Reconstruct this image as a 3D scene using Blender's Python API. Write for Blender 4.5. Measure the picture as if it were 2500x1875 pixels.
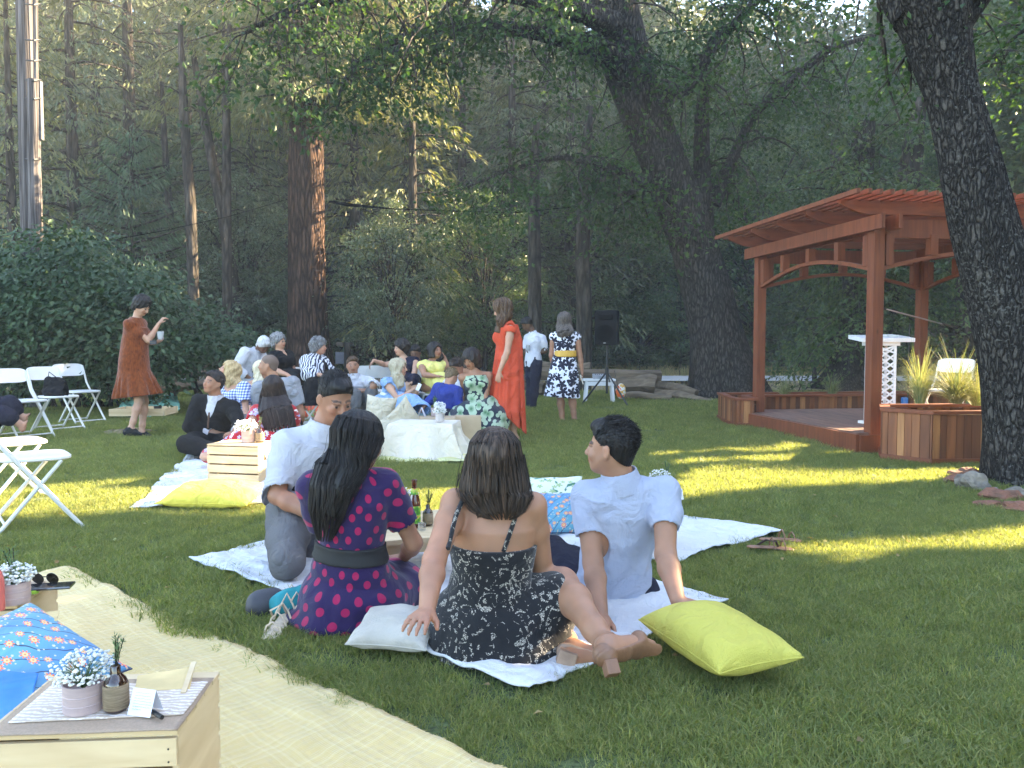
import bpy, bmesh, math, random
import numpy as np
from mathutils import Vector, Matrix, noise as mnoise
R = math.radians
for o in list(bpy.data.objects): bpy.data.objects.remove(o)
scene = bpy.context.scene
COL = scene.collection
random.seed(7); rng = np.random.default_rng(7)
# ---------------- camera ----------------
F = 1947.0; CH = 1.15; PITCH = math.atan(94.5/F)
cd = bpy.data.cameras.new('Camera'); cam = bpy.data.objects.new('Camera', cd); COL.objects.link(cam)
cd.sensor_width = 36; cd.lens = 36*F/2500; cd.clip_start = .05; cd.clip_end = 600
cam.location = (0, 0, CH); cam.rotation_euler = (R(90)-PITCH, 0, 0)
scene.camera = cam
# ---------------- sky, sun, exposure ----------------
SUN_EL = R(24); SUN_AZ = R(20)      # azimuth from +X towards +Y
w = bpy.data.worlds.new('World'); scene.world = w; w.use_nodes = True
sk = w.node_tree.nodes.new('ShaderNodeTexSky'); sk.sky_type = 'NISHITA'; sk.sun_disc = False
sk.sun_elevation = SUN_EL; sk.sun_rotation = R(90)-SUN_AZ
bg = w.node_tree.nodes['Background']; bg.inputs[1].default_value = .09
w.node_tree.links.new(sk.outputs[0], bg.inputs[0])
sd = bpy.data.lights.new('sun', 'SUN'); sd.energy = 5.0; sd.angle = R(.5); sd.color = (1, .78, .48)
so = bpy.data.objects.new('sun', sd); COL.objects.link(so)
SUN = Vector((math.cos(SUN_EL)*math.cos(SUN_AZ), math.cos(SUN_EL)*math.sin(SUN_AZ), math.sin(SUN_EL)))
so.rotation_euler = SUN.to_track_quat('Z', 'Y').to_euler(); so.location = (20, 5, 12)
vs = scene.view_settings; vs.view_transform = 'Standard'; vs.look = 'None'; vs.gamma = 1; vs.use_curve_mapping = False
vs.exposure = 3.62
scene.cycles.max_bounces = 8; scene.cycles.transparent_max_bounces = 8
scene.cycles.diffuse_bounces = 4
# ---------------- pixel -> world helpers (photo is 2500 x 1875) ----------------
CPI, SPI = math.cos(PITCH), math.sin(PITCH)
def ray(px, py):
    x = (px-1250)/F; u = (937.5-py)/F
    return Vector((x, CPI+u*SPI, -SPI+u*CPI))
def P(px, py, Y):
    d = ray(px, py); return Vector((0, 0, CH))+d*(Y/d.y)
def G(px, py, z=0):
    d = ray(px, py); return Vector((0, 0, CH))+d*((z-CH)/d.z)
def solve(px, py, p, L, sg):
    o = Vector((0, 0, CH)); d = ray(px, py).normalized(); q = Vector(p)-o
    b = q.dot(d); disc = b*b-(q.dot(q)-L*L)
    if disc <= 0 or sg == 0: return o+d*b
    return o+d*(b+sg*math.sqrt(disc))
# ---------------- tagging ----------------
def tag(o, label=None, cat=None, group=None, kind=None):
    if label: o['label'] = label
    if cat: o['category'] = cat
    if group: o['group'] = group
    if kind: o['kind'] = kind
    return o
def empty(name, loc=(0, 0, 0), label=None, cat=None, group=None, rz=0):
    o = bpy.data.objects.new(name, None); COL.objects.link(o); o.location = loc; o.rotation_euler = (0, 0, rz)
    o.empty_display_size = .1
    return tag(o, label, cat, group)
def copy_tree(o, parent=None):
    c = o.copy(); COL.objects.link(c); c.parent = parent
    for ch in list(o.children): copy_tree(ch, c)
    return c
# ---------------- mesh helpers ----------------
def npmesh(name, v, f, smooth=True, uv=None, col=None):
    v = np.asarray(v, dtype=np.float32); me = bpy.data.meshes.new(name)
    if isinstance(f, np.ndarray):
        k = f.shape[1]; n = len(f); flat = f.ravel().astype(np.int32)
        st = np.arange(0, n*k, k, dtype=np.int32)
    else:
        flat = np.array([i for q in f for i in q], dtype=np.int32); ks = np.array([len(q) for q in f], dtype=np.int32)
        st = np.concatenate([[0], np.cumsum(ks)[:-1]]).astype(np.int32); n = len(f)
    me.vertices.add(len(v)); me.vertices.foreach_set('co', v.ravel())
    me.loops.add(len(flat)); me.loops.foreach_set('vertex_index', flat)
    me.polygons.add(n); me.polygons.foreach_set('loop_start', st)
    me.update(calc_edges=True)
    me.polygons.foreach_set('use_smooth', np.full(n, smooth))
    if uv is not None:
        l = me.uv_layers.new(name='UVMap'); l.data.foreach_set('uv', np.asarray(uv, dtype=np.float32)[flat].ravel())
    if col is not None:
        a = me.color_attributes.new('Col', 'FLOAT_COLOR', 'POINT')
        c4 = np.ones((len(v), 4), dtype=np.float32); c4[:, :3] = col; a.data.foreach_set('color', c4.ravel())
    me.validate()
    return me
def link(name, me, mat=None, parent=None):
    o = bpy.data.objects.new(name, me); COL.objects.link(o)
    if mat and len(me.materials) == 0: me.materials.append(mat)
    if parent:
        o.parent = parent
        if parent.type == 'EMPTY': o.matrix_parent_inverse = Matrix.LocRotScale(parent.location, parent.rotation_euler, parent.scale).inverted()
    return o
def V(*a): return Vector(a)
def frame(d):
    d = Vector(d).normalized(); a = Vector((0, 0, 1)) if abs(d.z) < .95 else Vector((0, 1, 0))
    x = d.cross(a).normalized(); return x, x.cross(d).normalized(), d
class MB:
    def __init__(s): s.v = []; s.f = []
    def add(s, vs, fs):
        b = len(s.v); s.v += [tuple(q) for q in vs]; s.f += [tuple(b+i for i in q) for q in fs]; return s
    def box(s, c, size, rz=0, rot=None):
        m = rot if rot is not None else Matrix.Rotation(rz, 3, 'Z')
        x, y, z = [q/2 for q in size]; c = Vector(c)
        vs = [c+m @ Vector((i*x, j*y, k*z)) for i in (-1, 1) for j in (-1, 1) for k in (-1, 1)]
        return s.add(vs, [(0, 1, 3, 2), (4, 6, 7, 5), (0, 4, 5, 1), (2, 3, 7, 6), (0, 2, 6, 4), (1, 5, 7, 3)])
    def beam(s, a, b, w, h, up=(0, 0, 1)):
        a = Vector(a); b = Vector(b); d = (b-a).normalized(); up = Vector(up); x = d.cross(up).normalized(); z = x.cross(d)
        vs = [p+x*(i*w/2)+z*(k*h/2) for p in (a, b) for i in (-1, 1) for k in (-1, 1)]
        return s.add(vs, [(0, 1, 3, 2), (4, 6, 7, 5), (0, 4, 5, 1), (2, 3, 7, 6), (0, 2, 6, 4), (1, 5, 7, 3)])
    def tube(s, path, rad, n=8, caps=True, sq=1.0):
        path = [Vector(p) for p in path]
        if not hasattr(rad, '__len__'): rad = [rad]*len(path)
        x = None; b = len(s.v)
        for i, p in enumerate(path):
            d = (path[min(i+1, len(path)-1)]-path[max(i-1, 0)]).normalized()
            if x is None: x, y, _ = frame(d)
            else: x = (x-d*x.dot(d)).normalized(); y = x.cross(d)
            for k in range(n):
                a = 2*math.pi*k/n; s.v.append(tuple(p+x*(math.cos(a)*rad[i])+y*(math.sin(a)*rad[i]*sq)))
        for i in range(len(path)-1):
            for k in range(n):
                k2 = (k+1) % n; s.f.append((b+i*n+k, b+i*n+k2, b+(i+1)*n+k2, b+(i+1)*n+k))
        if caps:
            s.f.append(tuple(b+k for k in range(n))[::-1]); s.f.append(tuple(b+(len(path)-1)*n+k for k in range(n)))
        return s
    def lathe(s, c, prof, n=24, axis=(0, 0, 1)):
        x, y, d = frame(axis); c = Vector(c); b = len(s.v)
        for r, h in prof:
            for k in range(n):
                a = 2*math.pi*k/n; s.v.append(tuple(c+x*(math.cos(a)*r)+y*(math.sin(a)*r)+d*h))
        for i in range(len(prof)-1):
            for k in range(n):
                k2 = (k+1) % n; s.f.append((b+i*n+k, b+i*n+k2, b+(i+1)*n+k2, b+(i+1)*n+k))
        s.f.append(tuple(b+k for k in range(n))[::-1]); s.f.append(tuple(b+(len(prof)-1)*n+k for k in range(n)))
        return s
    def build(s, name, mat, parent=None, smooth=False, bevel=0, seg=2):
        me = npmesh(name, s.v, s.f, smooth)
        bm = bmesh.new(); bm.from_mesh(me); bmesh.ops.recalc_face_normals(bm, faces=bm.faces)
        if bevel:
            bmesh.ops.bevel(bm, geom=[e for e in bm.edges if len(e.link_faces) == 2 and e.calc_face_angle() > .6], offset=bevel, segments=seg, affect='EDGES', profile=.6)
        bm.to_mesh(me); bm.free()
        if smooth: me.set_sharp_from_angle(angle=R(38))
        return link(name, me, mat, parent)
def vnoise(p, sc=1.0, seed=0.0):          # cheap smooth pseudo-noise, numpy, about -1..1
    x, y, z = p[..., 0]*sc+seed, p[..., 1]*sc+seed*1.7, p[..., 2]*sc-seed*.6
    return (np.sin(x*1.7+1.3*np.sin(y*1.1+z*.7))+np.sin(y*2.1+1.7*np.sin(z*1.3-x*.9)+1.1)+np.sin(z*1.9+1.5*np.sin(x*1.2+y*.8)+2.3))/3
# ---------------- materials ----------------
MATS = {}
def nt(name):
    m = bpy.data.materials.new(name); MATS[name] = m; m.use_nodes = True; t = m.node_tree; return m, t, t.nodes['Principled BSDF']
def N(t, typ, **kw):
    n = t.nodes.new('ShaderNode'+typ)
    for k, v in kw.items():
        if k.startswith('i_'):
            key = k[2:].replace('_', ' '); n.inputs[int(key) if key.isdigit() else key].default_value = v
        else: setattr(n, k, v)
    return n
def L(t, a, b): t.links.new(a, b)
def c4(c): return (c[0], c[1], c[2], 1)
def ramp(t, src, stops, interp='LINEAR'):
    r = N(t, 'ValToRGB'); L(t, src, r.inputs[0]); r.color_ramp.interpolation = interp
    e = r.color_ramp.elements
    while len(e) < len(stops): e.new(.5)
    for i, (p, c) in enumerate(stops): e[i].position = p; e[i].color = c4(c) if hasattr(c, '__len__') else (c, c, c, 1)
    return r.outputs[0]
def coords(t, kind='Object', scale=(1, 1, 1), rot=(0, 0, 0)):
    tc = N(t, 'TexCoord'); mp = N(t, 'Mapping'); L(t, tc.outputs[kind], mp.inputs[0])
    mp.inputs['Scale'].default_value = scale; mp.inputs['Rotation'].default_value = rot; return mp.outputs[0]
def mixc(t, fac, a, b, mode='MIX'):
    m = N(t, 'Mix', data_type='RGBA', blend_type=mode)
    for s, v in ((m.inputs[0], fac), (m.inputs[6], a), (m.inputs[7], b)):
        if hasattr(v, 'is_linked'): L(t, v, s)
        elif hasattr(v, '__len__'): s.default_value = c4(v)
        else: s.default_value = v
    return m.outputs[2]
def bump(t, b, h, dist=.01, st=1.0):
    bn = N(t, 'Bump', i_Distance=dist, i_Strength=st); L(t, h, bn.inputs['Height']); L(t, bn.outputs[0], b.inputs['Normal'])
def mat(name, col, rough=.75, col2=None, ns=12, stretch=(1, 1, 1), bs=None, bd=.002, metal=0, trans=0, spec=.5, attr=False, sss=0, coat=0, weave=0, folds=0, alpha=None):
    if name in MATS: return MATS[name]
    m, t, b = nt(name); MATS[name] = m
    b.inputs['Roughness'].default_value = rough; b.inputs['Metallic'].default_value = metal; b.inputs['Specular IOR Level'].default_value = spec
    v = coords(t, 'Object', stretch)
    if attr:
        a = N(t, 'Attribute', attribute_name='Col'); base = a.outputs['Color']
        n = N(t, 'TexNoise', i_Scale=ns); L(t, v, n.inputs[0])
        f = ramp(t, n.outputs[0], [(.3, (.86, .86, .86)), (.7, (1.08, 1.03, 1.0))]); base = mixc(t, 1, base, f, 'MULTIPLY')
    else:
        c2 = col2 or tuple(min(1, q*.78) for q in col)
        n = N(t, 'TexNoise', i_Scale=ns, i_Detail=5); L(t, v, n.inputs[0])
        base = ramp(t, n.outputs[0], [(.36, c2), (.62, col)])
    L(t, base, b.inputs['Base Color'])
    if bs or weave or folds:
        h = None
        if bs:
            n2 = N(t, 'TexNoise', i_Scale=bs, i_Detail=4); L(t, v, n2.inputs[0]); h = n2.outputs[0]
        if folds:
            n3 = N(t, 'TexNoise', i_Scale=folds, i_Detail=3, i_Distortion=1.2); L(t, v, n3.inputs[0])
            ad = N(t, 'Math', operation='MULTIPLY_ADD'); L(t, n3.outputs[0], ad.inputs[0]); ad.inputs[1].default_value = 6
            if h: L(t, h, ad.inputs[2])
            h = ad.outputs[0]
        if weave:
            wv = N(t, 'TexWave', i_Scale=weave); L(t, v, wv.inputs[0]); wv2 = N(t, 'TexWave', i_Scale=weave, bands_direction='Z'); L(t, v, wv2.inputs[0])
            ad = N(t, 'Math', operation='ADD'); L(t, wv.outputs['Fac'], ad.inputs[0]); L(t, wv2.outputs['Fac'], ad.inputs[1])
            if h:
                a2 = N(t, 'Math', operation='MULTIPLY_ADD'); L(t, ad.outputs[0], a2.inputs[0]); a2.inputs[1].default_value = .15; L(t, h, a2.inputs[2]); h = a2.outputs[0]
            else: h = ad.outputs[0]
        bump(t, b, h, bd)
    if sss:
        b.inputs['Subsurface Weight'].default_value = sss; b.inputs['Subsurface Radius'].default_value = (1, .35, .2); b.inputs['Subsurface Scale'].default_value = .012
    if coat: b.inputs['Coat Weight'].default_value = coat
    if alpha: b.inputs['Alpha'].default_value = alpha
    if trans: b.inputs['Transmission Weight'].default_value = trans
    return m
def leafmat(name, c1, c2, c3=None, transl=.35, rough=.5, sc=.8, spec=.5):
    m, t, b = nt(name); MATS[name] = m
    g = N(t, 'NewGeometry'); tc = N(t, 'TexCoord'); n = N(t, 'TexNoise', i_Scale=sc, i_Detail=3); L(t, tc.outputs['Object'], n.inputs[0])
    base = ramp(t, g.outputs['Random Per Island'], [(0, c1), (.6, c2), (1, c3 or c2)])
    base = mixc(t, 1, base, ramp(t, n.outputs[0], [(.35, (.6, .62, .6)), (.65, (1.2, 1.2, 1.15))]), 'MULTIPLY')
    L(t, base, b.inputs['Base Color']); b.inputs['Roughness'].default_value = rough; b.inputs['Specular IOR Level'].default_value = spec
    tr = N(t, 'BsdfTranslucent'); L(t, mixc(t, 1, base, (1.5, 1.5, .7), 'MULTIPLY'), tr.inputs[0])
    mx = N(t, 'MixShader'); mx.inputs[0].default_value = transl
    L(t, b.outputs[0], mx.inputs[1]); L(t, tr.outputs[0], mx.inputs[2]); L(t, mx.outputs[0], t.nodes['Material Output'].inputs[0])
    return m
def barkmat(name, c1, c2, sc=9, vert=.22, bd=.03, lichen=None, la=.62):
    m, t, b = nt(name); MATS[name] = m
    v = coords(t, 'Object', (1, 1, vert)); n0 = N(t, 'TexNoise', i_Scale=sc*.8, i_Detail=4); L(t, v, n0.inputs[0])
    vd = N(t, 'VectorMath', operation='MULTIPLY_ADD'); L(t, n0.outputs['Color'], vd.inputs[0]); vd.inputs[1].default_value = (.09, .09, .09); L(t, v, vd.inputs[2])
    vo = N(t, 'TexVoronoi', i_Scale=sc, feature='DISTANCE_TO_EDGE'); L(t, vd.outputs[0], vo.inputs[0])
    n = N(t, 'TexNoise', i_Scale=sc*4, i_Detail=5); L(t, v, n.inputs[0])
    edge = ramp(t, vo.outputs['Distance'], [(0, 0), (.28, 1)])
    base = mixc(t, edge, c1, c2); base = mixc(t, 1, base, ramp(t, n.outputs[0], [(.3, (.55, .55, .55)), (.7, (1.3, 1.3, 1.3))]), 'MULTIPLY')
    if lichen:
        n2 = N(t, 'TexNoise', i_Scale=sc*1.6, i_Detail=6); L(t, coords(t), n2.inputs[0]); n3 = N(t, 'TexNoise', i_Scale=.9, i_Detail=2); L(t, coords(t), n3.inputs[0])
        mu = N(t, 'Math', operation='MULTIPLY'); L(t, n2.outputs[0], mu.inputs[0]); L(t, ramp(t, n3.outputs[0], [(.35, .75), (.65, 1.15)]), mu.inputs[1])
        base = mixc(t, ramp(t, mu.outputs[0], [(la, 0), (la+.05, 1)]), base, lichen)
    L(t, base, b.inputs['Base Color']); b.inputs['Roughness'].default_value = .95; b.inputs['Specular IOR Level'].default_value = .09
    ad = N(t, 'Math', operation='MULTIPLY_ADD'); L(t, n.outputs[0], ad.inputs[0]); ad.inputs[1].default_value = .35; L(t, edge, ad.inputs[2])
    bump(t, b, ad.outputs[0], bd)
    return m
def woodmat(name, c1, c2, axis='X', sc=5, rough=.7, board=None):
    m, t, b = nt(name); MATS[name] = m
    st = {'X': (.12, 1, 1), 'Y': (1, .12, 1), 'Z': (1, 1, .1)}[axis]
    v = coords(t, 'Object', st); n = N(t, 'TexNoise', i_Scale=sc*4, i_Detail=6, i_Distortion=.6); L(t, v, n.inputs[0])
    base = ramp(t, n.outputs[0], [(.32, c1), (.66, c2)])
    if board:      # per-board tint
        g = N(t, 'NewGeometry'); base = mixc(t, 1, base, ramp(t, g.outputs['Random Per Island'], board), 'MULTIPLY')
    kn = N(t, 'TexVoronoi', i_Scale=sc*.9); L(t, coords(t, 'Object', tuple(q*1.0 if q == 1 else .5 for q in st)), kn.inputs[0])
    base = mixc(t, ramp(t, kn.outputs['Distance'], [(.0, .75), (.09, 0)]), base, tuple(q*.35 for q in c1))
    L(t, base, b.inputs['Base Color']); b.inputs['Roughness'].default_value = rough
    bump(t, b, n.outputs[0], .0015)
    return m
# ---------------- signed-distance modeller (bodies and clothes become one continuous surface) ----------------
def A3(v): return np.array([v[0], v[1], v[2]], dtype=np.float32)
class SDF:
    def __init__(s, pts, pad, h):
        pts = np.array([tuple(p) for p in pts]); s.h = h; s.lo = pts.min(0)-pad; n = np.ceil((pts.max(0)+pad-s.lo)/h).astype(int)+1
        s.n = n; s.d = np.full(tuple(n), 9.0, dtype=np.float32)
        s.ax = [(s.lo[i]+np.arange(n[i])*h).astype(np.float32) for i in range(3)]
    def reg(s, lo, hi):
        sl = []
        for i in range(3):
            a = int(max(0, math.floor((lo[i]-s.lo[i])/s.h))); b = int(min(s.n[i], math.ceil((hi[i]-s.lo[i])/s.h)+1))
            if b <= a: return None, None
            sl.append(slice(a, b))
        g = np.stack(np.meshgrid(*[s.ax[i][sl[i]] for i in range(3)], indexing='ij'), -1)
        return tuple(sl), g
    def comb(s, sl, v, k, op):
        d = s.d[sl]
        if op == 'u':
            if k > 0:
                hh = np.clip(.5+.5*(d-v)/k, 0, 1); r = d*(1-hh)+v*hh-k*hh*(1-hh)
            else: r = np.minimum(d, v)
        elif op == 'cut':
            if k > 0:
                hh = np.clip(.5-.5*(d+v)/k, 0, 1); r = d*(1-hh)+(-v)*hh+k*hh*(1-hh)
            else: r = np.maximum(d, -v)
        s.d[sl] = r
    def cap(s, a, b, ra, rb=None, k=.02, op='u', fl=1.0, fn=None):   # tapered capsule; fl flattens along fn
        rb = ra if rb is None else rb; a = A3(a); b = A3(b); m = max(ra, rb)+k*1.5+s.h*2
        sl, g = s.reg(np.minimum(a, b)-m, np.maximum(a, b)+m)
        if sl is None: return s
        ab = b-a; L2 = max(float(ab @ ab), 1e-9); q = g-a
        t = np.clip((q @ ab)/L2, 0, 1); q = q-t[..., None]*ab
        if fn is not None: f = A3(Vector(fn).normalized()); q = q+((q @ f)*(1/fl-1))[..., None]*f
        s.comb(sl, np.sqrt((q*q).sum(-1))-(ra+(rb-ra)*t), k, op); return s
    def chain(s, pts, rs, k=.02, **kw):
        for i in range(len(pts)-1): s.cap(pts[i], pts[i+1], rs[i], rs[i+1], k, **kw)
        return s
    def ell(s, c, r, M=None, k=.02, op='u', inf=0):      # ellipsoid, M = (x, y, z) axes
        c = A3(c); r = np.array(r, dtype=np.float32)+inf; m = r.max()+k*1.5+s.h*2
        sl, g = s.reg(c-m, c+m)
        if sl is None: return s
        q = g-c
        if M is not None: q = q @ np.array([A3(a) for a in M], dtype=np.float32).T
        k0 = np.sqrt(((q/r)**2).sum(-1)); k1 = np.sqrt(((q/(r*r))**2).sum(-1))+1e-6
        s.comb(sl, k0*(k0-1)/k1, k, op); return s
    def loft(s, secs, xa, k=.02, op='u', pleat=0, pn=12, inf=0, ph=0, p0=0):   # secs: (centre, rx, ry); xa: direction of rx
        cs = [A3(q[0]) for q in secs]; mr = max(max(q[1], q[2]) for q in secs)+inf+pleat; m = mr+k*1.5+s.h*2
        lo = np.min(cs, 0)-m; hi = np.max(cs, 0)+m; sl, g = s.reg(lo, hi)
        if sl is None: return s
        best = None; xa = A3(xa); tot = len(secs)-1
        for i in range(tot):
            a, b = cs[i], cs[i+1]; ab = b-a; Ln = float(np.linalg.norm(ab))+1e-9; d = ab/Ln
            x = xa-d*(xa @ d); x /= np.linalg.norm(x); y = np.cross(d, x); q = g-a; tr = (q @ d)/Ln; t = np.clip(tr, 0, 1); qq = q-(t*Ln)[..., None]*d
            rx = secs[i][1]+(secs[i+1][1]-secs[i][1])*t+inf; ry = secs[i][2]+(secs[i+1][2]-secs[i][2])*t+inf
            u = qq @ x; v = qq @ y; ax = (tr-t)*Ln
            rr = np.sqrt((u/rx)**2+(v/ry)**2)
            dd = (rr-1)*np.minimum(rx, ry)
            if pleat: dd = dd-pleat*np.clip((i+t)/tot-p0, 0, 1)*np.cos(pn*np.arctan2(v/ry, u/rx)+ph+1.5*np.sin(3*np.arctan2(v, u)))
            dd = np.where(np.abs(ax) > 0, np.maximum(dd, np.abs(ax)-.008), dd)
            best = dd if best is None else np.minimum(best, dd)
        s.comb(sl, best, k, op); return s
    def half(s, p, n, op='cut'):       # removes everything on the side n points to
        p = A3(p); n = A3(Vector(n).normalized()); sl, g = s.reg(s.lo, s.lo+s.n*s.h)
        s.d = np.maximum(s.d, ((g-p) @ n).astype(np.float32)); return s
    def clone(s): c = SDF.__new__(SDF); c.__dict__ = dict(s.__dict__); c.d = np.full(tuple(s.n), 9.0, dtype=np.float32); return c
    def keep(s, o): s.d = np.maximum(s.d, o.d); return s
    def wr(s, amp, sc, seed=0, st=(1, 1, 1)):   # folds
        sl, g = s.reg(s.lo, s.lo+s.n*s.h); near = np.abs(s.d) < amp*2+s.h*2
        q = g[near]*np.array(st, dtype=np.float32); n1 = vnoise(q, sc, seed); n2 = vnoise(q, sc*2.3, seed+5)
        s.d[near] += amp*(.7*(1-2*np.abs(n1))+.3*n2); return s
    def mesh(s, name, smooth_it=1):
        d = s.d; ins = d < 0; c = ins.astype(np.int8)
        sh = [(i, j, k) for i in (0, 1) for j in (0, 1) for k in (0, 1)]; n = [x-1 for x in d.shape]
        cnt = sum(c[i:i+n[0], j:j+n[1], k:k+n[2]] for i, j, k in sh); act = (cnt > 0) & (cnt < 8)
        idx = np.full(act.shape, -1, dtype=np.int32); A = np.argwhere(act); idx[act] = np.arange(len(A))
        val = {q: d[A[:, 0]+q[0], A[:, 1]+q[1], A[:, 2]+q[2]] for q in sh}
        acc = np.zeros((len(A), 3), dtype=np.float32); num = np.zeros(len(A), dtype=np.float32)
        for a in sh:
            for ax in range(3):
                if a[ax] == 0:
                    b = list(a); b[ax] = 1; b = tuple(b); va, vb = val[a], val[b]; cr = (va < 0) != (vb < 0)
                    t = np.where(cr, va/np.where(cr, va-vb, 1), 0); p = np.array(a, dtype=np.float32)[None]+np.zeros((len(A), 1), dtype=np.float32); p[:, ax] = t
                    acc[cr] += p[cr]; num[cr] += 1
        v = (A+acc/np.maximum(num, 1)[:, None])*s.h+s.lo
        fs = []
        for ax in range(3):
            o1, o2 = [(1, 2), (2, 0), (0, 1)][ax]
            hi = [slice(1, -1)]*3; hi[ax] = slice(0, -1); hi2 = list(hi); hi2[ax] = slice(1, None)
            s0 = ins[tuple(hi)]; s1 = ins[tuple(hi2)]
            for flip, msk in ((False, s0 & ~s1), (True, ~s0 & s1)):
                E = np.argwhere(msk); off = np.ones(3, int); off[ax] = 0; E = E+off
                if len(E) == 0: continue
                def cell(a, b):
                    q = E.copy(); q[:, o1] += a; q[:, o2] += b; return idx[q[:, 0], q[:, 1], q[:, 2]]
                q = np.stack([cell(-1, -1), cell(0, -1), cell(0, 0), cell(-1, 0)], 1)
                fs.append(q[:, ::-1] if flip else q)
        f = np.concatenate(fs); f = f[(f >= 0).all(1)]
        for _ in range(smooth_it):
            nb = np.zeros_like(v); ct = np.zeros(len(v))
            for i in range(4):
                j = (i+1) % 4; np.add.at(nb, f[:, i], v[f[:, j]]); np.add.at(nb, f[:, j], v[f[:, i]]); np.add.at(ct, f[:, i], 1); np.add.at(ct, f[:, j], 1)
            v = v*.5+.5*nb/np.maximum(ct, 1)[:, None]
        return v, f
# ================= setting: ground, lawn, road =================
def hill(x, y): return np.where(y > 33, (y-33)*.42, 0)+np.where(y > 17, .05*np.sin(x*.9+y*.5)+.04*np.sin(x*2.3-y), 0)
def sheet(name, x0, x1, y0, y1, nx, ny, zf, m, kind='structure'):
    xs = np.linspace(x0, x1, nx); ys = np.linspace(y0, y1, ny); X, Y = np.meshgrid(xs, ys, indexing='ij'); Z = zf(X, Y)
    v = np.stack([X, Y, Z], -1).reshape(-1, 3); i = np.arange((nx-1)*(ny-1)); a = i//(ny-1)*ny+i % (ny-1)
    return tag(link(name, npmesh(name, v, np.stack([a, a+ny, a+ny+1, a+1], 1)), m), kind=kind)
m, t, b = nt('forest_floor'); v = coords(t); n = N(t, 'TexNoise', i_Scale=.5, i_Detail=8); L(t, v, n.inputs[0]); n2 = N(t, 'TexNoise', i_Scale=14, i_Detail=6); L(t, v, n2.inputs[0])
L(t, mixc(t, 1, ramp(t, n.outputs[0], [(.35, (.16, .12, .07)), (.5, (.30, .24, .13)), (.65, (.20, .17, .08))]), ramp(t, n2.outputs[0], [(.3, (.5, .5, .5)), (.7, (1.3, 1.3, 1.3))]), 'MULTIPLY'), b.inputs[0]); b.inputs['Roughness'].default_value = 1; bump(t, b, n2.outputs[0], .03)
sheet('ground', -60, 60, -15, 77, 121, 93, lambda X, Y: hill(X, Y)-.03, m)
m, t, b = nt('lawn_soil'); v = coords(t); n = N(t, 'TexNoise', i_Scale=1.1, i_Detail=6); L(t, v, n.inputs[0]); n2 = N(t, 'TexNoise', i_Scale=60, i_Detail=4); L(t, v, n2.inputs[0])
L(t, mixc(t, 1, ramp(t, n.outputs[0], [(.3, (.07, .095, .032)), (.6, (.10, .13, .045)), (.75, (.13, .135, .058))]), ramp(t, n2.outputs[0], [(.3, (.4, .4, .4)), (.7, (1.4, 1.4, 1.3))]), 'MULTIPLY'), b.inputs[0]); b.inputs['Roughness'].default_value = 1; bump(t, b, n2.outputs[0], .02)
lawn = sheet('lawn', -14, 14, -12, 19.2, 60, 60, lambda X, Y: 0*X+.004, m)
sheet('road', -58, 58, 24.5, 28.6, 121, 5, lambda X, Y: .06+0*X, mat('road_gravel', (.60, .585, .56), .95, (.50, .48, .46), ns=3, bs=40, bd=.01))
# dry grass verge
def blades(P0, H, Wd, lean, mname, name, kind='stuff', seg=2, label=None, cat=None):
    n = len(P0); a = rng.uniform(0, 2*np.pi, n); s = np.stack([np.cos(a), np.sin(a), 0*a], 1)*Wd[:, None]
    l = rng.normal(0, 1, (n, 3))*lean[:, None]; l[:, 2] = 0; up = np.zeros((n, 3)); up[:, 2] = H
    mid = P0+up*.55+l*.3; tip = P0+up*rng.uniform(.8, 1, (n, 1))+l
    v = np.stack([P0-s, P0+s, mid+s*.7, mid-s*.7, tip], 1).reshape(-1, 3); k = np.arange(n)*5
    f = [(q, q+1, q+2, q+3) for q in k]+[(q+3, q+2, q+4) for q in k]
    me = npmesh(name, v, f, False); return me
leafmat('dry_grass', (.60, .49, .28), (.50, .42, .23), (.36, .38, .18), .3, .8)
n = 26000; p = np.stack([rng.uniform(-22, 22, n), np.concatenate([rng.uniform(19.0, 24.4, n//3), rng.uniform(28.7, 34, n-n//3)]), np.zeros(n)], 1)
dg = rng.uniform(0, 1, n) < np.where(p[:, 1] < 24.5, .5+.3*np.sin(p[:, 0]*1.3), 1); p = p[dg]; n = len(p); hh = np.where(p[:, 1] < 24.5, .12, .42)
tag(link('dry_grass', blades(p, rng.uniform(.4, 1.3, n)*hh, rng.uniform(.006, .014, n), hh*.5, '', 'dry_grass'), MATS['dry_grass']), 'straw coloured dry grass along both sides of the gravel road', 'dry grass', kind='stuff')
# ================= foliage helpers =================
def nrm(a): return a/np.maximum(np.linalg.norm(a, axis=-1, keepdims=True), 1e-9)
def leafmesh(name, C, D, Lg, Wd, Nn=None, fold=.25):
    n = len(C); D = nrm(D); Nn = rng.normal(0, 1, (n, 3)) if Nn is None else Nn
    S = nrm(np.cross(D, Nn)); U = nrm(np.cross(S, D)); Lg = np.broadcast_to(Lg, n)[:, None]; Wd = np.broadcast_to(Wd, n)[:, None]
    v = np.stack([C, C+D*Lg*.45+S*Wd*.5+U*Wd*fold, C+D*Lg, C+D*Lg*.45-S*Wd*.5+U*Wd*fold], 1).reshape(-1, 3)
    return npmesh(name, v, np.arange(n*4).reshape(-1, 4), False)
def join_mb_leaf(mb, name): return npmesh(name, mb.v, mb.f, True)
def rdir(n, up=0.0):
    d = rng.normal(0, 1, (n, 3)); d[:, 2] = d[:, 2]*.7+up; return nrm(d)
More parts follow.
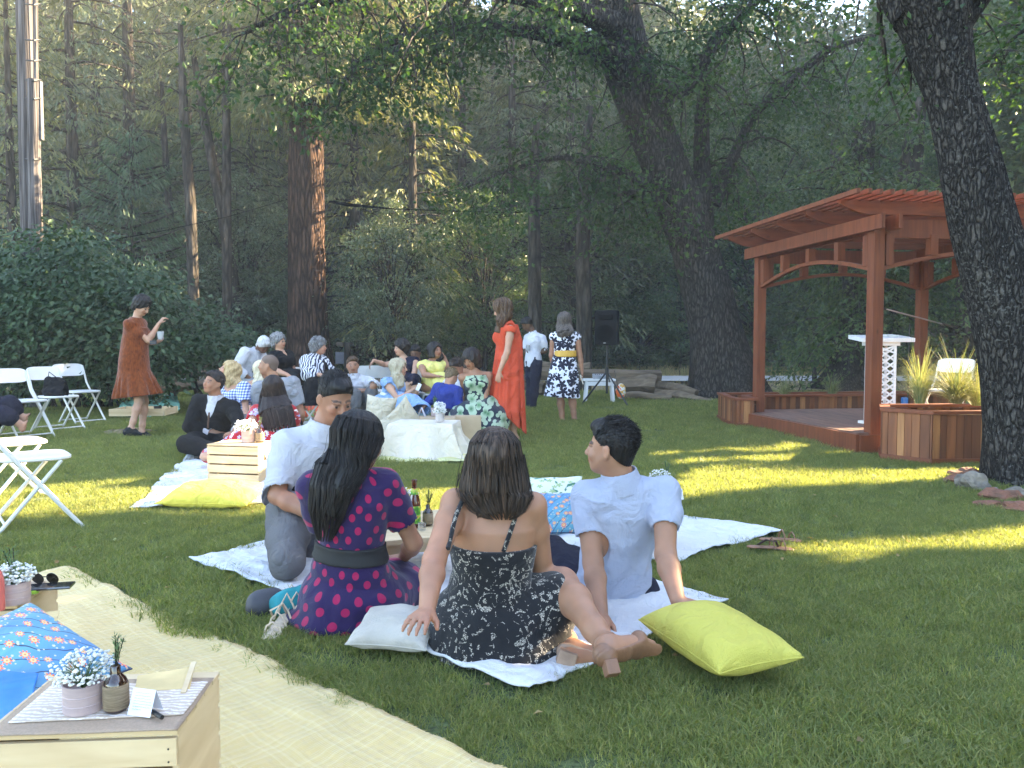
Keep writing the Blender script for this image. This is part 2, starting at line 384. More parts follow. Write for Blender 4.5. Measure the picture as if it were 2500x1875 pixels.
def conifer(H, Rr, seed, leaf=(.30, .06), dens=1.0, z0=.08, droop=.45, per=46):
    r = np.random.default_rng(seed); mb = MB(); mb.tube([(0, 0, H*q) for q in (-.02, .1, .4, .7, 1)], [H*.016, H*.013, H*.009, H*.005, .02], 8)
    C = []; D = []; nb = int(9*H*dens)
    for i in range(nb):
        q = z0+(1-z0)*((i+r.random())/nb); z = H*q; l = Rr*(1-q)**.75*r.uniform(.65, 1.15)+.25; a = r.uniform(0, 2*np.pi)
        d = np.array([math.cos(a), math.sin(a)]); pts = []
        for k in range(5):
            u = k/4; pts.append((d[0]*l*u, d[1]*l*u, z+l*(.18*u-droop*u*u)))
        if i % 2 == 0: mb.tube(pts, [.035*l/3+.012, .03*l/3+.008, .02, .012, .006], 4, False)
        m_ = int(per*(.35+l/Rr*.9)); u = r.uniform(.12, 1, m_)**.8; off = r.normal(0, .16*l, m_)*(1.1-u*.7)
        c = np.stack([d[0]*l*u-d[1]*off, d[1]*l*u+d[0]*off, z+l*(.18*u-droop*u*u)-np.abs(off)*.35-r.uniform(0, .12, m_)], 1)
        dd = np.stack([d[0]*.7-d[1]*off/l*2.5, d[1]*.7+d[0]*off/l*2.5, -.25-r.uniform(0, .8, m_)], 1)+r.normal(0, .22, (m_, 3))
        C.append(c); D.append(dd)
    C = np.concatenate(C); D = np.concatenate(D); k = len(C)
    Nn = np.zeros((k, 3)); Nn[:, 2] = 1; Nn += r.normal(0, .5, (k, 3))
    return join_mb_leaf(mb, 'trunk'), leafmesh('crown', C, D, r.uniform(.6, 1.2, k)*leaf[0], leaf[1], Nn, .1)
def broad(H, Rr, seed, leaf=(.12, .07), ncl=90, per=150, zc=.62, zr=.42, csz=.5, trunk=True):
    r = np.random.default_rng(seed); mb = MB(); C = []; D = []
    if trunk: mb.tube([(0, 0, -.2), (.1*r.normal(), 0, H*.3), (.3*r.normal(), .2*r.normal(), H*.6), (.3*r.normal(), .3*r.normal(), H*.9)], [H*.018, H*.014, H*.009, .03], 8)
    for i in range(ncl):
        d = nrm(r.normal(0, 1, 3)); q = r.uniform(.35, 1)**.6; c = np.array([d[0]*Rr*q, d[1]*Rr*q, H*zc+d[2]*H*zr*q]); c[2] = max(c[2], .25)
        if trunk and i % 3 == 0: mb.tube([(0, 0, c[2]*.55), tuple(c*[.5, .5, .85]), tuple(c)], [.05, .03, .01], 4, False)
        s = csz*r.uniform(.6, 1.3); m_ = int(per*r.uniform(.5, 1.3)); p = r.normal(0, 1, (m_, 3))*[s, s, s*.38]*.55
        C.append(c+p-np.stack([0*p[:, 0], 0*p[:, 0], .25*(p[:, 0]**2+p[:, 1]**2)/s], 1)); D.append(nrm(p+1e-6)*.7+r.normal(0, .5, (m_, 3))+[0, 0, -.35])
    C = np.concatenate(C); D = np.concatenate(D); k = len(C); Nn = r.normal(0, .55, (k, 3)); Nn[:, 2] += 1
    return (join_mb_leaf(mb, 'trunk') if trunk else None), leafmesh('crown', C, D, r.uniform(.6, 1.25, k)*leaf[0], r.uniform(.7, 1.2, k)*leaf[1], Nn)
barkmat('bark_forest', (.03, .026, .022), (.085, .072, .06), 6)
barkmat('bark_oak', (.018, .016, .015), (.085, .076, .068), 26, .34, .03, (.12, .115, .105), .60)
barkmat('bark_oak_far', (.019, .017, .015), (.080, .070, .062), 17, .25, .03)
barkmat('bark_fir', (.022, .014, .011), (.095, .058, .042), 10, .16, .04)
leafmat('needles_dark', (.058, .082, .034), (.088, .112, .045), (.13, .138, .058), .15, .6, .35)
leafmat('needles_sunlit', (.11, .13, .05), (.16, .17, .07), (.24, .22, .11), .3, .6, .6)  # warm sunlight put into the needle colour, lighter and yellower than the dark needles
leafmat('needles_pine', (.06, .10, .052), (.09, .14, .07), (.10, .16, .09), .2, .6, .5)
leafmat('leaves_wood', (.052, .088, .032), (.076, .120, .042), (.13, .16, .062), .35, .42, .4)
leafmat('leaves_silver', (.07, .10, .055), (.11, .145, .085), (.18, .21, .15), .25, .45, .6)
leafmat('leaves_oak', (.028, .064, .018), (.044, .088, .026), (.08, .125, .038), .36, .5, .6, .3)
leafmat('leaves_shrub', (.028, .055, .020), (.042, .082, .030), (.066, .098, .040), .18, .5, 1.0, .35)
protos = {}
for k, fn in dict(firA=lambda: conifer(22, 4.2, 1), firB=lambda: conifer(18, 3.6, 2, dens=1.1), firC=lambda: conifer(13, 3.0, 3, leaf=(.24, .05), z0=.03),
                  pine=lambda: conifer(4.2, 1.5, 5, leaf=(.16, .02), dens=4, z0=.12, droop=-.1, per=70),
                  oakA=lambda: broad(13, 4.3, 7, leaf=(.17, .11), ncl=170, csz=.9, per=120, zr=.45, zc=.58), oakB=lambda: broad(9, 3.2, 8, leaf=(.15, .10), ncl=130, csz=.75, per=120, zr=.46, zc=.55),
                  bush=lambda: broad(3.0, 1.7, 9, leaf=(.11, .07), ncl=70, csz=.5, per=120, zc=.48, zr=.5)).items(): protos[k] = fn()
used = set()
def tree(kind, x, y, label, rot=0, sc=1.0, mt='needles_dark', bark='bark_forest', name='conifer', cat='tree', group='trees in the forest behind the lawn', sz=None):
    z = float(hill(np.array(x), np.array(y)))-.05
    e = empty(name, (x, y, z), label, cat, group, rot); e.scale = (sc, sc, sz or sc)
    for nm, me, m_ in (('trunk', protos[kind][0], bark), ('crown', protos[kind][1], mt)):
        if me is None: continue
        key = (kind, nm, mt, bark)
        if key not in used: me2 = me.copy() if len(me.materials) else me; me2.materials.clear(); me2.materials.append(MATS[m_]); protos[key] = me2; used.add(key)
        o = bpy.data.objects.new(nm, protos[key]); COL.objects.link(o); o.parent = e
    return e
def X(px, Y): return (px-1250)/F*Y
# (photo x, distance, kind, scale, material, name, label)
T = [(40, 20, 'firC', .95, 'needles_sunlit', 'conifer', 'yellow green sunlit conifer behind the wooden utility pole at the left edge'),
 (190, 24, 'firB', 1, 'needles_dark', 'conifer', 'dark conifer just right of the utility pole'),
 (-60, 27, 'firA', 1, 'needles_dark', 'conifer', 'tall dark conifer behind the sunlit tree at the left edge'),
 (330, 27, 'firA', 1, 'needles_dark', 'conifer', 'tall dark conifer above the dress woman in rust brown'),
 (330, 21.5, 'pine', 1.5, 'needles_pine', 'young_pine', 'soft bluish young pine above the big leafy shrub'),
 (470, 31, 'firB', 1.15, 'needles_dark', 'conifer', 'dark conifer midway between utility pole and fir trunk'),
 (560, 25, 'firC', 1.1, 'needles_dark', 'conifer', 'drooping dark conifer left of the thick fir trunk'),
 (590, 23.4, 'oakB', .62, 'leaves_silver', 'broadleaf_tree', 'small grey green tree left of the fir trunk'),
 (870, 27, 'firB', 1, 'needles_sunlit', 'conifer', 'conifer with yellow sunlit drooping boughs right of the fir trunk'),
 (1010, 23, 'firC', 1.05, 'needles_sunlit', 'conifer', 'golden lit drooping conifer in the middle of the picture'),
 (960, 21.5, 'oakB', .50, 'leaves_silver', 'broadleaf_tree', 'silvery leaved small tree above the woman with a black bob'),
 (1130, 33, 'firA', 1, 'needles_dark', 'conifer', 'tall dark conifer behind the golden one'),
 (1250, 29, 'firB', 1, 'needles_dark', 'conifer', 'dark conifer behind the woman in the coral dress'),
 (1180, 22.5, 'oakB', .55, 'leaves_wood', 'broadleaf_tree', 'green broadleaf tree behind the coral dress woman'),
 (1420, 31, 'oakB', 1.1, 'leaves_wood', 'broadleaf_tree', 'broadleaf tree behind the loudspeaker'),
 (1330, 33, 'firA', .9, 'needles_dark', 'conifer', 'far dark conifer left of the leaning oak'),
 (1560, 34, 'oakA', 1, 'leaves_wood', 'broadleaf_tree', 'tall broadleaf tree behind the leaning oak trunk'),
 (1700, 36, 'oakA', 1.1, 'leaves_oak', 'broadleaf_tree', 'bright green tree right of the leaning oak'),
 (1850, 33, 'oakB', 1.15, 'leaves_wood', 'broadleaf_tree', 'broadleaf tree rising behind the left eave of the pergola'),
 (2010, 36, 'oakA', .9, 'leaves_wood', 'broadleaf_tree', 'tall tree behind the middle of the pergola roof'),
 (2150, 32, 'oakB', 1.25, 'leaves_oak', 'broadleaf_tree', 'green tree between pergola roof and the near oak trunk'),
 (2330, 35, 'oakA', 1.1, 'leaves_wood', 'broadleaf_tree', 'tall tree behind the near oak trunk'),
 (2520, 32, 'oakA', 1.1, 'leaves_oak', 'broadleaf_tree', 'tree at the right edge behind the near oak trunk'),
 (1900, 30, 'pine', .95, 'needles_pine', 'young_pine', 'young pine seen through the pergola nearest its left post'),
 (2020, 30.5, 'pine', .95, 'needles_pine', 'young_pine', 'young pine seen through the pergola left of the thick middle trunk'),
 (1960, 30, 'pine', 1.05, 'needles_pine', 'young_pine', 'taller young pine farther back seen through the pergola'),
 (2180, 29.5, 'pine', 1.0, 'needles_pine', 'young_pine', 'young pine behind the white lectern'),
 (2330, 31, 'pine', 1.05, 'needles_pine', 'young_pine', 'young pine left of the near oak above the tall grasses'),
 (1660, 31, 'pine', 1.2, 'needles_pine', 'young_pine', 'young pine left of the leaning oak base'),
 (400, 38, 'firA', 1.15, 'needles_dark', 'conifer', 'high dark conifer on the slope left of centre'),
 (120, 37, 'firA', 1.1, 'needles_dark', 'conifer', 'high dark conifer on the slope at the left'),
 (700, 36, 'firA', 1.2, 'needles_dark', 'conifer', 'high conifer on the slope behind the thick fir trunk'),
 (900, 41, 'firA', 1.2, 'needles_dark', 'conifer', 'high conifer on the slope above the golden conifer'),
 (1450, 42, 'firA', 1.1, 'needles_dark', 'conifer', 'high conifer on the slope above the leaning oak fork'),
 (2200, 44, 'firA', 1.1, 'needles_dark', 'conifer', 'high conifer on the slope above the pergola'),
 (2480, 40, 'firA', 1.1, 'needles_dark', 'conifer', 'high conifer on the slope at the right edge'),
 (250, 31, 'firA', .95, 'needles_dark', 'conifer', 'dark conifer between the utility pole and the rust brown dress, set far back'),
 (-30, 33, 'firA', 1.0, 'needles_dark', 'conifer', 'dark conifer far behind the left edge of the leafy shrub'),
 (540, 35, 'firA', 1.0, 'needles_dark', 'conifer', 'dark conifer far back just left of the fir trunk'),
 (620, 29, 'firB', 1.0, 'needles_dark', 'conifer', 'mid distance dark conifer touching the fir trunk on its left'),
 (800, 32, 'firA', .95, 'needles_dark', 'conifer', 'dark conifer far back just right of the fir trunk'),
 (1000, 35, 'firA', 1.05, 'needles_dark', 'conifer', 'dark conifer far behind the golden drooping conifer'),
 (1210, 38, 'firA', 1.1, 'needles_dark', 'conifer', 'dark conifer far above the coral red dress'),
 (1390, 30, 'firB', 1.05, 'needles_dark', 'conifer', 'mid distance dark conifer above the floral dress'),
 (1550, 39, 'firA', 1.05, 'needles_dark', 'conifer', 'dark conifer far behind the fork of the leaning oak')]
for i, (px, y, k, s, m_, nm, lb) in enumerate(T): tree(k, X(px, y), y, lb, i*1.7, s, m_, name=nm, sz=s*(1+.12*math.sin(i*2.1)))
bl = ['dark low bush below the utility pole', 'low bush left of the fir trunk', 'bush just left of the standing sign post', 'bush behind the sign post', 'bush behind the woman in the yellow dress', 'bush behind the kneeling leaf print woman', 'bush behind the man holding a cup', 'bush behind the loudspeaker stand', 'bush left of the leaning oak base', 'bush far behind the log rail beside the leaning oak', 'low bush beyond the road through the pergola', 'bush beyond the road behind the lectern', 'bush beyond the road beside the near oak']
bx = [330, 560, 800, 910, 1040, 1150, 1290, 1420, 1560, 1660, 1900, 2120, 2420]
by = [23, 23.4, 31, 23.4, 30.5, 29.8, 30, 31.5, 31.5, 33, 36, 36, 35]
for i, lb in enumerate(bl): tree('bush', X(bx[i], by[i]), by[i], lb, i*1.3, 1.05+.25*math.sin(i*1.9), ['leaves_wood', 'leaves_silver'][i % 2], name='bush', cat='bush', group='bushes at the edge of the forest')
# thin bare trunks standing in the forest
for i, (p0, p1, Y, r0, lb, mt) in enumerate([((545, 850), (560, 60), 21, .13, 'dark thin trunk of the pair left of the fir trunk', 0), ((600, 850), (470, 120), 22, .16, 'slanting dark trunk left of the fir trunk', 0), ((468, 860), (440, 60), 20, .14, 'dark upright trunk above the dark suited man', 0),
      ((1297, 900), (1310, 300), 20, .17, 'grey bare trunk behind the man holding a cup', 1), ((1422, 920), (1440, 260), 20, .2, 'grey bare trunk left of the loudspeaker', 1), ((1730, 620), (1722, 180), 17.6, .2, 'broken dead trunk standing behind the leaning oak', 2), ((935, 760), (930, 600), 26, .1, 'reddish thin trunk in the middle of the forest', 0),
      ((425, 760), (395, 200), 24, .12, 'pale slender trunk behind the leafy shrub', 1), ((2035, 500), (2040, 330), 22, .2, 'dark stub trunk above the pergola roof', 0), ((2190, 560), (2250, 240), 20, .28, 'dark slanting trunk between pergola roof and near oak', 0), ((2410, 1000), (2330, 640), 21, .12, 'thin leaning trunk seen through the pergola by the near oak', 1),
      ((1990, 900), (1988, 800), 24, .07, 'short thin trunk beyond the road in the pergola opening', 0)]):
    a, c = P(*p0, Y), P(*p1, Y); a.z = min(a.z, 0) if i not in (5, 8, 9) else a.z; mid = a.lerp(c, .5)+V(.12*math.sin(i), 0, 0)
    if i in (5, 8, 9): a = a+(a-c)*1.0; a.z = max(a.z, -.1)
    e = empty('bare_tree', (a.x, a.y, a.z), lb, 'tree', 'bare trunks in the forest')
    br = MB().tube([a, a.lerp(mid, .5)+V(.05, 0, 0), mid, mid.lerp(c, .5)+V(-.04, 0, .1), c], [r0*1.15, r0, r0*.95, r0*.8, r0*.45], 12)
    for k in range(9):
        s = a.lerp(c, .25+.08*k); d = V(math.cos(k*2.4), math.sin(k*2.4)*.6, .3)*(.5+.3*math.sin(k*3)); br.tube([s, s+d*.6, s+d*1.1+V(0, 0, -.15)], [r0*.2, r0*.12, .008], 5)
    br.build('trunk', MATS['bark_oak_far' if mt == 2 else 'bark_forest'], e, True)
# far wood on the slope (one mass)
n = 300000; r = np.random.default_rng(4); x = r.uniform(-50, 50, n); y = r.uniform(44, 72, n); z = hill(x, y)+r.uniform(0, 1, n)**.8*(15+4*np.sin(x*.8)+3*np.sin(x*.33+2)-11*np.exp(-((x-20)/4)**2))
tag(link('distant_woodland', leafmesh('distant_woodland', np.stack([x, y, z], 1), rdir(n, -.5), r.uniform(.3, .7, n), .3), MATS['needles_dark']), 'dark far wood covering the slope behind the nearer trees', 'woodland', kind='stuff')
# ================= hero trees =================
def limb(pts, Y, wpx, dY=None):      # pts in photo pixels, wpx widths in pixels
    k = len(pts); dY = dY or [0]*k
    path = [P(p[0], p[1], Y+d) for p, d in zip(pts, dY)]; rad = [w_/2/F*(Y+d) for w_, d in zip(wpx, dY)]
    out = []; rr = []         # catmull-rom
    for i in range(k-1):
        p0, p1, p2, p3 = path[max(i-1, 0)], path[i], path[i+1], path[min(i+2, k-1)]
        for j in range(5):
            u = j/5; out.append(.5*((2*p1)+(p2-p0)*u+(2*p0-5*p1+4*p2-p3)*u*u+(3*p1-3*p2+p3-p0)*u**3)); rr.append(rad[i]+(rad[i+1]-rad[i])*u)
    return out+[path[-1]], rr+[rad[-1]]
def rough_tube(mb, path, rad, n=40, amp=.03, seed=0, flare=0):
    sub = []; sr = []
    for i in range(len(path)-1):
        for j in range(3): sub.append(path[i].lerp(path[i+1], j/3)); sr.append(rad[i]+(rad[i+1]-rad[i])*j/3)
    sub.append(path[-1]); sr.append(rad[-1]); b0 = len(mb.v); mb.tube(sub, sr, n)
    for i, c in enumerate(sub):
        for k in range(n):
            v_ = Vector(mb.v[b0+i*n+k]); a = 2*math.pi*k/n; q = mnoise.noise(Vector((math.cos(a)*2.2+seed, math.sin(a)*2.2, c.z*.6)))*1.3+mnoise.noise(Vector((math.cos(a)*7, math.sin(a)*7+seed, c.z*1.6)))*.7
            fl = 1+flare*math.exp(-max(c.z, 0)/(rad[0]*1.0))*(.6+.5*math.cos(a*5+seed))
            mb.v[b0+i*n+k] = tuple(c+(v_-c)*(fl*(1+amp/ max(sr[i], .02)*q*min(1, sr[i]/.15))))
    return mb
def twigs(mb, path, rad, r, nb, ln, down=.5, start=.2, leafC=None, leafD=None, nl=26, spread=.22, ybias=0):
    for i in range(nb):
        u = start+(1-start)*r.random(); k = min(int(u*(len(path)-1)), len(path)-2); s = path[k].lerp(path[k+1], r.random())
        d = Vector((r.normal(), r.normal()*.8+ybias, r.normal()*.6+.1)).normalized(); l = ln*r.uniform(.4, 1.2); pts = [s]; q = s.copy(); dd = d.copy()
        for j in range(6):
            dd = (dd+Vector((r.normal()*.25, r.normal()*.25, -down*.32+r.normal()*.15))).normalized(); q = q+dd*(l/6); pts.append(q.copy())
        rr0 = min(rad[k]*.35, .028); mb.tube(pts, [rr0*(1-j/7)+.003 for j in range(7)], 4, False)
        for j in range(2, 7):
            if r.random() < .7:
                e2 = pts[j]+Vector((r.normal(), r.normal(), -.5-r.random()*.8))*l*.22; mb.tube([pts[j], (pts[j]+e2)/2+Vector((0, 0, .02)), e2], [.006, .005, .003], 3, False); ends = [pts[j], e2]
            else: ends = [pts[j]]
            if leafC is not None:
                for e_ in ends:
                    m_ = int(nl*r.uniform(0, 1.6)); p = r.normal(0, spread, (m_, 3))*[1, 1, .6]; leafC.append(p+np.array(e_)); leafD.append(nrm(p)*.6+r.normal(0, .5, (m_, 3))+[0, 0, -.4])
def hero(name, label, cat, limbs, bark, leaf, seed, leafsz, tw, base, lvn='leaves_oak'):
    e = empty(name, base, label, cat); r = np.random.default_rng(seed); C = []; D = []
    tr = MB(); br = MB(); tg = MB()
    for i, (pts, Y, wpx, dY, nb, ln) in enumerate(limbs):
        path, rad = limb(pts, Y, wpx, dY)
        lb_ = tr if i == 0 else MB(); rough_tube(lb_, path, rad, 44 if max(rad) > .2 else 16, .022 if max(rad) > .2 else .012, seed+i, .35 if i == 0 else 0)
        if i: lb_.build('limb', MATS[bark], e, True)
        if nb: tg = MB(); twigs(tg, path, rad, r, nb, ln, tw, .1 if i else .55, C, D, leaf, .2); tg.build('twigs', MATS['bark_forest'], e, True)
    tr.build('trunk', MATS[bark], e, True)
    C = np.concatenate(C); D = np.concatenate(D); k = len(C); Nn = r.normal(0, .6, (k, 3)); Nn[:, 2] += 1
    link('leaves', leafmesh('leaves', C, D, r.uniform(.6, 1.2, k)*leafsz, r.uniform(.5, .8, k)*leafsz, Nn), MATS[lvn], e); return e
hero('oak_tree', 'big oak leaning left with arching limbs in front of the log rails', 'tree',
     [([(1772, 975), (1768, 930), (1745, 800), (1700, 620), (1630, 420), (1570, 270), (1530, 150), (1490, 0), (1460, -160)], 17, [185, 155, 122, 112, 108, 112, 118, 118, 100], [0]*6+[0, -.3, -.6], 26, 2.4),
      ([(1540, 190), (1480, 130), (1400, 100), (1290, 75), (1180, 62), (1060, 68), (960, 105), (880, 150), (840, 205), (822, 270)], 16.7, [75, 58, 42, 32, 30, 27, 22, 17, 12, 6], [0, -.2, -.5, -.8, -1, -1.2, -1.4, -1.5, -1.6, -1.7], 46, 1.5),
      ([(1622, 235), (1680, 215), (1715, 170), (1745, 105), (1800, 50), (1850, 0), (1900, -60)], 17, [34, 30, 28, 24, 20, 18, 12], [0, -.2, -.3, -.5, -.6, -.8, -1], 46, 1.6),
      ([(1745, 500), (1770, 440), (1800, 360), (1850, 270), (1930, 200), (2010, 130), (2070, 105), (2150, 85)], 17.6, [30, 28, 24, 22, 20, 17, 12, 6], [0, 0, .1, .2, .3, .4, .4, .5], 40, 1.5),
      ([(1640, 460), (1590, 455), (1520, 420), (1440, 400), (1370, 385), (1290, 400), (1180, 440), (1110, 470)], 17, [26, 24, 20, 15, 11, 8, 6, 3], [0, -.2, -.3, -.5, -.8, -1, -1.2, -1.2], 44, 1.5),
      ([(1500, 60), (1380, 20), (1200, -20), (1020, -30), (850, -10), (700, 30), (600, 80)], 16, [60, 45, 34, 28, 22, 16, 8], [0, -.6, -1.2, -2, -2.6, -3, -3.2], 60, 1.8),
      ([(1690, 560), (1620, 470), (1540, 470), (1470, 480)], 16.6, [18, 16, 12, 6], None, 10, 1.2)], 'bark_oak_far', 10, 3, .12, .75, G(1772, 965))
hero('near_oak', 'thick rough barked oak at the right edge in front of the pergola', 'tree',
     [([(2536, 1210), (2524, 1150), (2508, 1000), (2484, 860), (2452, 720), (2408, 570), (2370, 410), (2322, 217), (2290, 90), (2272, 10), (2252, -80)], 6.5, [225, 195, 186, 172, 160, 147, 138, 118, 142, 178, 200], [0]*11, 0, 1),
      ([(2330, 60), (2375, -10), (2430, -90), (2500, -200)], 6.5, [80, 82, 80, 70], None, 6, 1.2),
      ([(2230, 40), (2190, -20), (2150, -90), (2080, -200)], 6.5, [100, 90, 85, 70], [0, .1, .2, .4], 6, 1.2),
      ([(2360, 200), (2420, 140), (2480, 90), (2560, 30)], 7.6, [6, 7, 8, 9], [1, .5, .2, 0], 8, .9)], 'bark_oak', 16, 9, .062, .6, G(2520, 1205))
# fir with thick reddish trunk
e = empty('fir_tree', G(752, 915), 'huge fir with a straight reddish brown trunk behind the seated guests', 'tree')
path, rad = limb([(755, 925), (755, 880), (752, 800), (748, 600), (748, 400), (745, 250), (742, 100), (740, -80)], 22, [130, 112, 96, 88, 84, 72, 60, 48])
rough_tube(MB(), path, rad, 44, .03, 2, .3).build('trunk', MATS['bark_fir'], e, True)
r = np.random.default_rng(12); C = []; D = []; br = MB()
for i in range(120):
    z = r.uniform(7.7, 13); a = r.uniform(0, 2*np.pi) if i % 3 else r.uniform(-.9, .3); l = r.uniform(1.5, 4.6); d = Vector((math.cos(a), math.sin(a), 0)); s = Vector((X(746, 22), 22, z))
    pts = [s+d*(l*u)+Vector((0, 0, l*(.1*u-.38*u*u))) for u in (0, .25, .5, .75, 1)]; br.tube(pts, [.05, .04, .03, .018, .006], 5, False)
    m_ = 330; u = r.uniform(.15, 1, m_); off = r.normal(0, .13*l, m_)*(1.1-u*.6); dn = np.array(d); sd_ = np.array([-dn[1], dn[0], 0])
    C.append(np.array(s)+dn*(l*u)[:, None]+sd_*off[:, None]+np.stack([0*u, 0*u, l*(.1*u-.38*u*u)-np.abs(off)*.4-r.uniform(0, .35, m_)], 1)); D.append(dn*.5+sd_*(off/l*2.5)[:, None]+np.stack([0*u, 0*u, -.5-r.uniform(0, .9, m_)], 1)+r.normal(0, .2, (m_, 3)))
C = np.concatenate(C); D = np.concatenate(D); k = len(C)
br.build('branches', MATS['bark_forest'], e, True); link('needles', leafmesh('needles', C, D, r.uniform(.12, .3, k), .035), MATS['needles_sunlit'], e)
# thick dark trunk seen through the pergola
e = empty('broad_tree', G(2090, 945), 'dark flared tree trunk beyond the rear planter seen through the pergola', 'tree')
path, rad = limb([(2072, 955), (2075, 925), (2085, 840), (2090, 740), (2092, 640), (2100, 480), (2110, 300)], 19.5, [130, 105, 70, 62, 58, 56, 50])
rough_tube(MB(), path, rad, 36, .03, 5, .5).build('trunk', MATS['bark_oak_far'], e, True)
r = np.random.default_rng(15); C = []; D = []; tg = MB(); twigs(tg, path, rad, r, 60, 3.2, .7, .35, C, D, 40, .25); tg.build('twigs', MATS['bark_forest'], e, True)
C = np.concatenate(C); D = np.concatenate(D); link('leaves', leafmesh('leaves', C, D, r.uniform(.09, .16, len(C)), .07), MATS['leaves_wood'], e)
# big leafy shrub at the left and its neighbour
for (lb, x0, x1, yt, Y, nc, cat) in (('big leafy shrub with pointed leaves behind the woman in rust brown', -60, 370, 622, 13.9, 420, 'shrub'), ('lower leafy shrub spreading right of the rust brown dress', 350, 560, 745, 14.5, 80, 'shrub')):
    e = empty('leafy_shrub', (X((x0+x1)/2, Y), Y, 0), lb, cat); r = np.random.default_rng(nc); C = []; D = []; st = MB()
    for i in range(nc):
        x = r.uniform(x0, x1); edge = (x-x0)/(x1-x0); top = yt+90*max(0, edge-.7)*3+35*math.sin(x*.03)-(25 if .3 < edge < .8 else 0) if nc > 100 else yt+50*abs(edge-.3)*2
        q = r.random(); yb = 960 if nc > 100 else 900; y_ = top+(yb-top)*q**1.1; Yd = Y+r.uniform(-1.0, 1.2)-.8*math.sin(min(q*3, 3)); c = P(x, y_, Yd)
        if c.z < .12: c.z = .12
        m_ = int(60*r.uniform(.5, 1.3)); s = r.uniform(.22, .45); p = r.normal(0, 1, (m_, 3))*[s, s, s*.3]; C.append(np.array(c)+p); D.append(nrm(p)*.6+r.normal(0, .35, (m_, 3))+[0, -.25, -.35])
        if i % 8 == 0: st.tube([(c.x*.92+X((x0+x1)/2, Y)*.08, Y+.3, 0), (c.x, (Y+c.y)/2+.1, c.z*.6), c], [.03, .02, .008], 5, False)
    C = np.concatenate(C); D = np.concatenate(D); k = len(C); Nn = r.normal(0, .45, (k, 3)); Nn[:, 2] += 1; Nn[:, 1] -= .5
    st.build('stems', MATS['bark_forest'], e, True); link('leaves', leafmesh('leaves', C, D, r.uniform(.07, .15, k), r.uniform(.045, .085, k), Nn, .15), MATS['leaves_shrub'], e)
# ================= trees outside the frame on the sunny side (unseen; they shade the lawn, crowns cut open to shape the sun patches) =================
TA = math.tan(SUN_AZ); TS = math.tan(SUN_EL)/math.cos(SUN_AZ)
def gap(c, z):         # c: line across the lawn, x: where the light passing here lands on it
    x = 15-z/TS; wob = .13*np.sin(x*1.3)+.08*np.sin(x*3.1+1)
    lo = 5.25+.85*np.clip((-x-.5)/2, 0, 1)
    g = (c > lo+wob*.5) & (c < 7.70+wob+.3*(x > 2.4)) & (x > -6.5) & (x < 5.6)
    g &= ~((np.abs(c-7.25-wob) < .07) & (x > .8) & (x < 3))
    g |= (np.abs(c-3.72+.05*x) < .38+.08*np.sin(x*2)) & (x > 1.3) & (x < 4.6)
    g |= (np.abs(c-4.2) < .12+.05*np.sin(x*5)) & (x > -2.8) & (x < -.9)
    g |= (np.abs(c-5.06) < .08) & (x > -2.5) & (x < -1.6)
    g |= (np.abs(c-2.85) < .20) & (x > -.5) & (x < .7)
    g |= (np.abs(c-3.35) < .16) & (x > -1.6) & (x < -.9)
    return g
for i, (xx, yy, H) in enumerate([(15.5, -7, 10), (16, -3.2, 11.5), (15, .3, 10.5), (15.8, 3.5, 11), (15, 7, 12.5), (15.8, 10.5, 11.5), (15.2, 14, 13), (16, 17.5, 12.5), (16.5, 21.5, 13.5), (17.5, 26, 14.5), (19.5, 30.5, 9.5), (21, 35, 22), (22, 40, 22), (22, 45, 22)]):
    H *= 1.22; e = empty('shade_tree', (xx, yy, -.05), 'tree beyond the right edge of the picture, number %s from the camera along the row' % ['one', 'two', 'three', 'four', 'five', 'six', 'seven', 'eight', 'nine', 'ten', 'eleven', 'twelve', 'thirteen', 'fourteen'][i], 'tree', 'unseen trees with crowns cut to shape the sun on the lawn')
    r = np.random.default_rng(50+i); n = int(1350*H); d = nrm(r.normal(0, 1, (n, 3)))*r.uniform(0, 1, (n, 1))**.4; p = d*[2.3, 2.7 if i < 10 else 3.4, H*.53]+[xx, yy, H*.46]; p = p[p[:, 2] > .1]
    c = p[:, 1]-p[:, 0]*TA; z = p[:, 2]+(15-p[:, 0])*TS; p = p[~gap(c, z)]; n = len(p)
    MB().tube([(xx, yy, -.1), (xx+.1, yy, H*.4), (xx, yy+.2, H*.85)], [.3, .22, .05], 10).build('trunk', MATS['bark_oak_far'], e, True)
    link('crown', leafmesh('crown', p, rdir(n, -.3), r.uniform(.2, .4, n), .2), MATS['leaves_wood'], e)
# ================= blankets' outlines on the ground (photo pixels) =================
def gq(*pts): return [G(*p) for p in pts]
YB = [V(-2.25, 4.0, 0), V(.45, 1.66, 0), V(-1.05, .0, 0), V(-3.7, 2.3, 0)]
WA = gq((318, 1250), (705, 1238), (800, 1108), (468, 1112))
WBk = gq((468, 1376), (1292, 1708), (1772, 1478), (930, 1258))
WC = gq((1640, 1382), (1912, 1306), (1300, 1206), (1130, 1330))
YM = gq((925, 1137), (1275, 1128), (1250, 1052), (900, 1048))
GB = gq((285, 1030), (440, 1022), (428, 985), (330, 985))
EXC = [YB, WA, WBk, WC, YM, GB]
def inside(x, y, poly):
    r_ = np.zeros(len(x), bool); n = len(poly)
    for i in range(n):
        a, b_ = poly[i], poly[(i+1) % n]; cnd = ((a.y > y) != (b_.y > y)) & (x < (b_.x-a.x)*(y-a.y)/(b_.y-a.y+1e-12)+a.x); r_ ^= cnd
    return r_
n = 320; y = rng.uniform(1.6, 18, n); x = rng.uniform(-1, 1, n)*(y*.7+.6); k = np.ones(n, bool)
for pl in [YB, WA, WBk, WC, YM]: k &= ~inside(x, y, pl)
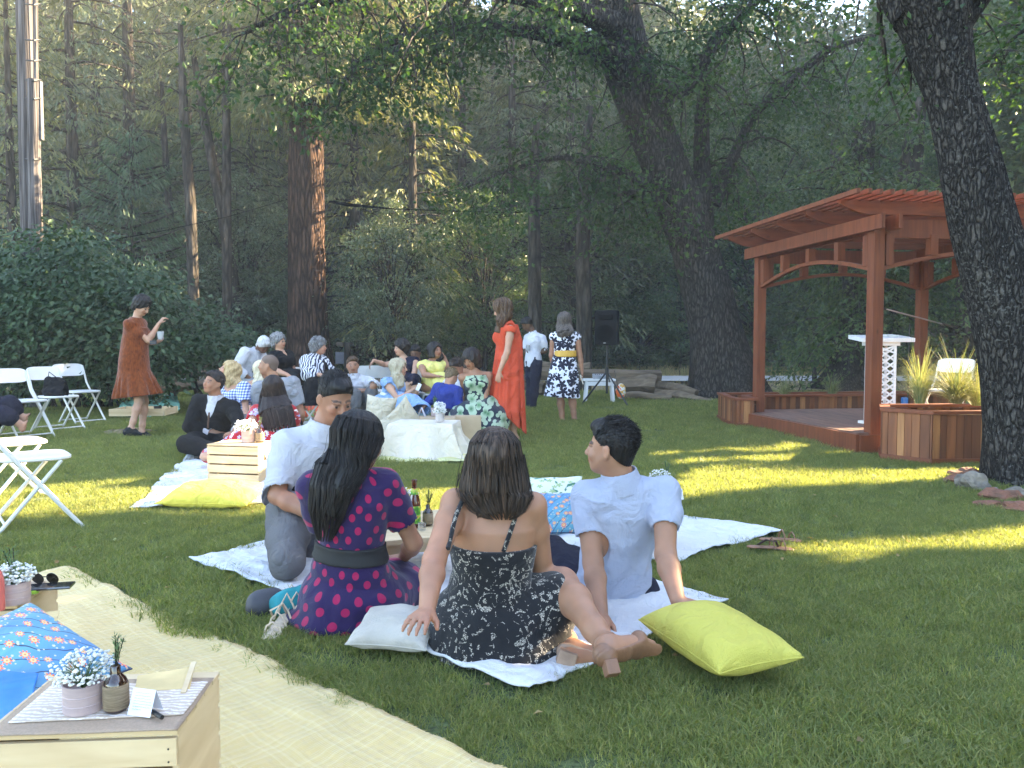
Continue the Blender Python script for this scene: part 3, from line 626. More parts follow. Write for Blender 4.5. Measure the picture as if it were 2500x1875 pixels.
leafmat('fallen', (.22, .14, .06), (.38, .28, .12), (.20, .25, .08), .2, .7)
tag(link('fallen_leaves', leafmesh('fallen_leaves', np.stack([x, y, 0*x+.035], 1)[k], rdir(int(k.sum()), 0)*[1, 1, .3], rng.uniform(.02, .055, int(k.sum())), .022, rng.normal(0, .3, (int(k.sum()), 3))+[0, 0, 1]), MATS['fallen']), 'small fallen leaves scattered over the lawn', 'leaves', kind='stuff')
# ================= grass =================
m = leafmat('grass_blades', (.17, .215, .072), (.25, .275, .095), (.40, .37, .15), .45, .5, 1.2, .3)
def tuft(n, rad, hgt, wd, seed):
    r = np.random.default_rng(seed); a = r.uniform(0, 2*np.pi, n); q = np.sqrt(r.uniform(0, 1, n))*rad; P0 = np.stack([q*np.cos(a), q*np.sin(a), 0*q], 1)
    b_ = r.uniform(0, 2*np.pi, n); s = np.stack([np.cos(b_), np.sin(b_), 0*a], 1)*(wd*r.uniform(.6, 1.2, n))[:, None]
    l = np.stack([r.normal(0, 1, n), r.normal(0, 1, n), 0*a], 1)*hgt*.55; H = hgt*r.uniform(.45, 1.15, n); up = np.stack([0*a, 0*a, H], 1)
    m1 = P0+up*.55+l*.28; tip = P0+up*r.uniform(.7, 1, (n, 1))+l
    v = np.stack([P0-s, P0+s, m1+s*.8, m1-s*.8, tip], 1).reshape(-1, 3); k = np.arange(n)*5
    return [(x_, x_+1, x_+2, x_+3) for x_ in k]+[(x_+3, x_+2, x_+4) for x_ in k], v
tufts = bpy.data.collections.new('grass_tufts')
for i in range(4):
    f_, v_ = tuft(150, .11, [.042, .05, .038, .046][i], .0021, i); me = npmesh('grass_tuft', v_, f_, False); me.materials.append(m)
    tufts.objects.link(bpy.data.objects.new('grass_tuft', me))
pts = []; scl = []
for (y0, y1, den, s0) in [(1.2, 3.2, 260, .8), (3.2, 5.5, 180, .95), (5.5, 9, 100, 1.2), (9, 13, 45, 1.5), (13, 19.2, 22, 2.0)]:
    n = int((y1-y0)*(y1*1.5+1.5)*den); y = rng.uniform(y0, y1, n); x = rng.uniform(-1, 1, n)*(y1*.75+.75)
    k = np.ones(n, bool)
    for pl in EXC:
        c = sum((Vector(q) for q in pl), V(0, 0, 0))/len(pl); k &= ~inside(x, y, [q+(c-q).normalized()*.015 for q in pl])
    k &= ~((x > 3.45) & (y > 8.2) & (y < 12.6) & (x < 7))
    pts.append(np.stack([x, y, 0*x+.003], 1)[k]); scl.append((s0*rng.uniform(.75, 1.25, n)*(1+.22*np.sin(x*1.9+y)*np.sin(y*2.3)))[k])
pts = np.concatenate(pts); scl = np.concatenate(scl).astype(np.float32)
me = bpy.data.meshes.new('lawn_grass'); me.vertices.add(len(pts)); me.vertices.foreach_set('co', pts.astype(np.float32).ravel())
at = me.attributes.new('scl', 'FLOAT', 'POINT'); at.data.foreach_set('value', scl); at = me.attributes.new('rot', 'FLOAT_VECTOR', 'POINT')
rt = np.zeros((len(pts), 3), dtype=np.float32); rt[:, 2] = rng.uniform(0, 6.28, len(pts)); at.data.foreach_set('vector', rt.ravel())
me.materials.append(m); og = tag(link('lawn_grass', me), 'mown green lawn grass between the blankets', 'grass', kind='stuff')
ng = bpy.data.node_groups.new('grass_scatter', 'GeometryNodeTree'); ng.interface.new_socket('Geometry', in_out='INPUT', socket_type='NodeSocketGeometry'); ng.interface.new_socket('Geometry', in_out='OUTPUT', socket_type='NodeSocketGeometry')
gi = ng.nodes.new('NodeGroupInput'); go = ng.nodes.new('NodeGroupOutput'); ip = ng.nodes.new('GeometryNodeInstanceOnPoints'); ci = ng.nodes.new('GeometryNodeCollectionInfo')
ci.inputs[0].default_value = tufts; ci.inputs[1].default_value = True; ci.inputs[2].default_value = True
ip.inputs['Pick Instance'].default_value = True
a1 = ng.nodes.new('GeometryNodeInputNamedAttribute'); a1.data_type = 'FLOAT'; a1.inputs[0].default_value = 'scl'
a2 = ng.nodes.new('GeometryNodeInputNamedAttribute'); a2.data_type = 'FLOAT_VECTOR'; a2.inputs[0].default_value = 'rot'
for s_, d_ in ((gi.outputs[0], ip.inputs['Points']), (ci.outputs[0], ip.inputs['Instance']), (a2.outputs[0], ip.inputs['Rotation']), (a1.outputs[0], ip.inputs['Scale']), (ip.outputs[0], go.inputs[0])): ng.links.new(s_, d_)
md = og.modifiers.new('scatter', 'NODES'); md.node_group = ng
# ================= patterned fabrics =================
def mth(t, op, a, b=None, c=None):
    n = N(t, 'Math', operation=op)
    for i, v in enumerate((a, b, c)):
        if v is None: continue
        if hasattr(v, 'is_linked'): L(t, v, n.inputs[i])
        else: n.inputs[i].default_value = v
    return n.outputs[0]
def flower(t, vec, sc, pet, size, rnd=.8, sharp=.06, inner=0):     # petalled spots: returns mask, cell colour
    vo = N(t, 'TexVoronoi', i_Scale=sc, i_Randomness=rnd, voronoi_dimensions='2D'); L(t, vec, vo.inputs['Vector'])
    s = N(t, 'VectorMath', operation='SUBTRACT'); mu = N(t, 'VectorMath', operation='SCALE'); L(t, vec, mu.inputs[0]); mu.inputs['Scale'].default_value = sc
    mp = N(t, 'VectorMath', operation='SCALE'); L(t, vo.outputs['Position'], mp.inputs[0]); mp.inputs['Scale'].default_value = sc
    L(t, mu.outputs[0], s.inputs[0]); L(t, mp.outputs[0], s.inputs[1]); x = N(t, 'SeparateXYZ'); L(t, s.outputs[0], x.inputs[0]); cs = N(t, 'SeparateColor'); L(t, vo.outputs['Color'], cs.inputs[0])
    th = mth(t, 'ARCTAN2', x.outputs[1], x.outputs[0]); th = mth(t, 'MULTIPLY_ADD', cs.outputs[0], 6.28, th); r_ = mth(t, 'SQRT', mth(t, 'ADD', mth(t, 'MULTIPLY', x.outputs[0], x.outputs[0]), mth(t, 'MULTIPLY', x.outputs[1], x.outputs[1])))
    pr = mth(t, 'MULTIPLY_ADD', mth(t, 'ABSOLUTE', mth(t, 'COSINE', mth(t, 'MULTIPLY', th, pet/2))), .7*size, .3*size); pr = mth(t, 'MULTIPLY', pr, mth(t, 'MULTIPLY_ADD', cs.outputs[1], .6, .7))
    m_ = mth(t, 'LESS_THAN', r_, pr)
    if inner: m_ = mth(t, 'MULTIPLY', m_, mth(t, 'GREATER_THAN', r_, inner))
    return m_, cs.outputs[2], r_
def swz(t, v, order='XZY', sc=(1, 1, 1)):
    s = N(t, 'SeparateXYZ'); c = N(t, 'CombineXYZ'); L(t, v, s.inputs[0])
    for i, q in enumerate(order): L(t, s.outputs['XYZ'.index(q)], c.inputs[i])
    return c.outputs[0]
def fab(name, rough=.85, sheen=.2):
    m, t, b = nt(name); MATS[name] = m; b.inputs['Roughness'].default_value = rough; b.inputs['Sheen Weight'].default_value = sheen; b.inputs['Specular IOR Level'].default_value = .25; v = coords(t); return t, b, v
def foldb(t, b, v, sc=7, d=.012, fine=300):
    n = N(t, 'TexNoise', i_Scale=sc, i_Detail=3, i_Distortion=1.0); L(t, v, n.inputs[0]); n2 = N(t, 'TexNoise', i_Scale=fine); L(t, v, n2.inputs[0]); bump(t, b, mth(t, 'MULTIPLY_ADD', n2.outputs[0], .04, n.outputs[0]), d)
t, b, v = fab('polka'); tu = N(t, 'TexCoord'); vo = N(t, 'TexVoronoi', i_Scale=15.5, i_Randomness=.32, voronoi_dimensions='2D'); mp = N(t, 'Mapping'); mp.inputs['Rotation'].default_value = (0, 0, .78); L(t, tu.outputs['UV'], mp.inputs[0]); L(t, mp.outputs[0], vo.inputs[0])
L(t, mixc(t, ramp(t, vo.outputs['Distance'], [(.245, 1), (.265, 0)]), mixc(t, .0, (.020, .010, .058), (0, 0, 0)), (.30, .010, .068)), b.inputs[0]); foldb(t, b, v, 9, .010)
t, b, v = fab('lace'); n = N(t, 'TexNoise', i_Scale=25, i_Detail=2, i_Distortion=2.2); L(t, v, n.inputs[0]); vo = N(t, 'TexVoronoi', i_Scale=150, feature='DISTANCE_TO_EDGE'); L(t, v, vo.inputs[0]); n2 = N(t, 'TexNoise', i_Scale=5); L(t, v, n2.inputs[0])
mk = mth(t, 'MULTIPLY', mth(t, 'GREATER_THAN', mth(t, 'MULTIPLY_ADD', n2.outputs[0], .22, n.outputs[0]), .69), mth(t, 'GREATER_THAN', vo.outputs['Distance'], .10)); L(t, mixc(t, mk, (.010, .010, .012), (.42, .38, .32)), b.inputs[0]); foldb(t, b, v, 8, .012, 200)
t, b, v = fab('red_floral'); q = swz(t, v); f1, c1, _ = flower(t, q, 17, 5, .34); f2, c2, _ = flower(t, q, 11, 4, .22, 1); bb = mixc(t, f1, (.42, .012, .02), mixc(t, c1, (.85, .72, .75), (.35, .38, .75))); L(t, mixc(t, f2, bb, (.9, .85, .85)), b.inputs[0]); foldb(t, b, v)
t, b, v = fab('gingham'); q = v; s = N(t, 'SeparateXYZ'); L(t, q, s.inputs[0]); a1 = mth(t, 'GREATER_THAN', mth(t, 'SINE', mth(t, 'MULTIPLY', s.outputs[0], 210)), 0); a2 = mth(t, 'GREATER_THAN', mth(t, 'SINE', mth(t, 'MULTIPLY', s.outputs[2], 210)), 0)
L(t, ramp(t, mth(t, 'MULTIPLY', mth(t, 'ADD', a1, a2), .5), [(.2, (.75, .78, .85)), (.5, (.30, .36, .6)), (.9, (.05, .08, .28))]), b.inputs[0]); foldb(t, b, v)
t, b, v = fab('zebra'); wv = N(t, 'TexWave', i_Scale=9, i_Distortion=9, i_Detail=1.5); wv.inputs['Detail Scale'].default_value = .9; L(t, v, wv.inputs[0]); L(t, ramp(t, wv.outputs['Fac'], [(.44, (.012, .016, .05)), (.56, (.7, .7, .75))]), b.inputs[0])
t, b, v = fab('leafprint', .7); q = swz(t, v); f1, c1, r1 = flower(t, q, 7, 2, .50, 1); wv = N(t, 'TexWave', i_Scale=7, i_Distortion=12, i_Detail=2, wave_type='BANDS'); L(t, v, wv.inputs[0]); f2, c2, r2 = flower(t, q, 10.5, 2, .42, 1)
mk = mth(t, 'MAXIMUM', f1, f2); L(t, mixc(t, mk, (.010, .018, .035), mixc(t, ramp(t, r1, [(.05, 0), (.3, 1)]), mixc(t, c1, (.03, .12, .05), (.10, .22, .10)), (.36, .46, .32))), b.inputs[0]); foldb(t, b, v)
t, b, v = fab('black_floral'); q = swz(t, v); f1, c1, r1 = flower(t, q, 7.5, 5, .58, .75); f2, c2, r2 = flower(t, q, 15, 3, .34, 1); mk = mth(t, 'MAXIMUM', f1, f2); L(t, mixc(t, mk, (.78, .78, .86), (.012, .012, .03)), b.inputs[0]); foldb(t, b, v, 6, .01)
t, b, v = fab('blue_floral'); f1, c1, r1 = flower(t, coords(t, 'UV'), 3.4, 8, .30, .9); f2, c2, r2 = flower(t, coords(t, 'UV', (1, 1, 1), (0, 0, 1)), 6.5, 6, .15, 1); n = N(t, 'TexNoise', i_Scale=4); L(t, v, n.inputs[0]); wv = N(t, 'TexWave', i_Scale=1.3, i_Distortion=6, i_Detail=2); L(t, coords(t, 'UV', (1, 1, 1), (0, 0, .7)), wv.inputs[0])
bb = mixc(t, ramp(t, n.outputs[0], [(.4, 0), (.6, 1)]), (.10, .25, .44), (.13, .34, .44)); bb = mixc(t, ramp(t, wv.outputs['Fac'], [(.0, 1), (.03, 0)]), bb, (.04, .05, .10)); bb = mixc(t, f2, bb, (.62, .55, .35)); bb = mixc(t, f1, bb, ramp(t, r1, [(.0, (.5, .1, .04)), (.10, (.9, .6, .25)), (.2, (.75, .10, .05)), (.34, (.8, .5, .35))])); L(t, bb, b.inputs[0]); foldb(t, b, v, 12, .008)
t, b, v = fab('red_tree_print'); n = N(t, 'TexNoise', i_Scale=9, i_Detail=5); L(t, v, n.inputs[0]); wv = N(t, 'TexWave', i_Scale=6, i_Distortion=8, i_Detail=3); L(t, v, wv.inputs[0]); bb = ramp(t, n.outputs[0], [(.35, (.30, .45, .18)), (.45, (.75, .12, .06)), (.7, (.85, .28, .16))]); L(t, mixc(t, ramp(t, wv.outputs['Fac'], [(.04, 1), (.1, 0)]), bb, (.10, .03, .05)), b.inputs[0])
t, b, v = fab('bird_print'); f1, c1, r1 = flower(t, coords(t, 'UV'), 3.2, 5, .35, .8); n = N(t, 'TexNoise', i_Scale=7, i_Detail=6, i_Distortion=1.5); L(t, v, n.inputs[0]); bb = mixc(t, ramp(t, n.outputs[0], [(.62, 0), (.64, 1)]), (.66, .68, .58), (.07, .20, .12)); L(t, mixc(t, f1, bb, (.35, .45, .2)), b.inputs[0])
t, b, v = fab('rust_fuzzy', 1, .25); n = N(t, 'TexNoise', i_Scale=60, i_Detail=4); L(t, coords(t, 'Object', (1, 1, .35)), n.inputs[0]); L(t, ramp(t, n.outputs[0], [(.3, (.10, .022, .005)), (.7, (.24, .058, .011))]), b.inputs[0]); bump(t, b, n.outputs[0], .008)
t, b, v = fab('plaid_blanket'); s = N(t, 'SeparateXYZ'); vv = coords(t, 'Object', (1, 1, 1), (0, 0, R(42))); n = N(t, 'TexNoise', i_Scale=2.2, i_Detail=2); L(t, vv, n.inputs[0]); vd = N(t, 'VectorMath', operation='MULTIPLY_ADD'); L(t, n.outputs['Color'], vd.inputs[0]); vd.inputs[1].default_value = (.10, .10, .1); L(t, vv, vd.inputs[2]); L(t, vd.outputs[0], s.inputs[0])
ax = mth(t, 'SINE', mth(t, 'MULTIPLY', s.outputs[0], 42)); ay = mth(t, 'SINE', mth(t, 'MULTIPLY', s.outputs[1], 42)); sx = mth(t, 'SINE', mth(t, 'MULTIPLY', s.outputs[0], 210)); sy = mth(t, 'SINE', mth(t, 'MULTIPLY', s.outputs[1], 210))
px_ = mth(t, 'MULTIPLY', mth(t, 'GREATER_THAN', ax, .2), mth(t, 'GREATER_THAN', sx, .55)); py_ = mth(t, 'MULTIPLY', mth(t, 'GREATER_THAN', ay, .2), mth(t, 'GREATER_THAN', sy, .55))
L(t, mixc(t, mth(t, 'MULTIPLY', mth(t, 'ADD', px_, py_), .5), (.66, .50, .215), (.72, .58, .29)), b.inputs[0]); sx2 = mth(t, 'SINE', mth(t, 'MULTIPLY', s.outputs[0], 900)); sy2 = mth(t, 'SINE', mth(t, 'MULTIPLY', s.outputs[1], 900)); n5 = N(t, 'TexNoise', i_Scale=13, i_Detail=4); L(t, vv, n5.inputs[0]); bump(t, b, mth(t, 'ADD', mth(t, 'ADD', mth(t, 'MULTIPLY', sx, .25), mth(t, 'MULTIPLY', sy, .25)), mth(t, 'ADD', mth(t, 'MULTIPLY', n5.outputs[0], 4.5), mth(t, 'MULTIPLY', mth(t, 'ADD', sx2, sy2), .12))), .004)
mat('white_shirt', (.80, .80, .86), .85, (.76, .76, .83), ns=3, bs=400, bd=.014, folds=8, spec=.2); mat('blue_shirt', (.62, .67, .83), .85, (.59, .64, .80), ns=3, bs=350, bd=.014, folds=7, spec=.2)
mat('grey_trousers', (.19, .185, .19), .9, (.16, .155, .16), ns=4, bs=260, bd=.012, folds=8, spec=.2); mat('navy_trousers', (.030, .030, .050), .9, (.022, .022, .038), ns=4, bs=260, bd=.012, folds=8, spec=.2)
mat('black_suit', (.017, .016, .017), .9, (.012, .012, .013), ns=4, bs=260, bd=.012, folds=6, spec=.25); mat('black_cloth', (.012, .012, .014), .9, (.008, .008, .010), ns=5, folds=6, bd=.012, spec=.2); mat('navy_cloth', (.016, .016, .035), .9, folds=6, bd=.012, spec=.2)
mat('coral_cloth', (.58, .080, .036), .8, (.52, .068, .030), ns=2, folds=3, bd=.014, spec=.25); mat('yellow_dress', (.74, .68, .20), .85, (.70, .62, .18), ns=3, folds=6, bd=.012); mat('sky_cloth', (.27, .42, .68), .85, (.24, .38, .63), ns=3, folds=7, bd=.014)
mat('royal_cloth', (.018, .035, .24), .85, (.013, .026, .19), ns=3, folds=7, bd=.014); mat('grey_cloth', (.30, .31, .34), .9, folds=6, bd=.012); mat('belt_black', (.010, .010, .011), .7, bs=500, bd=.001); mat('belt_yellow', (.72, .42, .06), .5); mat('belt_white', (.75, .74, .65), .6)
mat('tie_dark', (.03, .025, .05), .6); mat('tie_brown', (.10, .05, .03), .6); mat('shoe_black', (.012, .012, .013), .8); mat('leather_tan', (.27, .13, .07), .5, (.20, .10, .055), ns=8, spec=.5, bs=90, bd=.001); mat('sole_tan', (.40, .27, .19), .7, (.27, .18, .13), ns=14, bs=80, bd=.001); mat('sandal_gold', (.62, .50, .36), .45, (.5, .4, .3), ns=30); mat('metal', (.55, .55, .56), .3, metal=1)
# ================= people =================
class Fig:
    def __init__(s, Y, head, neck, pel, yaw, fyaw=None, fp=0, froll=0, sc=1.0, w=1.0, fem=True, slouch=.0, shw=1.0, **J):
        pt = lambda q, y=Y: P(q[0], q[1], y+(q[2] if len(q) > 2 else 0))
        s.s = sc; s.w = w; s.fem = fem; s.Y = Y; s.H = pt(head); s.N = pt(neck); s.Pv = pt(pel); s.slouch = slouch
        s.up = (s.N-s.Pv).normalized(); a = R(yaw); rt = V(math.sin(a), -math.cos(a), 0); s.rt = (rt-s.up*rt.dot(s.up)).normalized(); s.fw = s.up.cross(s.rt)
        fy = R(yaw if fyaw is None else fyaw); pr = R(fp); s.hf = V(math.cos(fy)*math.cos(pr), math.sin(fy)*math.cos(pr), math.sin(pr)); hr = V(math.sin(fy), -math.cos(fy), 0)
        s.hr = (hr*math.cos(R(froll))+hr.cross(s.hf)*math.sin(R(froll))).normalized(); s.hu = s.hr.cross(s.hf)
        s.j = {}
        for side, sg in (('L', -1), ('R', 1)):
            s.j['sh'+side] = s.N-s.up*.055*sc+s.rt*(sg*.165*sc*shw*(1 if fem else 1.12))
            s.j['hi'+side] = s.Pv+s.rt*(sg*.095*sc)
            for nm, par, ln in (('sh', None, 0), ('el', 'sh', .285), ('wr', 'el', .25), ('ti', 'wr', .17), ('hi', None, 0), ('kn', 'hi', .43), ('an', 'kn', .41), ('to', 'an', .2)):
                q = J.get(nm+side)
                if q is None: continue
                if isinstance(q, Vector): s.j[nm+side] = q
                elif par is None: s.j[nm+side] = pt(q)
                elif len(q) == 4: s.j[nm+side] = P(q[0], q[1], q[3])
                else: s.j[nm+side] = solve(q[0], q[1], s.j[par+side], ln*sc, q[2] if len(q) > 2 else 0)
    def pts(s): return [s.H, s.N, s.Pv]+list(s.j.values())
    def tp(s, t): return s.Pv.lerp(s.N, t)-s.fw*(s.slouch*4*t*(1-t))
    def torso(s, F, inf=0, t0=-.06, t1=1.0, hipw=1.0):
        c, w, q = s.s, s.w, s.fem
        pr = [(-.06, .155, .115), (.08, .172 if q else .158, .128), (.25, .155 if q else .148, .115), (.42, .128 if q else .142, .098), (.6, .142 if q else .158, .108), (.78, .156 if q else .178, .112), (.9, .14 if q else .165, .09), (1.0, .07, .06)]
        F.loft([(s.tp(t), a*c*w*(hipw if t < .3 else 1)+inf, b*c*w+inf) for t, a, b in pr if t0 <= t <= t1], s.rt, .03)
        if t1 > .9:
            for sd_ in 'LR': F.cap(s.tp(.93), s.j['sh'+sd_], .055*c*w+inf, .052*c*w+inf, .035)
        if q and t1 > .65:
                for g in (-1, 1): F.ell(s.tp(.7)+s.fw*.085*c*w+s.rt*(g*.07*c), (.062*c*w+inf, .058*c*w+inf, .062*c*w+inf), (s.rt, s.fw, s.up), .03)
        return F
    def arm(s, F, sd_, a=0.0, b=2.0, inf=0, k=.02):     # from a to b (1 = elbow, 2 = wrist)
        j = s.j; c = s.s*s.w*(.93 if s.fem else 1.05)
        if 'el'+sd_ not in j: return F
        kp = [(0, .052), (.35, .048), (1, .039), (1.3, .041), (2, .0265)]
        def at(t): return (j['sh'+sd_].lerp(j['el'+sd_], t) if t <= 1 else j['el'+sd_].lerp(j['wr'+sd_], t-1))
        if 'wr'+sd_ not in j: b = min(b, 1)
        ts = [a]+[t for t, _ in kp if a < t < b]+[b]; rs = [np.interp(t, [q[0] for q in kp], [q[1] for q in kp])*c+inf for t in ts]
        return F.chain([at(t) for t in ts], rs, k)
    def leg(s, F, sd_, a=0.0, b=2.0, inf=0, k=.03, wf=1.0):
        j = s.j; c = s.s*s.w*wf
        if 'kn'+sd_ not in j: return F
        kp = [(0, .088), (.5, .076), (1, .054), (1.3, .056), (1.75, .038), (2, .034)]
        def at(t): return (j['hi'+sd_].lerp(j['kn'+sd_], t) if t <= 1 else j['kn'+sd_].lerp(j['an'+sd_], t-1))
        if 'an'+sd_ not in j: b = min(b, 1)
        ts = [a]+[t for t, _ in kp if a < t < b]+[b]; rs = [np.interp(t, [q[0] for q in kp], [q[1] for q in kp])*c+inf for t in ts]
        return F.chain([at(t) for t in ts], rs, k)
    def hand(s, F, w, d, n, side=1, curl=.5, sp=1.0):   # palm + four fingers + thumb; n = palm normal
        c = s.s*(.93 if s.fem else 1.04); d = d.normalized(); n = (n-d*n.dot(d)).normalized(); x = d.cross(n)*side
        k0 = w+d*.085*c
        F.cap(w, w+d*.05*c, .024*c, .030*c, .012, fl=.55, fn=n)
        for i in range(4): F.cap(w+d*.025*c+x*((i-1.5)*.011*c), k0+x*((i-1.5)*.0195*c), .0135*c, .0105*c, .010)
        for i, L_ in enumerate((.070, .078, .073, .057)):
            p = k0+x*((i-1.5)*.0195*c); dd = (d+x*((i-1.5)*.10*sp)).normalized(); cu = curl*(1+.14*i)
            for q, fr in enumerate((.42, .33, .25)):
                a = cu*(.5+.5*q); ax = (d.cross(n)).normalized(); dd2 = (dd*math.cos(a)+n*math.sin(a)).normalized(); p2 = p+dd2*L_*c*fr; F.cap(p, p2, (.0092-.0009*q)*c, (.0086-.001*q)*c, .004); p = p2; dd = dd2
        b = w+d*.02*c-x*.022*c; td = (d*.75-x*.6+n*.35).normalized(); m = b+td*.045*c; F.cap(b, m, .0135*c, .0105*c, .012); F.cap(m, m+(td*.6+d*.5+n*.2).normalized()*.033*c, .010*c, .0078*c, .004)
    def foot(s, F, sd_, inf=0):
        j = s.j
        if 'to'+sd_ not in j: return F
        a, t = j['an'+sd_], j['to'+sd_]; d = (t-a); sh = (a-j['kn'+sd_]).normalized(); c = s.s; dn = (d-sh*d.dot(sh)); dn = dn.normalized() if dn.length > .02 else d.normalized()
        heel = a+sh*.055*c-dn*.035*c; ball = t-dn*.06*c; x = dn.cross(sh).normalized()
        F.cap(a, heel, .034*c+inf, .03*c+inf, .02); F.cap(heel, ball, .03*c+inf, .028*c+inf, .02); F.cap(a, ball, .033*c+inf, .026*c+inf, .03)
        F.cap(ball-x*.016*c, t-x*.012*c, .021*c+inf, .013*c+inf, .012); F.cap(ball+x*.018*c, t+x*.018*c-dn*.015*c, .019*c+inf, .011*c+inf, .012)
        return F
    def headsdf(s, F):
        c = s.s; H, f, r, u = s.H, s.hf, s.hr, s.hu; M = (r, f, u); q = .97 if s.fem else 1.03
        F.ell(H+u*.035*c-f*.012*c, (.076*c*q, .094*c, .083*c), M, .02); F.ell(H-u*.028*c+f*.022*c, (.060*c*q, .068*c, .080*c), M, .03)
        F.cap(H-u*.078*c+f*.058*c-r*.012*c, H-u*.078*c+f*.058*c+r*.012*c, (.019 if s.fem else .023)*c, None, .025)
        for g in (-1, 1):
            F.cap(H-u*.03*c-f*.0*c+r*(g*.056*c), H-u*.072*c+f*.045*c+r*(g*.022*c), .02*c, .018*c, .025)
            F.ell(H+u*.002*c+f*.092*c+r*(g*.031*c), (.017*c, .012*c, .010*c), M, .010, 'cut')
            F.ell(H-u*.000*c+f*.077*c+r*(g*.031*c), (.0145*c,)*3, M, .002)
            F.cap(H+u*.020*c+f*.088*c+r*(g*.012*c), H+u*.020*c+f*.078*c+r*(g*.045*c), .008*c, .006*c, .010)
            F.ell(H-u*.028*c+f*.066*c+r*(g*.036*c), (.022*c, .02*c, .022*c), M, .02)
            F.ell(H-u*.004*c-f*.008*c+r*(g*.078*c*q), (.010*c, .019*c, .031*c), (r*.9+f*.3*g, f, u), .005); F.ell(H-u*.002*c-f*.004*c+r*(g*.088*c*q), (.006*c, .010*c, .017*c), M, .004, 'cut')
        F.cap(H+u*.010*c+f*.090*c, H-u*.026*c+f*.108*c, .0075*c, .0115*c, .010); F.cap(H-u*.029*c+f*.098*c-r*.011*c, H-u*.029*c+f*.098*c+r*.011*c, .0075*c, None, .006)
        F.cap(H-u*.049*c+f*.089*c-r*.016*c, H-u*.049*c+f*.089*c+r*.016*c, .0075*c, None, .006); F.cap(H-u*.060*c+f*.086*c-r*.013*c, H-u*.060*c+f*.086*c+r*.013*c, .0075*c, None, .006)
        F.cap(H-u*.045*c-f*.02*c, s.N-s.up*.01*c, (.046 if s.fem else .057)*c, (.05 if s.fem else .062)*c, .03)
    def paint(s, v, skin):
        c = s.s; q = v-A3(s.H); x = q@A3(s.hr)/c; y = q@A3(s.hf)/c; z = q@A3(s.hu)/c; col = np.tile(np.array(skin, dtype=np.float32), (len(v), 1)); n = vnoise(v, 19)*.05+vnoise(v, 47, 3)*.04+1; col *= n[:, None]; rd = np.clip(vnoise(v, 9, 7), 0, 1)*.12; col[:, 1] *= 1-rd; col[:, 2] *= 1-rd
        face = (y > .05) & (np.abs(z) < .12); ax = np.abs(x)
        def bl(mask, cc, k): col[mask] = col[mask]*(1-k)+np.array(cc)*k
        bl(face & (ax > .03) & (ax < .055) & (z < -.015) & (z > -.05), (skin[0]*1.05, skin[1]*.78, skin[2]*.72), .5)
        bl(face & (ax < .026) & (z < -.044) & (z > -.066), (skin[0]*.85, skin[1]*.45, skin[2]*.45), .8)
        bl(face & (ax < .022) & (np.abs(z+.055) < .0025), (.1, .03, .03), .7)
        e = face & (((ax-.031)/.013)**2+(z/.006)**2 < 1); bl(e, (skin[0]*.8+.06, skin[1]*.8+.08, skin[2]*.8+.09), .9); bl(face & (np.hypot(ax-.031, z) < .0068), (.03, .02, .015), 1)
        bl(face & (ax > .014) & (ax < .05) & (np.abs(z-.011) < .0025), (.05, .03, .02), .6)
        bl(face & (ax > .012) & (ax < .052) & (np.abs(z-.024-.004*np.sin(ax*60)) < .0045), s.brow, .8)
        if s.fade: bl((y*.63-(z-.040)*.78 < 0) & (z > -.09) & (y < .03), (.035, .026, .022), .72)
        if s.stub: bl((y > .0) & (z < -.035) & (z > -.11) & ~((ax < .026) & (z > -.066)), (skin[0]*.6, skin[1]*.62, skin[2]*.65), .45)
        return col
def sdfmesh(name, F, mat, parent, col=None, sm=1, uvf=None, extra=None):
    v, f = F.mesh(name, sm); uv = uvf(v) if uvf is not None else None; cc = col(v) if col else None
    if extra is not None: f = np.concatenate([f, extra[1]+len(v)]); v = np.concatenate([v, extra[0]])
    me = npmesh(name, v, f, True, uv, cc); return link(name, me, mat, parent)
SK = dict(light=(.47, .27, .18), fair=(.50, .30, .205), tan=(.35, .185, .112), olive=(.36, .19, .115), brown=(.16, .075, .04), dark=(.11, .055, .03))
mat('skin', (.6, .4, .3), .52, attr=True, sss=.12, bs=260, bd=.0004, spec=.4)
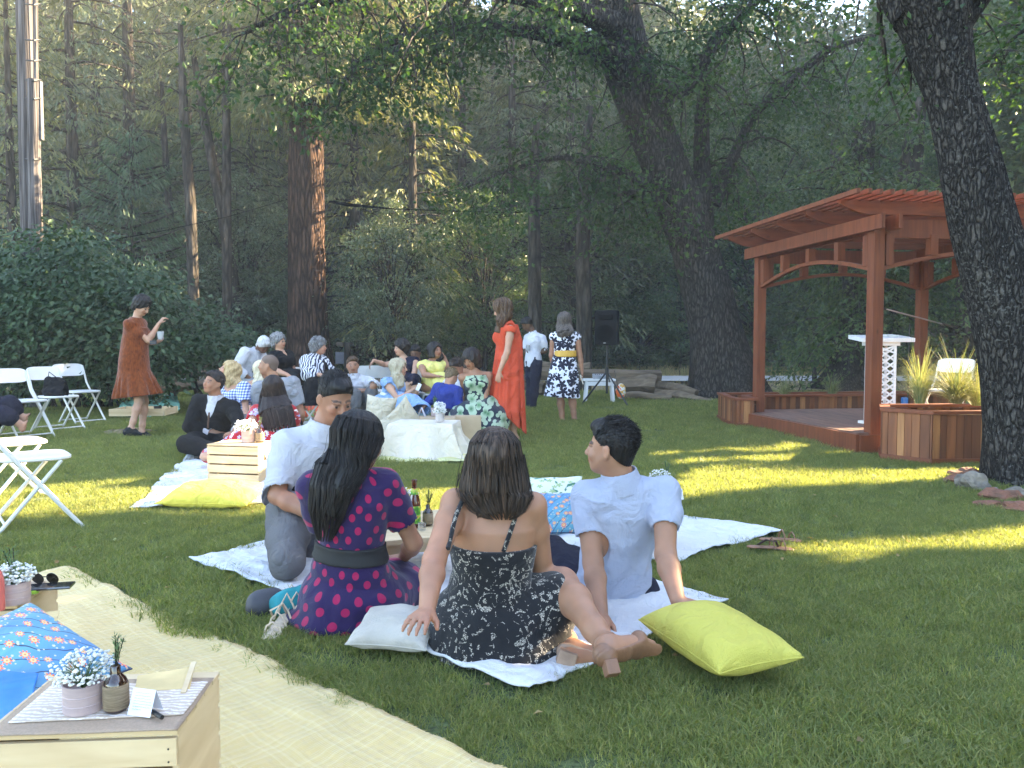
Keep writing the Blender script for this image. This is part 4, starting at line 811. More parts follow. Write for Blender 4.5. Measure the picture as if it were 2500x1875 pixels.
def person(label, fig, skin, parts, h=.011, hands=(), group=None, body=None, brow=(.05, .03, .02), stub=False, noleg=False):
    fig.brow = brow; fig.stub = stub; fig.fade = any(q[0] == 'hair' and fig.fem is False for q in parts) and skin != 'brown'
    base = V(fig.Pv.x, fig.Pv.y, 0); e = empty('person', base, label, 'person', group)
    F = SDF(fig.pts(), .13, h); fig.torso(F, -.004); fig.headsdf(F)
    for sd_ in 'LR': fig.arm(F, sd_); fig.leg(F, sd_); fig.foot(F, sd_)
    for (sd_, n, side, curl) in hands:
        w_ = fig.j['wr'+sd_]; d = fig.j['ti'+sd_]-w_ if 'ti'+sd_ in fig.j else w_-fig.j['el'+sd_]; fig.hand(F, w_, d, Vector(n), side, curl)
    if body: body(F, fig)
    sdfmesh('body', F, MATS['skin'], e, lambda v: fig.paint(v, SK[skin] if isinstance(skin, str) else skin))
    for q in parts:
        if q[0] == 'shoes':
            for s_ in 'LR':
                F = SDF(fig.pts(), .2, h); q[2](F, fig, s_)
                if F.d.min() < 0: sdfmesh('shoe', F, MATS[q[1]], e)
            continue
        nm, mt, fn = q[:3]; o = q[3] if len(q) > 3 else {}
        if nm == 'hair' and not fig.fem and 'extra' not in o and mt != 'stubble': o = dict(o, extra=lambda g: tufts_on(g, 1800, .026, .012, .010, 5, .3, .0032))
        F = SDF(fig.pts()+o.get('pts', []), o.get('pad', .2), o.get('h', h)); r_ = fn(F, fig)
        if o.get('keep'): pass
        try: sdfmesh(nm, F, MATS[mt] if isinstance(mt, str) else mt, e, None, o.get('sm', 1), o.get('uv'), o['extra'](fig) if 'extra' in o else None)
        except Exception as ex: print('EMPTY PART', label, nm, ex)
    return e
# ---- garments ----
def top(inf=.014, sl=0, sinf=.016, hem=-.06, wr=.005, neck=(.075, .07, .045), sc=14, t1=1.0, hipw=1.0, open_=0):
    def fn(F, g):
        g.torso(F, inf, -.06, t1, hipw)
        if sl > 0:
            for sd_ in 'LR': g.arm(F, sd_, 0, sl, sinf)
        if wr: F.wr(wr, sc, g.Y)
        if neck: F.ell(g.N+g.up*.035*g.s+g.fw*.01, [q*g.s for q in neck], (g.rt, g.fw, g.up), .006, 'cut')
        if open_: F.ell(g.N-g.up*.02+g.fw*.09, (.035, .06, open_), (g.rt, g.fw, g.up), .004, 'cut')
        if sl > 0 and sl <= 2:      # crisp cuffs
            for sd_ in 'LR':
                if 'el'+sd_ in g.j:
                    a, b, c = g.j['sh'+sd_], g.j['el'+sd_], g.j.get('wr'+sd_)
                    p, d = (a.lerp(b, sl), (b-a)) if sl <= 1 or c is None else (b.lerp(c, sl-1), (c-b)); d = d.normalized()
                    F.cap(p+d*.004, p+d*.09, .075*g.s, None, 0, 'cut')
                    if sl <= 1: F.cap(p-d*.001, p-d*.012, .055*g.s+0*sinf, .054*g.s, 0, fl=1) if False else None
    return fn
def strap_top(t1=.62, inf=.006): 
    def fn(F, g): g.torso(F, inf, -.06, t1)
    return fn
def trousers(inf=.016, ln=1.95, wr=.006, legs='LR', wf=1.0, t1=.35):
    def fn(F, g):
        g.torso(F, inf, -.06, t1)
        for sd_ in legs:
            g.leg(F, sd_, 0, ln, inf, .03, wf)
            if 'an'+sd_ in g.j and ln > 1.5:
                a, b = g.j['kn'+sd_], g.j['an'+sd_]; F.cap(a.lerp(b, .55), a.lerp(b, ln-1), .06*g.s, .052*g.s, .02); d = (b-a).normalized(); p = a.lerp(b, ln-1)+d*.05; F.cap(p, p+d*.08, .07, None, 0, 'cut')
        if wr: F.wr(wr, 12, g.Y+2)
    return fn
def shoes(inf=.006):
    def fn(F, g, side='LR'):
        for sd_ in side:
            g.foot(F, sd_, inf)
            if 'an'+sd_ in g.j and 'to'+sd_ in g.j: a, b = g.j['kn'+sd_], g.j['an'+sd_]; d = (b-a).normalized(); F.cap(b-d*.14, b-d*.015, .07, .05, 0, 'cut')
    return fn
def belt(t=.38, hh=.02, inf=.02, w=1.0):
    def fn(F, g):
        g.torso(F, inf, -.06, .9); F.half(g.tp(t)+g.up*hh, g.up); F.half(g.tp(t)-g.up*hh, -g.up)
    return fn
def collar(F, g):
    c = g.s; nk = (g.H-g.hu*.045*c-g.hf*.02*c-g.N).normalized(); a = g.N-g.up*.030*c; b = g.N+nk*.048*c; F.loft([(a, .098*c, .092*c), (b, .077*c, .078*c)], g.rt, 0); F.loft([(a-nk*.05, .084*c, .078*c), (b+nk*.03, .068*c, .069*c)], g.rt, 0, 'cut')
    F.cap(a+g.fw*.07*c+g.up*.02, a+g.fw*.09*c-g.up*.05, .004, .022, 0, 'cut')
def tie(ln=.36, r=.02):
    def fn(F, g):
        a = g.N+g.fw*.052*g.s-g.up*.005; b = g.tp(.72)+g.fw*.128*g.s; c = g.tp(.3)+g.fw*.128*g.s
        F.chain([a, b, c], [.014, r, r*1.25], 0, fl=.35, fn=g.fw)
    return fn
def skirt(secs, pleat=.012, pn=10, hollow=.02, xa=None, wr=.004, p0=0):    # secs: callables or pixel triples handled by caller
    def fn(F, g):
        ss = secs(g); F.loft(ss, xa or g.rt, .02, pleat=pleat, pn=pn, p0=p0)
        if hollow: s2 = [(c, a-hollow, b-hollow) for c, a, b in ss]; d = (s2[-1][0]-s2[-2][0]).normalized(); s2[-1] = (s2[-1][0]+d*.03, s2[-1][1], s2[-1][2]); F.loft(s2[-2:], xa or g.rt, 0, 'cut', pleat=pleat, pn=pn)
        if wr: F.wr(wr, 9, g.Y)
    return fn
# ---- hair ----
def ridges(F, g, amp=.004, fr=46, seed=0):
    sl, q = F.reg(F.lo, F.lo+F.n*F.h); near = np.abs(F.d) < amp*2+F.h*2; p = q[near]-A3(g.H); x = p@A3(g.hr); y = p@A3(g.hf); z = p@A3(g.hu); th = np.arctan2(y+.03, x)
    F.d[near] += amp*(np.sin(th*fr+6*np.sin(z*9+seed)+3*np.sin(z*23))*.6+np.sin(th*fr*.37+4*np.sin(z*13+seed))*.6)
def short(vol=.014, top_=.0, fade=False, fr=40, amp=.004, hl=None, side=0):
    def fn(F, g):
        c = g.s; H, f, r, u = g.H, g.hf, g.hr, g.hu; M = (r, f, u); low = .045 if hl else 0
        F.ell(H+u*(.036+top_*.2)*c-f*.013*c, ((.0775+vol*(.35 if fade else 1))*c, (.0955+vol*.8)*c, (.085+vol+top_*.4)*c), M, .0)
        F.ell(H-u*.03*c-f*.045*c, ((.068+vol)*c, (.05+vol*.6)*c, .075*c), M, .02) if low else F.ell(H-u*.02*c-f*.040*c, (.064*c, .057*c, .072*c), M, .02)
        if top_: F.ell(H+u*(.082+top_*.6)*c+f*.028*c, (.056*c, .070*c, (.022+top_)*c), M, .012); F.ell(H+u*(.070+top_*.3)*c-f*.045*c, (.06*c, .055*c, (.030+top_*.6)*c), M, .012)
        if amp: ridges(F, g, amp*c, fr, g.Y)
        if amp >= .004: F.wr(amp*1.3*c, 34, g.Y)
        F.half(H+f*.082*c+u*((.064 if g.fem else .073)-low)*c, f*.63-u*.78)
        if low: F.ell(H-u*.05*c+f*.085*c, (.062*c, .085*c, .098*c), M, .008, 'cut')
        else:
            for sg in (-1, 1): F.ell(H-u*.004*c+f*.012*c+r*(sg*.085*c), (.03*c, .020*c, .028*c), M, .006, 'cut')
        F.cap(g.N, H-u*.085*c-f*.03*c, (.05 if g.fem else .058)*c, None, .01, 'cut') if not low else F.ell(g.N, (.09*c, .09*c, .045*c), M, .01, 'cut')
    return fn
def longhair(secs, vol=.016, amp=.006, fr=30, part=True, hl=.055, xa=None, wave=0):
    def fn(F, g):
        c = g.s; H, f, r, u = g.H, g.hf, g.hr, g.hu; M = (r, f, u)
        F.ell(H+u*.036*c-f*.014*c, ((.080+vol)*c, (.098+vol)*c, (.085+vol)*c), M, .0); ss = secs(g); F.loft(ss if wave or len(ss) < 5 else ss[:-1], xa or g.hr, .03)
        if wave: sl, q = F.reg(F.lo, F.lo+F.n*F.h); F.d += (wave*np.sin(q[..., 2]*38+4*q[..., 0]+np.sin(q[..., 0]*40))*np.clip((A3(g.H)[2]-q[..., 2])*6, 0, 1)).astype(np.float32)
        ridges(F, g, amp*c, fr, g.Y)
        F.ell(H-u*.04*c+f*.095*c, (.064*c, .10*c, (hl+.045)*c), M, .01, 'cut')
    return fn
def strands(secs, n, r0=.0016, wave=.006, wf=14, th=(0, 6.283), seed=1, seg=16, frz=.05, taper=.5, clump=24, tfn=None, bulge=1.0):
    """tubes that follow the surface lofted through secs (centre, x-vector, y-vector)"""
    r = np.random.default_rng(seed); C = np.array([A3(q[0]) for q in secs]); XV = np.array([A3(q[1]) for q in secs]); YV = np.array([A3(q[2]) for q in secs]); k = len(secs)-1
    t = np.linspace(0, 1, seg)[None]; T = r.uniform(th[0], th[1], (n, 1)); T0 = r.uniform(0, .22, (n, 1)); T1 = r.uniform(.78, 1.0, (n, 1)); tt = T0+(T1-T0)*t
    cl = np.round(T*clump/6.283)*6.283/clump; T = T+(cl-T)*.55*tt; ph = np.sin(cl*7)*5
    rad = bulge+frz*r.uniform(-1, 1, (n, 1))+wave*4*np.sin(wf*tt+ph)*tt; Tw = T+wave*9*np.cos(wf*tt*.8+ph+r.normal(0, .2, (n, 1)))*tt
    x = tt*k; i0 = np.clip(x.astype(int), 0, k-1); u = (x-i0)[..., None]; u = u*u*(3-2*u)*.5+u*.5
    c = C[i0]*(1-u)+C[i0+1]*u; xv = XV[i0]*(1-u)+XV[i0+1]*u; yv = YV[i0]*(1-u)+YV[i0+1]*u
    p = c+xv*(np.cos(Tw)*rad)[..., None]+yv*(np.sin(Tw)*rad)[..., None]
    d = np.gradient(p, axis=1); d = nrm(d); a = nrm(np.cross(d, [0.3, .5, .8])); b = np.cross(d, a); w = r0*(1-taper*np.abs(t-.3)*1.3)[..., None]*r.uniform(.6, 1.3, (n, 1, 1))
    ring = [p+(a*math.cos(q)+b*math.sin(q))*w for q in (0, 2.094, 4.189)]; v = np.stack(ring, 2).reshape(-1, 3)
    base = (np.arange(n)[:, None]*seg+np.arange(seg-1)[None]).ravel()*3; fs = []
    for q in range(3): q2 = (q+1) % 3; fs.append(np.stack([base+q, base+q2, base+3+q2, base+3+q], 1))
    return v.astype(np.float32), np.concatenate(fs)
def tufts_on(g, n, ln, vol, top_, seed=1, lift=.35, wd=.0016):
    r = np.random.default_rng(seed); c = g.s; H, f, rr_, u = [A3(q) for q in (g.H, g.hf, g.hr, g.hu)]; d = nrm(r.normal(0, 1, (n, 3))); rad = np.array([.0775+vol*.35, .0955+vol*.8, .085+vol+top_*.5])*c
    loc = d*rad+np.array([0, -.013, .036+top_*.25])*c; k = ((loc[:, 1]-.080*c)*.63-(loc[:, 2]-.066*c)*.78 < -.002); loc = loc[k]; d = d[k]; m_ = len(loc); comb = np.array([0, -1.0, .25])+r.normal(0, .28, (m_, 3)); front = np.clip(loc[:, 1:2]/(.09*c), 0, 1)*np.clip(loc[:, 2:3]/(.1*c), 0, 1); comb = comb+np.array([0, 0, 1.2])*front; dl = comb-d*(comb*d).sum(1, keepdims=True)*.8+d*lift
    W = lambda q: q[:, :1]*rr_+q[:, 1:2]*f+q[:, 2:3]*u
    S = np.clip((loc[:, 2]/c+.02)/.10, .25, 1); p = W(loc*.985)+H; D = nrm(W(dl)); N_ = nrm(np.cross(D, r.normal(0, 1, (m_, 3)))); L_ = (ln*S*r.uniform(.6, 1.3, m_))[:, None]
    v = np.stack([p-N_*wd, p+N_*wd, p+D*L_+N_*wd*.2-W(d)*L_*.25, p+D*L_-N_*wd*.2-W(d)*L_*.25], 1).reshape(-1, 3); return v.astype(np.float32), np.arange(m_*4).reshape(-1, 4)
def hairmat(name, c1, c2, rough=.55, spec=.35):
    m, t, b = nt(name); MATS[name] = m; g = N(t, 'NewGeometry'); n = N(t, 'TexNoise', i_Scale=90, i_Detail=3); L(t, coords(t, 'Object', (1, 1, .12)), n.inputs[0])
    base = mixc(t, 1, ramp(t, n.outputs[0], [(.35, c1), (.65, c2)]), ramp(t, g.outputs['Random Per Island'], [(0, .45), (.7, 1.1), (1, 2.4)]), 'MULTIPLY')
    L(t, base, b.inputs[0]); b.inputs['Roughness'].default_value = rough; b.inputs['Specular IOR Level'].default_value = spec; bump(t, b, n.outputs[0], .003)
hairmat('hair_black', (.006, .005, .005), (.018, .013, .011)); hairmat('hair_dark', (.017, .011, .008), (.055, .034, .022)); hairmat('hair_brown', (.035, .018, .010), (.12, .068, .034))
hairmat('hair_blonde', (.42, .29, .13), (.68, .52, .28)); hairmat('hair_pale', (.6, .5, .33), (.82, .73, .52)); hairmat('hair_grey', (.09, .088, .09), (.30, .295, .30)); hairmat('hair_white', (.55, .54, .53), (.8, .79, .77)); hairmat('hair_ash', (.018, .014, .012), (.065, .052, .044)); hairmat('hair_sandy', (.16, .11, .06), (.30, .21, .12)); hairmat('hair_redblack', (.014, .009, .009), (.035, .022, .02))
def lower(*px): return [V(0, 0, 0)]
def C3(c, x, y): return (c, x, y)
# ---- kneeling man in white shirt ----
g = Fig(4.15, (818, 974), (784, 1056, .02), (742, 1248, .02), -42, fyaw=-52, fp=-24, froll=0, fem=False, slouch=.035, w=1.0, sc=1.03, shR=(700, 1085, -.03), shL=(850, 1085, .22), elR=(676, 1210, -1), wrR=(775, 1262, -1), tiR=(830, 1300, -1), elL=(890, 1200, 1), wrL=(900, 1290, -1),
        knR=(700, 1375, -1), anR=(705, 1335, 1), toR=(690, 1345, 1), knL=(775, 1368, 0), anL=(735, 1320, 1), toL=(725, 1345, 1))
person('kneeling man in a white shirt with rolled sleeves and grey trousers bowing his head', g, 'tan', [
    ('shirt', 'white_shirt', top(.021, 1.02, .030, wr=.010, sc=11)), ('collar', 'white_shirt', collar, {'h': .005}), ('tie', 'tie_dark', tie()),
    ('trousers', 'grey_trousers', trousers(.014, 1.95, .008, t1=.42, wf=1.12)), ('belt', 'belt_black', belt(.33, .016, .022)), ('shoes', 'shoe_black', shoes(.01)),
    ('hair', 'hair_black', short(.012, .018, fade=True, fr=80, amp=.0015), {'h': .004, 'extra': lambda g: tufts_on(g, 5200, .030, .012, .018, 3)})], h=.0062, hands=[('R', (.3, .2, -1), 1, .5)], brow=(.02, .015, .012))
# ---- woman in polka dots ----
g = Fig(3.25, (877, 1077, -.02), (866, 1154), (858, 1452, .03), 72, fyaw=48, fp=-14, sc=1.0, w=.98, slouch=.02, shR=(938, 1185, .0), shL=(765, 1190, .06), elR=(1010, 1325, 1), wrR=(985, 1362, 1), tiR=(935, 1372, 0), elL=(800, 1330, 1), wrL=(900, 1362, 1),
        knR=(985, 1420, 1), anR=(900, 1490, 1), knL=(860, 1420, 1), anL=(800, 1490, 0))
def polk(g_): return lambda v: np.stack([np.arctan2((v-A3(g_.Pv))@A3(-g_.rt), (v-A3(g_.Pv))@A3(-g_.fw))*.19, (v-A3(g_.Pv))@A3(g_.up)], 1)
def polskirt(F, g):
    c = P(862, 1452, 3.28); F.ell(c+V(.0, 0, -.02), (.235, .20, .155), None, .03); F.ell(P(925, 1435, 3.45), (.22, .17, .12), None, .06); F.cap(P(880, 1440, 3.3), P(990, 1418, 3.55), .125, .075, .05); F.ell(P(850, 1500, 3.28), (.27, .22, .075), None, .04); F.ell(P(960, 1445, 3.62), (.13, .1, .07), None, .04); F.wr(.009, 15, 1, (1, 1, .3))
    F.cap(P(857, 1345, 3.25), P(860, 1420, 3.28), .135, .185, .03, fl=.82, fn=(0, 1, 0)); F.wr(.010, 8, 3); F.half((0, 0, .012), (0, 0, -1))
def hs1(g): return [(g.H+g.hu*.03, g.hr*.088, g.hf*.10), (g.H-g.hu*.05-g.hf*.02, g.hr*.092, g.hf*.078), (P(838, 1130, 3.17), g.rt*.095, g.fw*.062), (P(815, 1185, 3.13), g.rt*.088, g.fw*.05), (P(798, 1250, 3.12), g.rt*.066, g.fw*.036), (P(792, 1320, 3.12), g.rt*.026, g.fw*.018)]
def ex1(g): 
    a = strands([(c, x, y) for c, x, y in hs1(g)], 1200, .0032, .016, 17, (1.9, 6.9), 3, 22, .13, clump=26, bulge=1.06, taper=.8)
    q = [(g.H+g.hu*.1-g.hf*.02, g.hr*.03, g.hf*.03), (g.H+g.hu*.085-g.hf*.02, g.hr*.075, g.hf*.09), (g.H+g.hu*.03-g.hf*.02, g.hr*.091, g.hf*.106), (g.H-g.hu*.05-g.hf*.02, g.hr*.094, g.hf*.09)]
    b = strands(q, 420, .0028, .004, 9, (2.6, 7.4), 4, 14, .03, taper=.6, bulge=1.04); f_ = strands(hs1(g), 130, .0011, .03, 11, (1.9, 6.9), 9, 22, .30, bulge=1.10); n1 = len(a[0]); n2 = n1+len(b[0]); return np.concatenate([a[0], b[0], f_[0]]), np.concatenate([a[1], b[1]+n1, f_[1]+n2])
person('seated woman with long black wavy hair in a purple dress with magenta polka dots', g, 'tan', [
    ('dress_top', 'polka', top(.016, .80, .025, wr=.004, sc=11, neck=(.07, .05, .035)), {'uv': polk(g), 'h': .006}), ('skirt', 'polka', polskirt, {'uv': polk(g), 'pts': [P(1010, 1500, 3.6), P(730, 1500, 3.1)], 'h': .0075}), ('belt', 'belt_black', belt(.385, .036, .025), {'h': .006}),
    ('hair', 'hair_black', longhair(lambda g: [(c, x.length*.93, y.length*.93) for c, x, y in hs1(g)], .008, .004, 34, xa=None), {'h': .006, 'extra': ex1})],
    h=.0065, hands=[('R', (-.2, .3, -1), -1, .55), ('L', (0, -.3, 1), 1, .5)])
# ---- woman in black lace dress ----
g = Fig(2.92, (1209, 1128, -.03), (1206, 1212), (1200, 1545, .02), 88, fyaw=84, fp=-4, sc=1.02, w=1.03, slouch=.01, shL=(1112, 1228, -.01), shR=(1300, 1236, .0), elL=(1060, 1368, -1), wrL=(1042, 1492, -1), tiL=(1000, 1535, -1), elR=(1326, 1395, 1), wrR=(1290, 1405, 1),
        knR=(1372, 1425, 0), anR=(1482, 1578, -1), toR=(1590, 1580, 1), knL=(1330, 1500, 1), anL=(1400, 1590, -1), toL=(1505, 1600, 0))
def lskirt(F, g):
    F.ell(P(1208, 1525, 2.97), (.252, .22, .195), None, .03); F.ell(P(1214, 1585, 2.96), (.262, .235, .12), None, .06); F.cap(P(1240, 1490, 2.98), P(1352, 1462, 2.95), .145, .100, .05); F.cap(P(1350, 1465, 2.93), P(1345, 1540, 2.92), .095, .085, .04); F.cap(P(1250, 1560, 3.0), P(1345, 1530, 3.05), .12, .09, .05)
    F.cap(P(1192, 1430, 2.95), P(1205, 1500, 2.95), .145, .19, .03, fl=.82, fn=(0, 1, 0)); F.wr(.010, 9, 4); F.half((0, 0, .015), (0, 0, -1))
def march(F, px, py, Y0, off=0):
    p = P(px, py, Y0); d = ray(px, py).normalized()
    for _ in range(200):
        i = [min(max(int(round((p[k]-F.lo[k])/F.h)), 0), F.n[k]-1) for k in range(3)]
        if F.d[i[0], i[1], i[2]] < off: break
        p = p+d*.002
    return p
def ribbons(g, paths, r_, fl=.4):
    F = SDF(g.pts(), .13, .0062); g.torso(F, -.004)
    for s_ in 'LR': g.arm(F, s_)
    vs = []; fs = []
    for pth in paths:
        pts = []
        for i in range(len(pth)-1):
            for j in range(6): u = j/6; pts.append(march(F, pth[i][0]*(1-u)+pth[i+1][0]*u, pth[i][1]*(1-u)+pth[i+1][1]*u, 2.5, .003))
        mb = MB().tube(pts, r_, 8); b0 = len(vs); vs += mb.v; fs += [tuple(q+b0 for q in f) for f in mb.f]
    return vs, fs
def hs2(g): return [(g.H+g.hu*.03, g.hr*.092, g.hf*.106), (g.H-g.hu*.045-g.hf*.008, g.hr*.104, g.hf*.092), (g.H-g.hu*.10-g.hf*.02, g.hr*.112, g.hf*.078), (P(1212, 1210, 2.84), g.hr*.112, g.hf*.058), (P(1218, 1248, 2.82), g.hr*.080, g.hf*.038), (P(1222, 1268, 2.815), g.hr*.045, g.hf*.022)]
def ex2(g):
    a = strands(hs2(g), 1300, .0032, .008, 12, (0, 6.283), 7, 20, .10, clump=30, bulge=1.06, taper=.8)
    q = [(g.H+g.hu*.128-g.hf*.01, g.hr*.012, g.hf*.02), (g.H+g.hu*.112-g.hf*.012, g.hr*.058, g.hf*.068), (g.H+g.hu*.075-g.hf*.012, g.hr*.088, g.hf*.100), (g.H+g.hu*.02-g.hf*.01, g.hr*.098, g.hf*.110), (g.H-g.hu*.05-g.hf*.01, g.hr*.108, g.hf*.098)]
    b = strands(q, 560, .0028, .002, 9, (0, 6.28), 8, 16, .02, taper=.6, bulge=1.03); f_ = strands(hs2(g), 130, .0010, .02, 9, (0, 6.283), 19, 20, .22, bulge=1.08); n1 = len(a[0]); n2 = n1+len(b[0]); return np.concatenate([a[0], b[0], f_[0]]), np.concatenate([a[1], b[1]+n1, f_[1]+n2])
person('seated woman with dark shoulder length hair in a black lace dress with bare back', g, 'olive', [
    ('bodice', 'lace', lambda F, g: (g.torso(F, .010, -.06, .8), F.half(g.tp(.665), g.up)), {'h': .006}), ('skirt', 'lace', lskirt, {'pts': [P(1400, 1640, 2.8), P(1040, 1640, 2.8)], 'h': .0075}), 
    ('hair', 'hair_dark', longhair(lambda g: [(c, x.length*.95, y.length*.95) for c, x, y in hs2(g)], .008, .004, 34), {'h': .006, 'extra': ex2})],
    h=.0062, hands=[('L', (0, .2, -1), -1, .25)])
# straps and block heeled shoes
laceg = g
e = [o for o in COL.objects if o.get('label', '').startswith('seated woman with dark shoulder')][0]
for pth in ([(1140, 1195), (1112, 1262), (1090, 1355)], [(1268, 1195), (1256, 1270), (1224, 1362)]):
    sv, sf = ribbons(laceg, [pth], .0085); MB().add(sv, sf).build('strap', MATS['lace'], e, True)
a_, t_, k_ = laceg.j['anR'], laceg.j['toR'], laceg.j['knR']; sh = (a_-k_).normalized(); dn = (t_-a_-sh*(t_-a_).dot(sh)).normalized(); hl = a_+sh*.055-dn*.035; bl_ = t_-dn*.06; lat = dn.cross(sh).normalized()
F_ = SDF([hl, t_], .09, .004); F_.chain([hl+sh*.026-dn*.012, (hl+bl_)/2+sh*.026, bl_+sh*.024, t_+sh*.014+dn*.012], [.031, .028, .036, .024], .01, fl=.36, fn=sh); F_.cap(hl-dn*.006, hl+sh*.01, .036, .036, .004); F_.cap(bl_-lat*.018, bl_+lat*.018, .0335, .0335, .01, fl=.9, fn=dn)
sdfmesh('shoe', F_, MATS['leather_tan'], e); fx, fy_, _ = frame(sh)
MB().tube([a_-sh*.012+(fx*math.cos(q*.524)+fy_*math.sin(q*.524))*.0405 for q in range(13)], .0075, 8, False).build('ankle_strap', MATS['leather_tan'], e, True)
F_ = SDF([P(1360, 1560, 2.78), P(1520, 1630, 2.85)], .06, .004); F_.chain([P(1385, 1592, 2.80), P(1440, 1612, 2.79), P(1485, 1612, 2.80)], [.034, .034, .040], .02, fl=.45, fn=(0, 1, .1)); F_.cap(P(1378, 1590, 2.82), P(1470, 1600, 2.84), .030, .032, .02)
sdfmesh('shoe', F_, MATS['sole_tan'], e)
MB().beam(hl+sh*.034, hl+sh*.034+V(0, 0, -.03)+sh*.03, .044, .040).build('heel', MATS['leather_tan'], e, False, .004); MB().beam(P(1362, 1598, 2.765), P(1405, 1612, 2.765), .04, .05).build('heel', MATS['sole_tan'], e, False, .004)
# ---- man in pale blue shirt leaning on his hands ----
g = Fig(3.5, (1492, 1098, -.02), (1520, 1178, -.02), (1497, 1458, .10), 100, fyaw=152, fp=4, froll=0, fem=False, sc=1.04, w=1.0, slouch=-.01, shL=(1432, 1212, .03), shR=(1624, 1205, -.04), elL=(1448, 1375, -1), wrL=(1468, 1505, -1), tiL=(1460, 1545, -1), elR=(1625, 1355, -1), wrR=(1655, 1468, -1), tiR=(1712, 1482, 0),
        knL=(1345, 1345, 1), anL=(1280, 1440, 1), knR=(1395, 1370, 1), anR=(1330, 1450, 1))
def hem_(F, g): top(.018, .74, .015, wr=.009, sc=10)(F, g); F.cap(P(1450, 1440, 3.7), P(1440, 1475, 3.6), .08, .10, .04); F.half((0, 0, .02), (0, 0, -1))
def yoke(F, g): g.torso(F, .0225, .5, 1.0); F.half(g.tp(.86), g.up); F.half(g.tp(.853), -g.up); F.half(g.tp(.8), g.fw)
q_ = lambda g: [(g.H+g.hu*.10-g.hf*.01, g.hr*.05, g.hf*.075), (g.H+g.hu*.125-g.hf*.012, g.hr*.052, g.hf*.09), (g.H+g.hu*.11-g.hf*.03, g.hr*.07, g.hf*.10), (g.H+g.hu*.04-g.hf*.035, g.hr*.082, g.hf*.098), (g.H-g.hu*.03-g.hf*.035, g.hr*.07, g.hf*.08)]
person('man in a pale blue short sleeved shirt leaning back on both hands', g, 'tan', [
    ('shirt', 'blue_shirt', hem_, {'h': .006}), ('collar', 'blue_shirt', collar, {'h': .0045}), ('trousers', 'navy_trousers', trousers(.014, 1.9, .010, t1=.2, wf=1.15)),
    ('hair', 'hair_black', short(.010, .018, fade=True, fr=80, amp=.0015), {'h': .004, 'extra': lambda g: tufts_on(g, 6000, .036, .010, .018, 4)})],
    h=.006, hands=[('L', (0, .2, -1), -1, .15), ('R', (0, 0, -1), 1, .12)], brow=(.02, .015, .012))
# ---- standing woman in rust dress ----
FB = 'wedding guests in the background'
g = Fig(9.9, (345, 748, -.02), (334, 778), (322, 895), -8, fyaw=-12, fp=-28, sc=1.0, w=.92, elR=(362, 832, -1), wrR=(388, 790, 0), tiR=(402, 772, 0), elL=(352, 835, 1), wrL=(376, 838, -1), tiL=(390, 834, 0), shR=(315, 792, -.12), shL=(345, 790, .12),
        hiR=(318, 900, -.09), hiL=(334, 900, .09), knR=(340, 980, 0), anR=(320, 1046, 0), toR=(342, 1060, 0), knL=(352, 980, 0), anL=(346, 1056, 0), toL=(378, 1070, 0))
def rust(F, g):
    top(.022, 0, neck=(.07, .06, .04), wr=0)(F, g); F.loft([(P(332, 800, 9.9), .14, .13), (P(328, 860, 9.9), .17, .155), (P(327, 922, 9.9), .20, .18)], (1, 0, 0), .02); F.loft([(P(328, 908, 9.9), .195, .175), (P(336, 966, 9.9), .285, .25)], (1, 0, 0), .004, pleat=.022, pn=14); F.wr(.004, 12)
person('standing woman with short dark hair in a rust brown dress with flounced hem', g, 'fair', [('dress', 'rust_fuzzy', rust), ('hair', 'hair_black', short(.022, .022, hl=.055, amp=.006), {'h': .007}), ('shoes', 'shoe_black', shoes(.012))], h=.009, hands=[('R', (0, .3, -1), 1, 1.1), ('L', (0, .2, 1), -1, .5)])
# ---- seated man in black suit ----
g = Fig(8.2, (521, 936, -.03), (528, 975), (517, 1082, .05), -100, fyaw=-122, fp=10, froll=6, fem=False, sc=1.0, w=1.02, slouch=.02, elR=(462, 1040, -1), wrR=(522, 1062, -1), tiR=(548, 1054, 0), elL=(585, 1040, -1), wrL=(572, 1056, -1), tiL=(548, 1062, -1),
        knR=(455, 1085, -1), anR=(540, 1100, -1), toR=(560, 1102, 0), knL=(600, 1082, -1), anL=(520, 1100, 0), toL=(480, 1102, 0))
def jacket(F, g): top(.024, 1.93, .024, wr=.006, neck=None)(F, g); F.cap(g.N+g.fw*.095, g.tp(.72)+g.fw*.165, .055, .050, .005, 'cut'); F.cap(g.tp(.72)+g.fw*.165, g.tp(.3)+g.fw*.165, .050, .026, .005, 'cut'); F.ell(g.N+g.up*.02+g.fw*.02, (.07, .08, .06), (g.rt, g.fw, g.up), .004, 'cut')
person('seated man in a black suit and brown tie looking up to the left', g, 'tan', [('shirt', 'white_shirt', top(.013, 2.0, .013, wr=0, neck=(.055, .055, .03))), ('collar', 'white_shirt', collar), ('tie', 'tie_brown', tie(.3, .014)), ('jacket', 'black_suit', jacket), ('trousers', 'black_suit', trousers(.02, 1.95, wf=1.25)), ('shoes', 'shoe_black', shoes()),
    ('hair', 'hair_black', short(.013, .014), {'h': .007})], h=.008, hands=[('R', (0, .3, -1), 1, .5), ('L', (0, .3, -1), -1, .5)], brow=(.02, .012, .01))
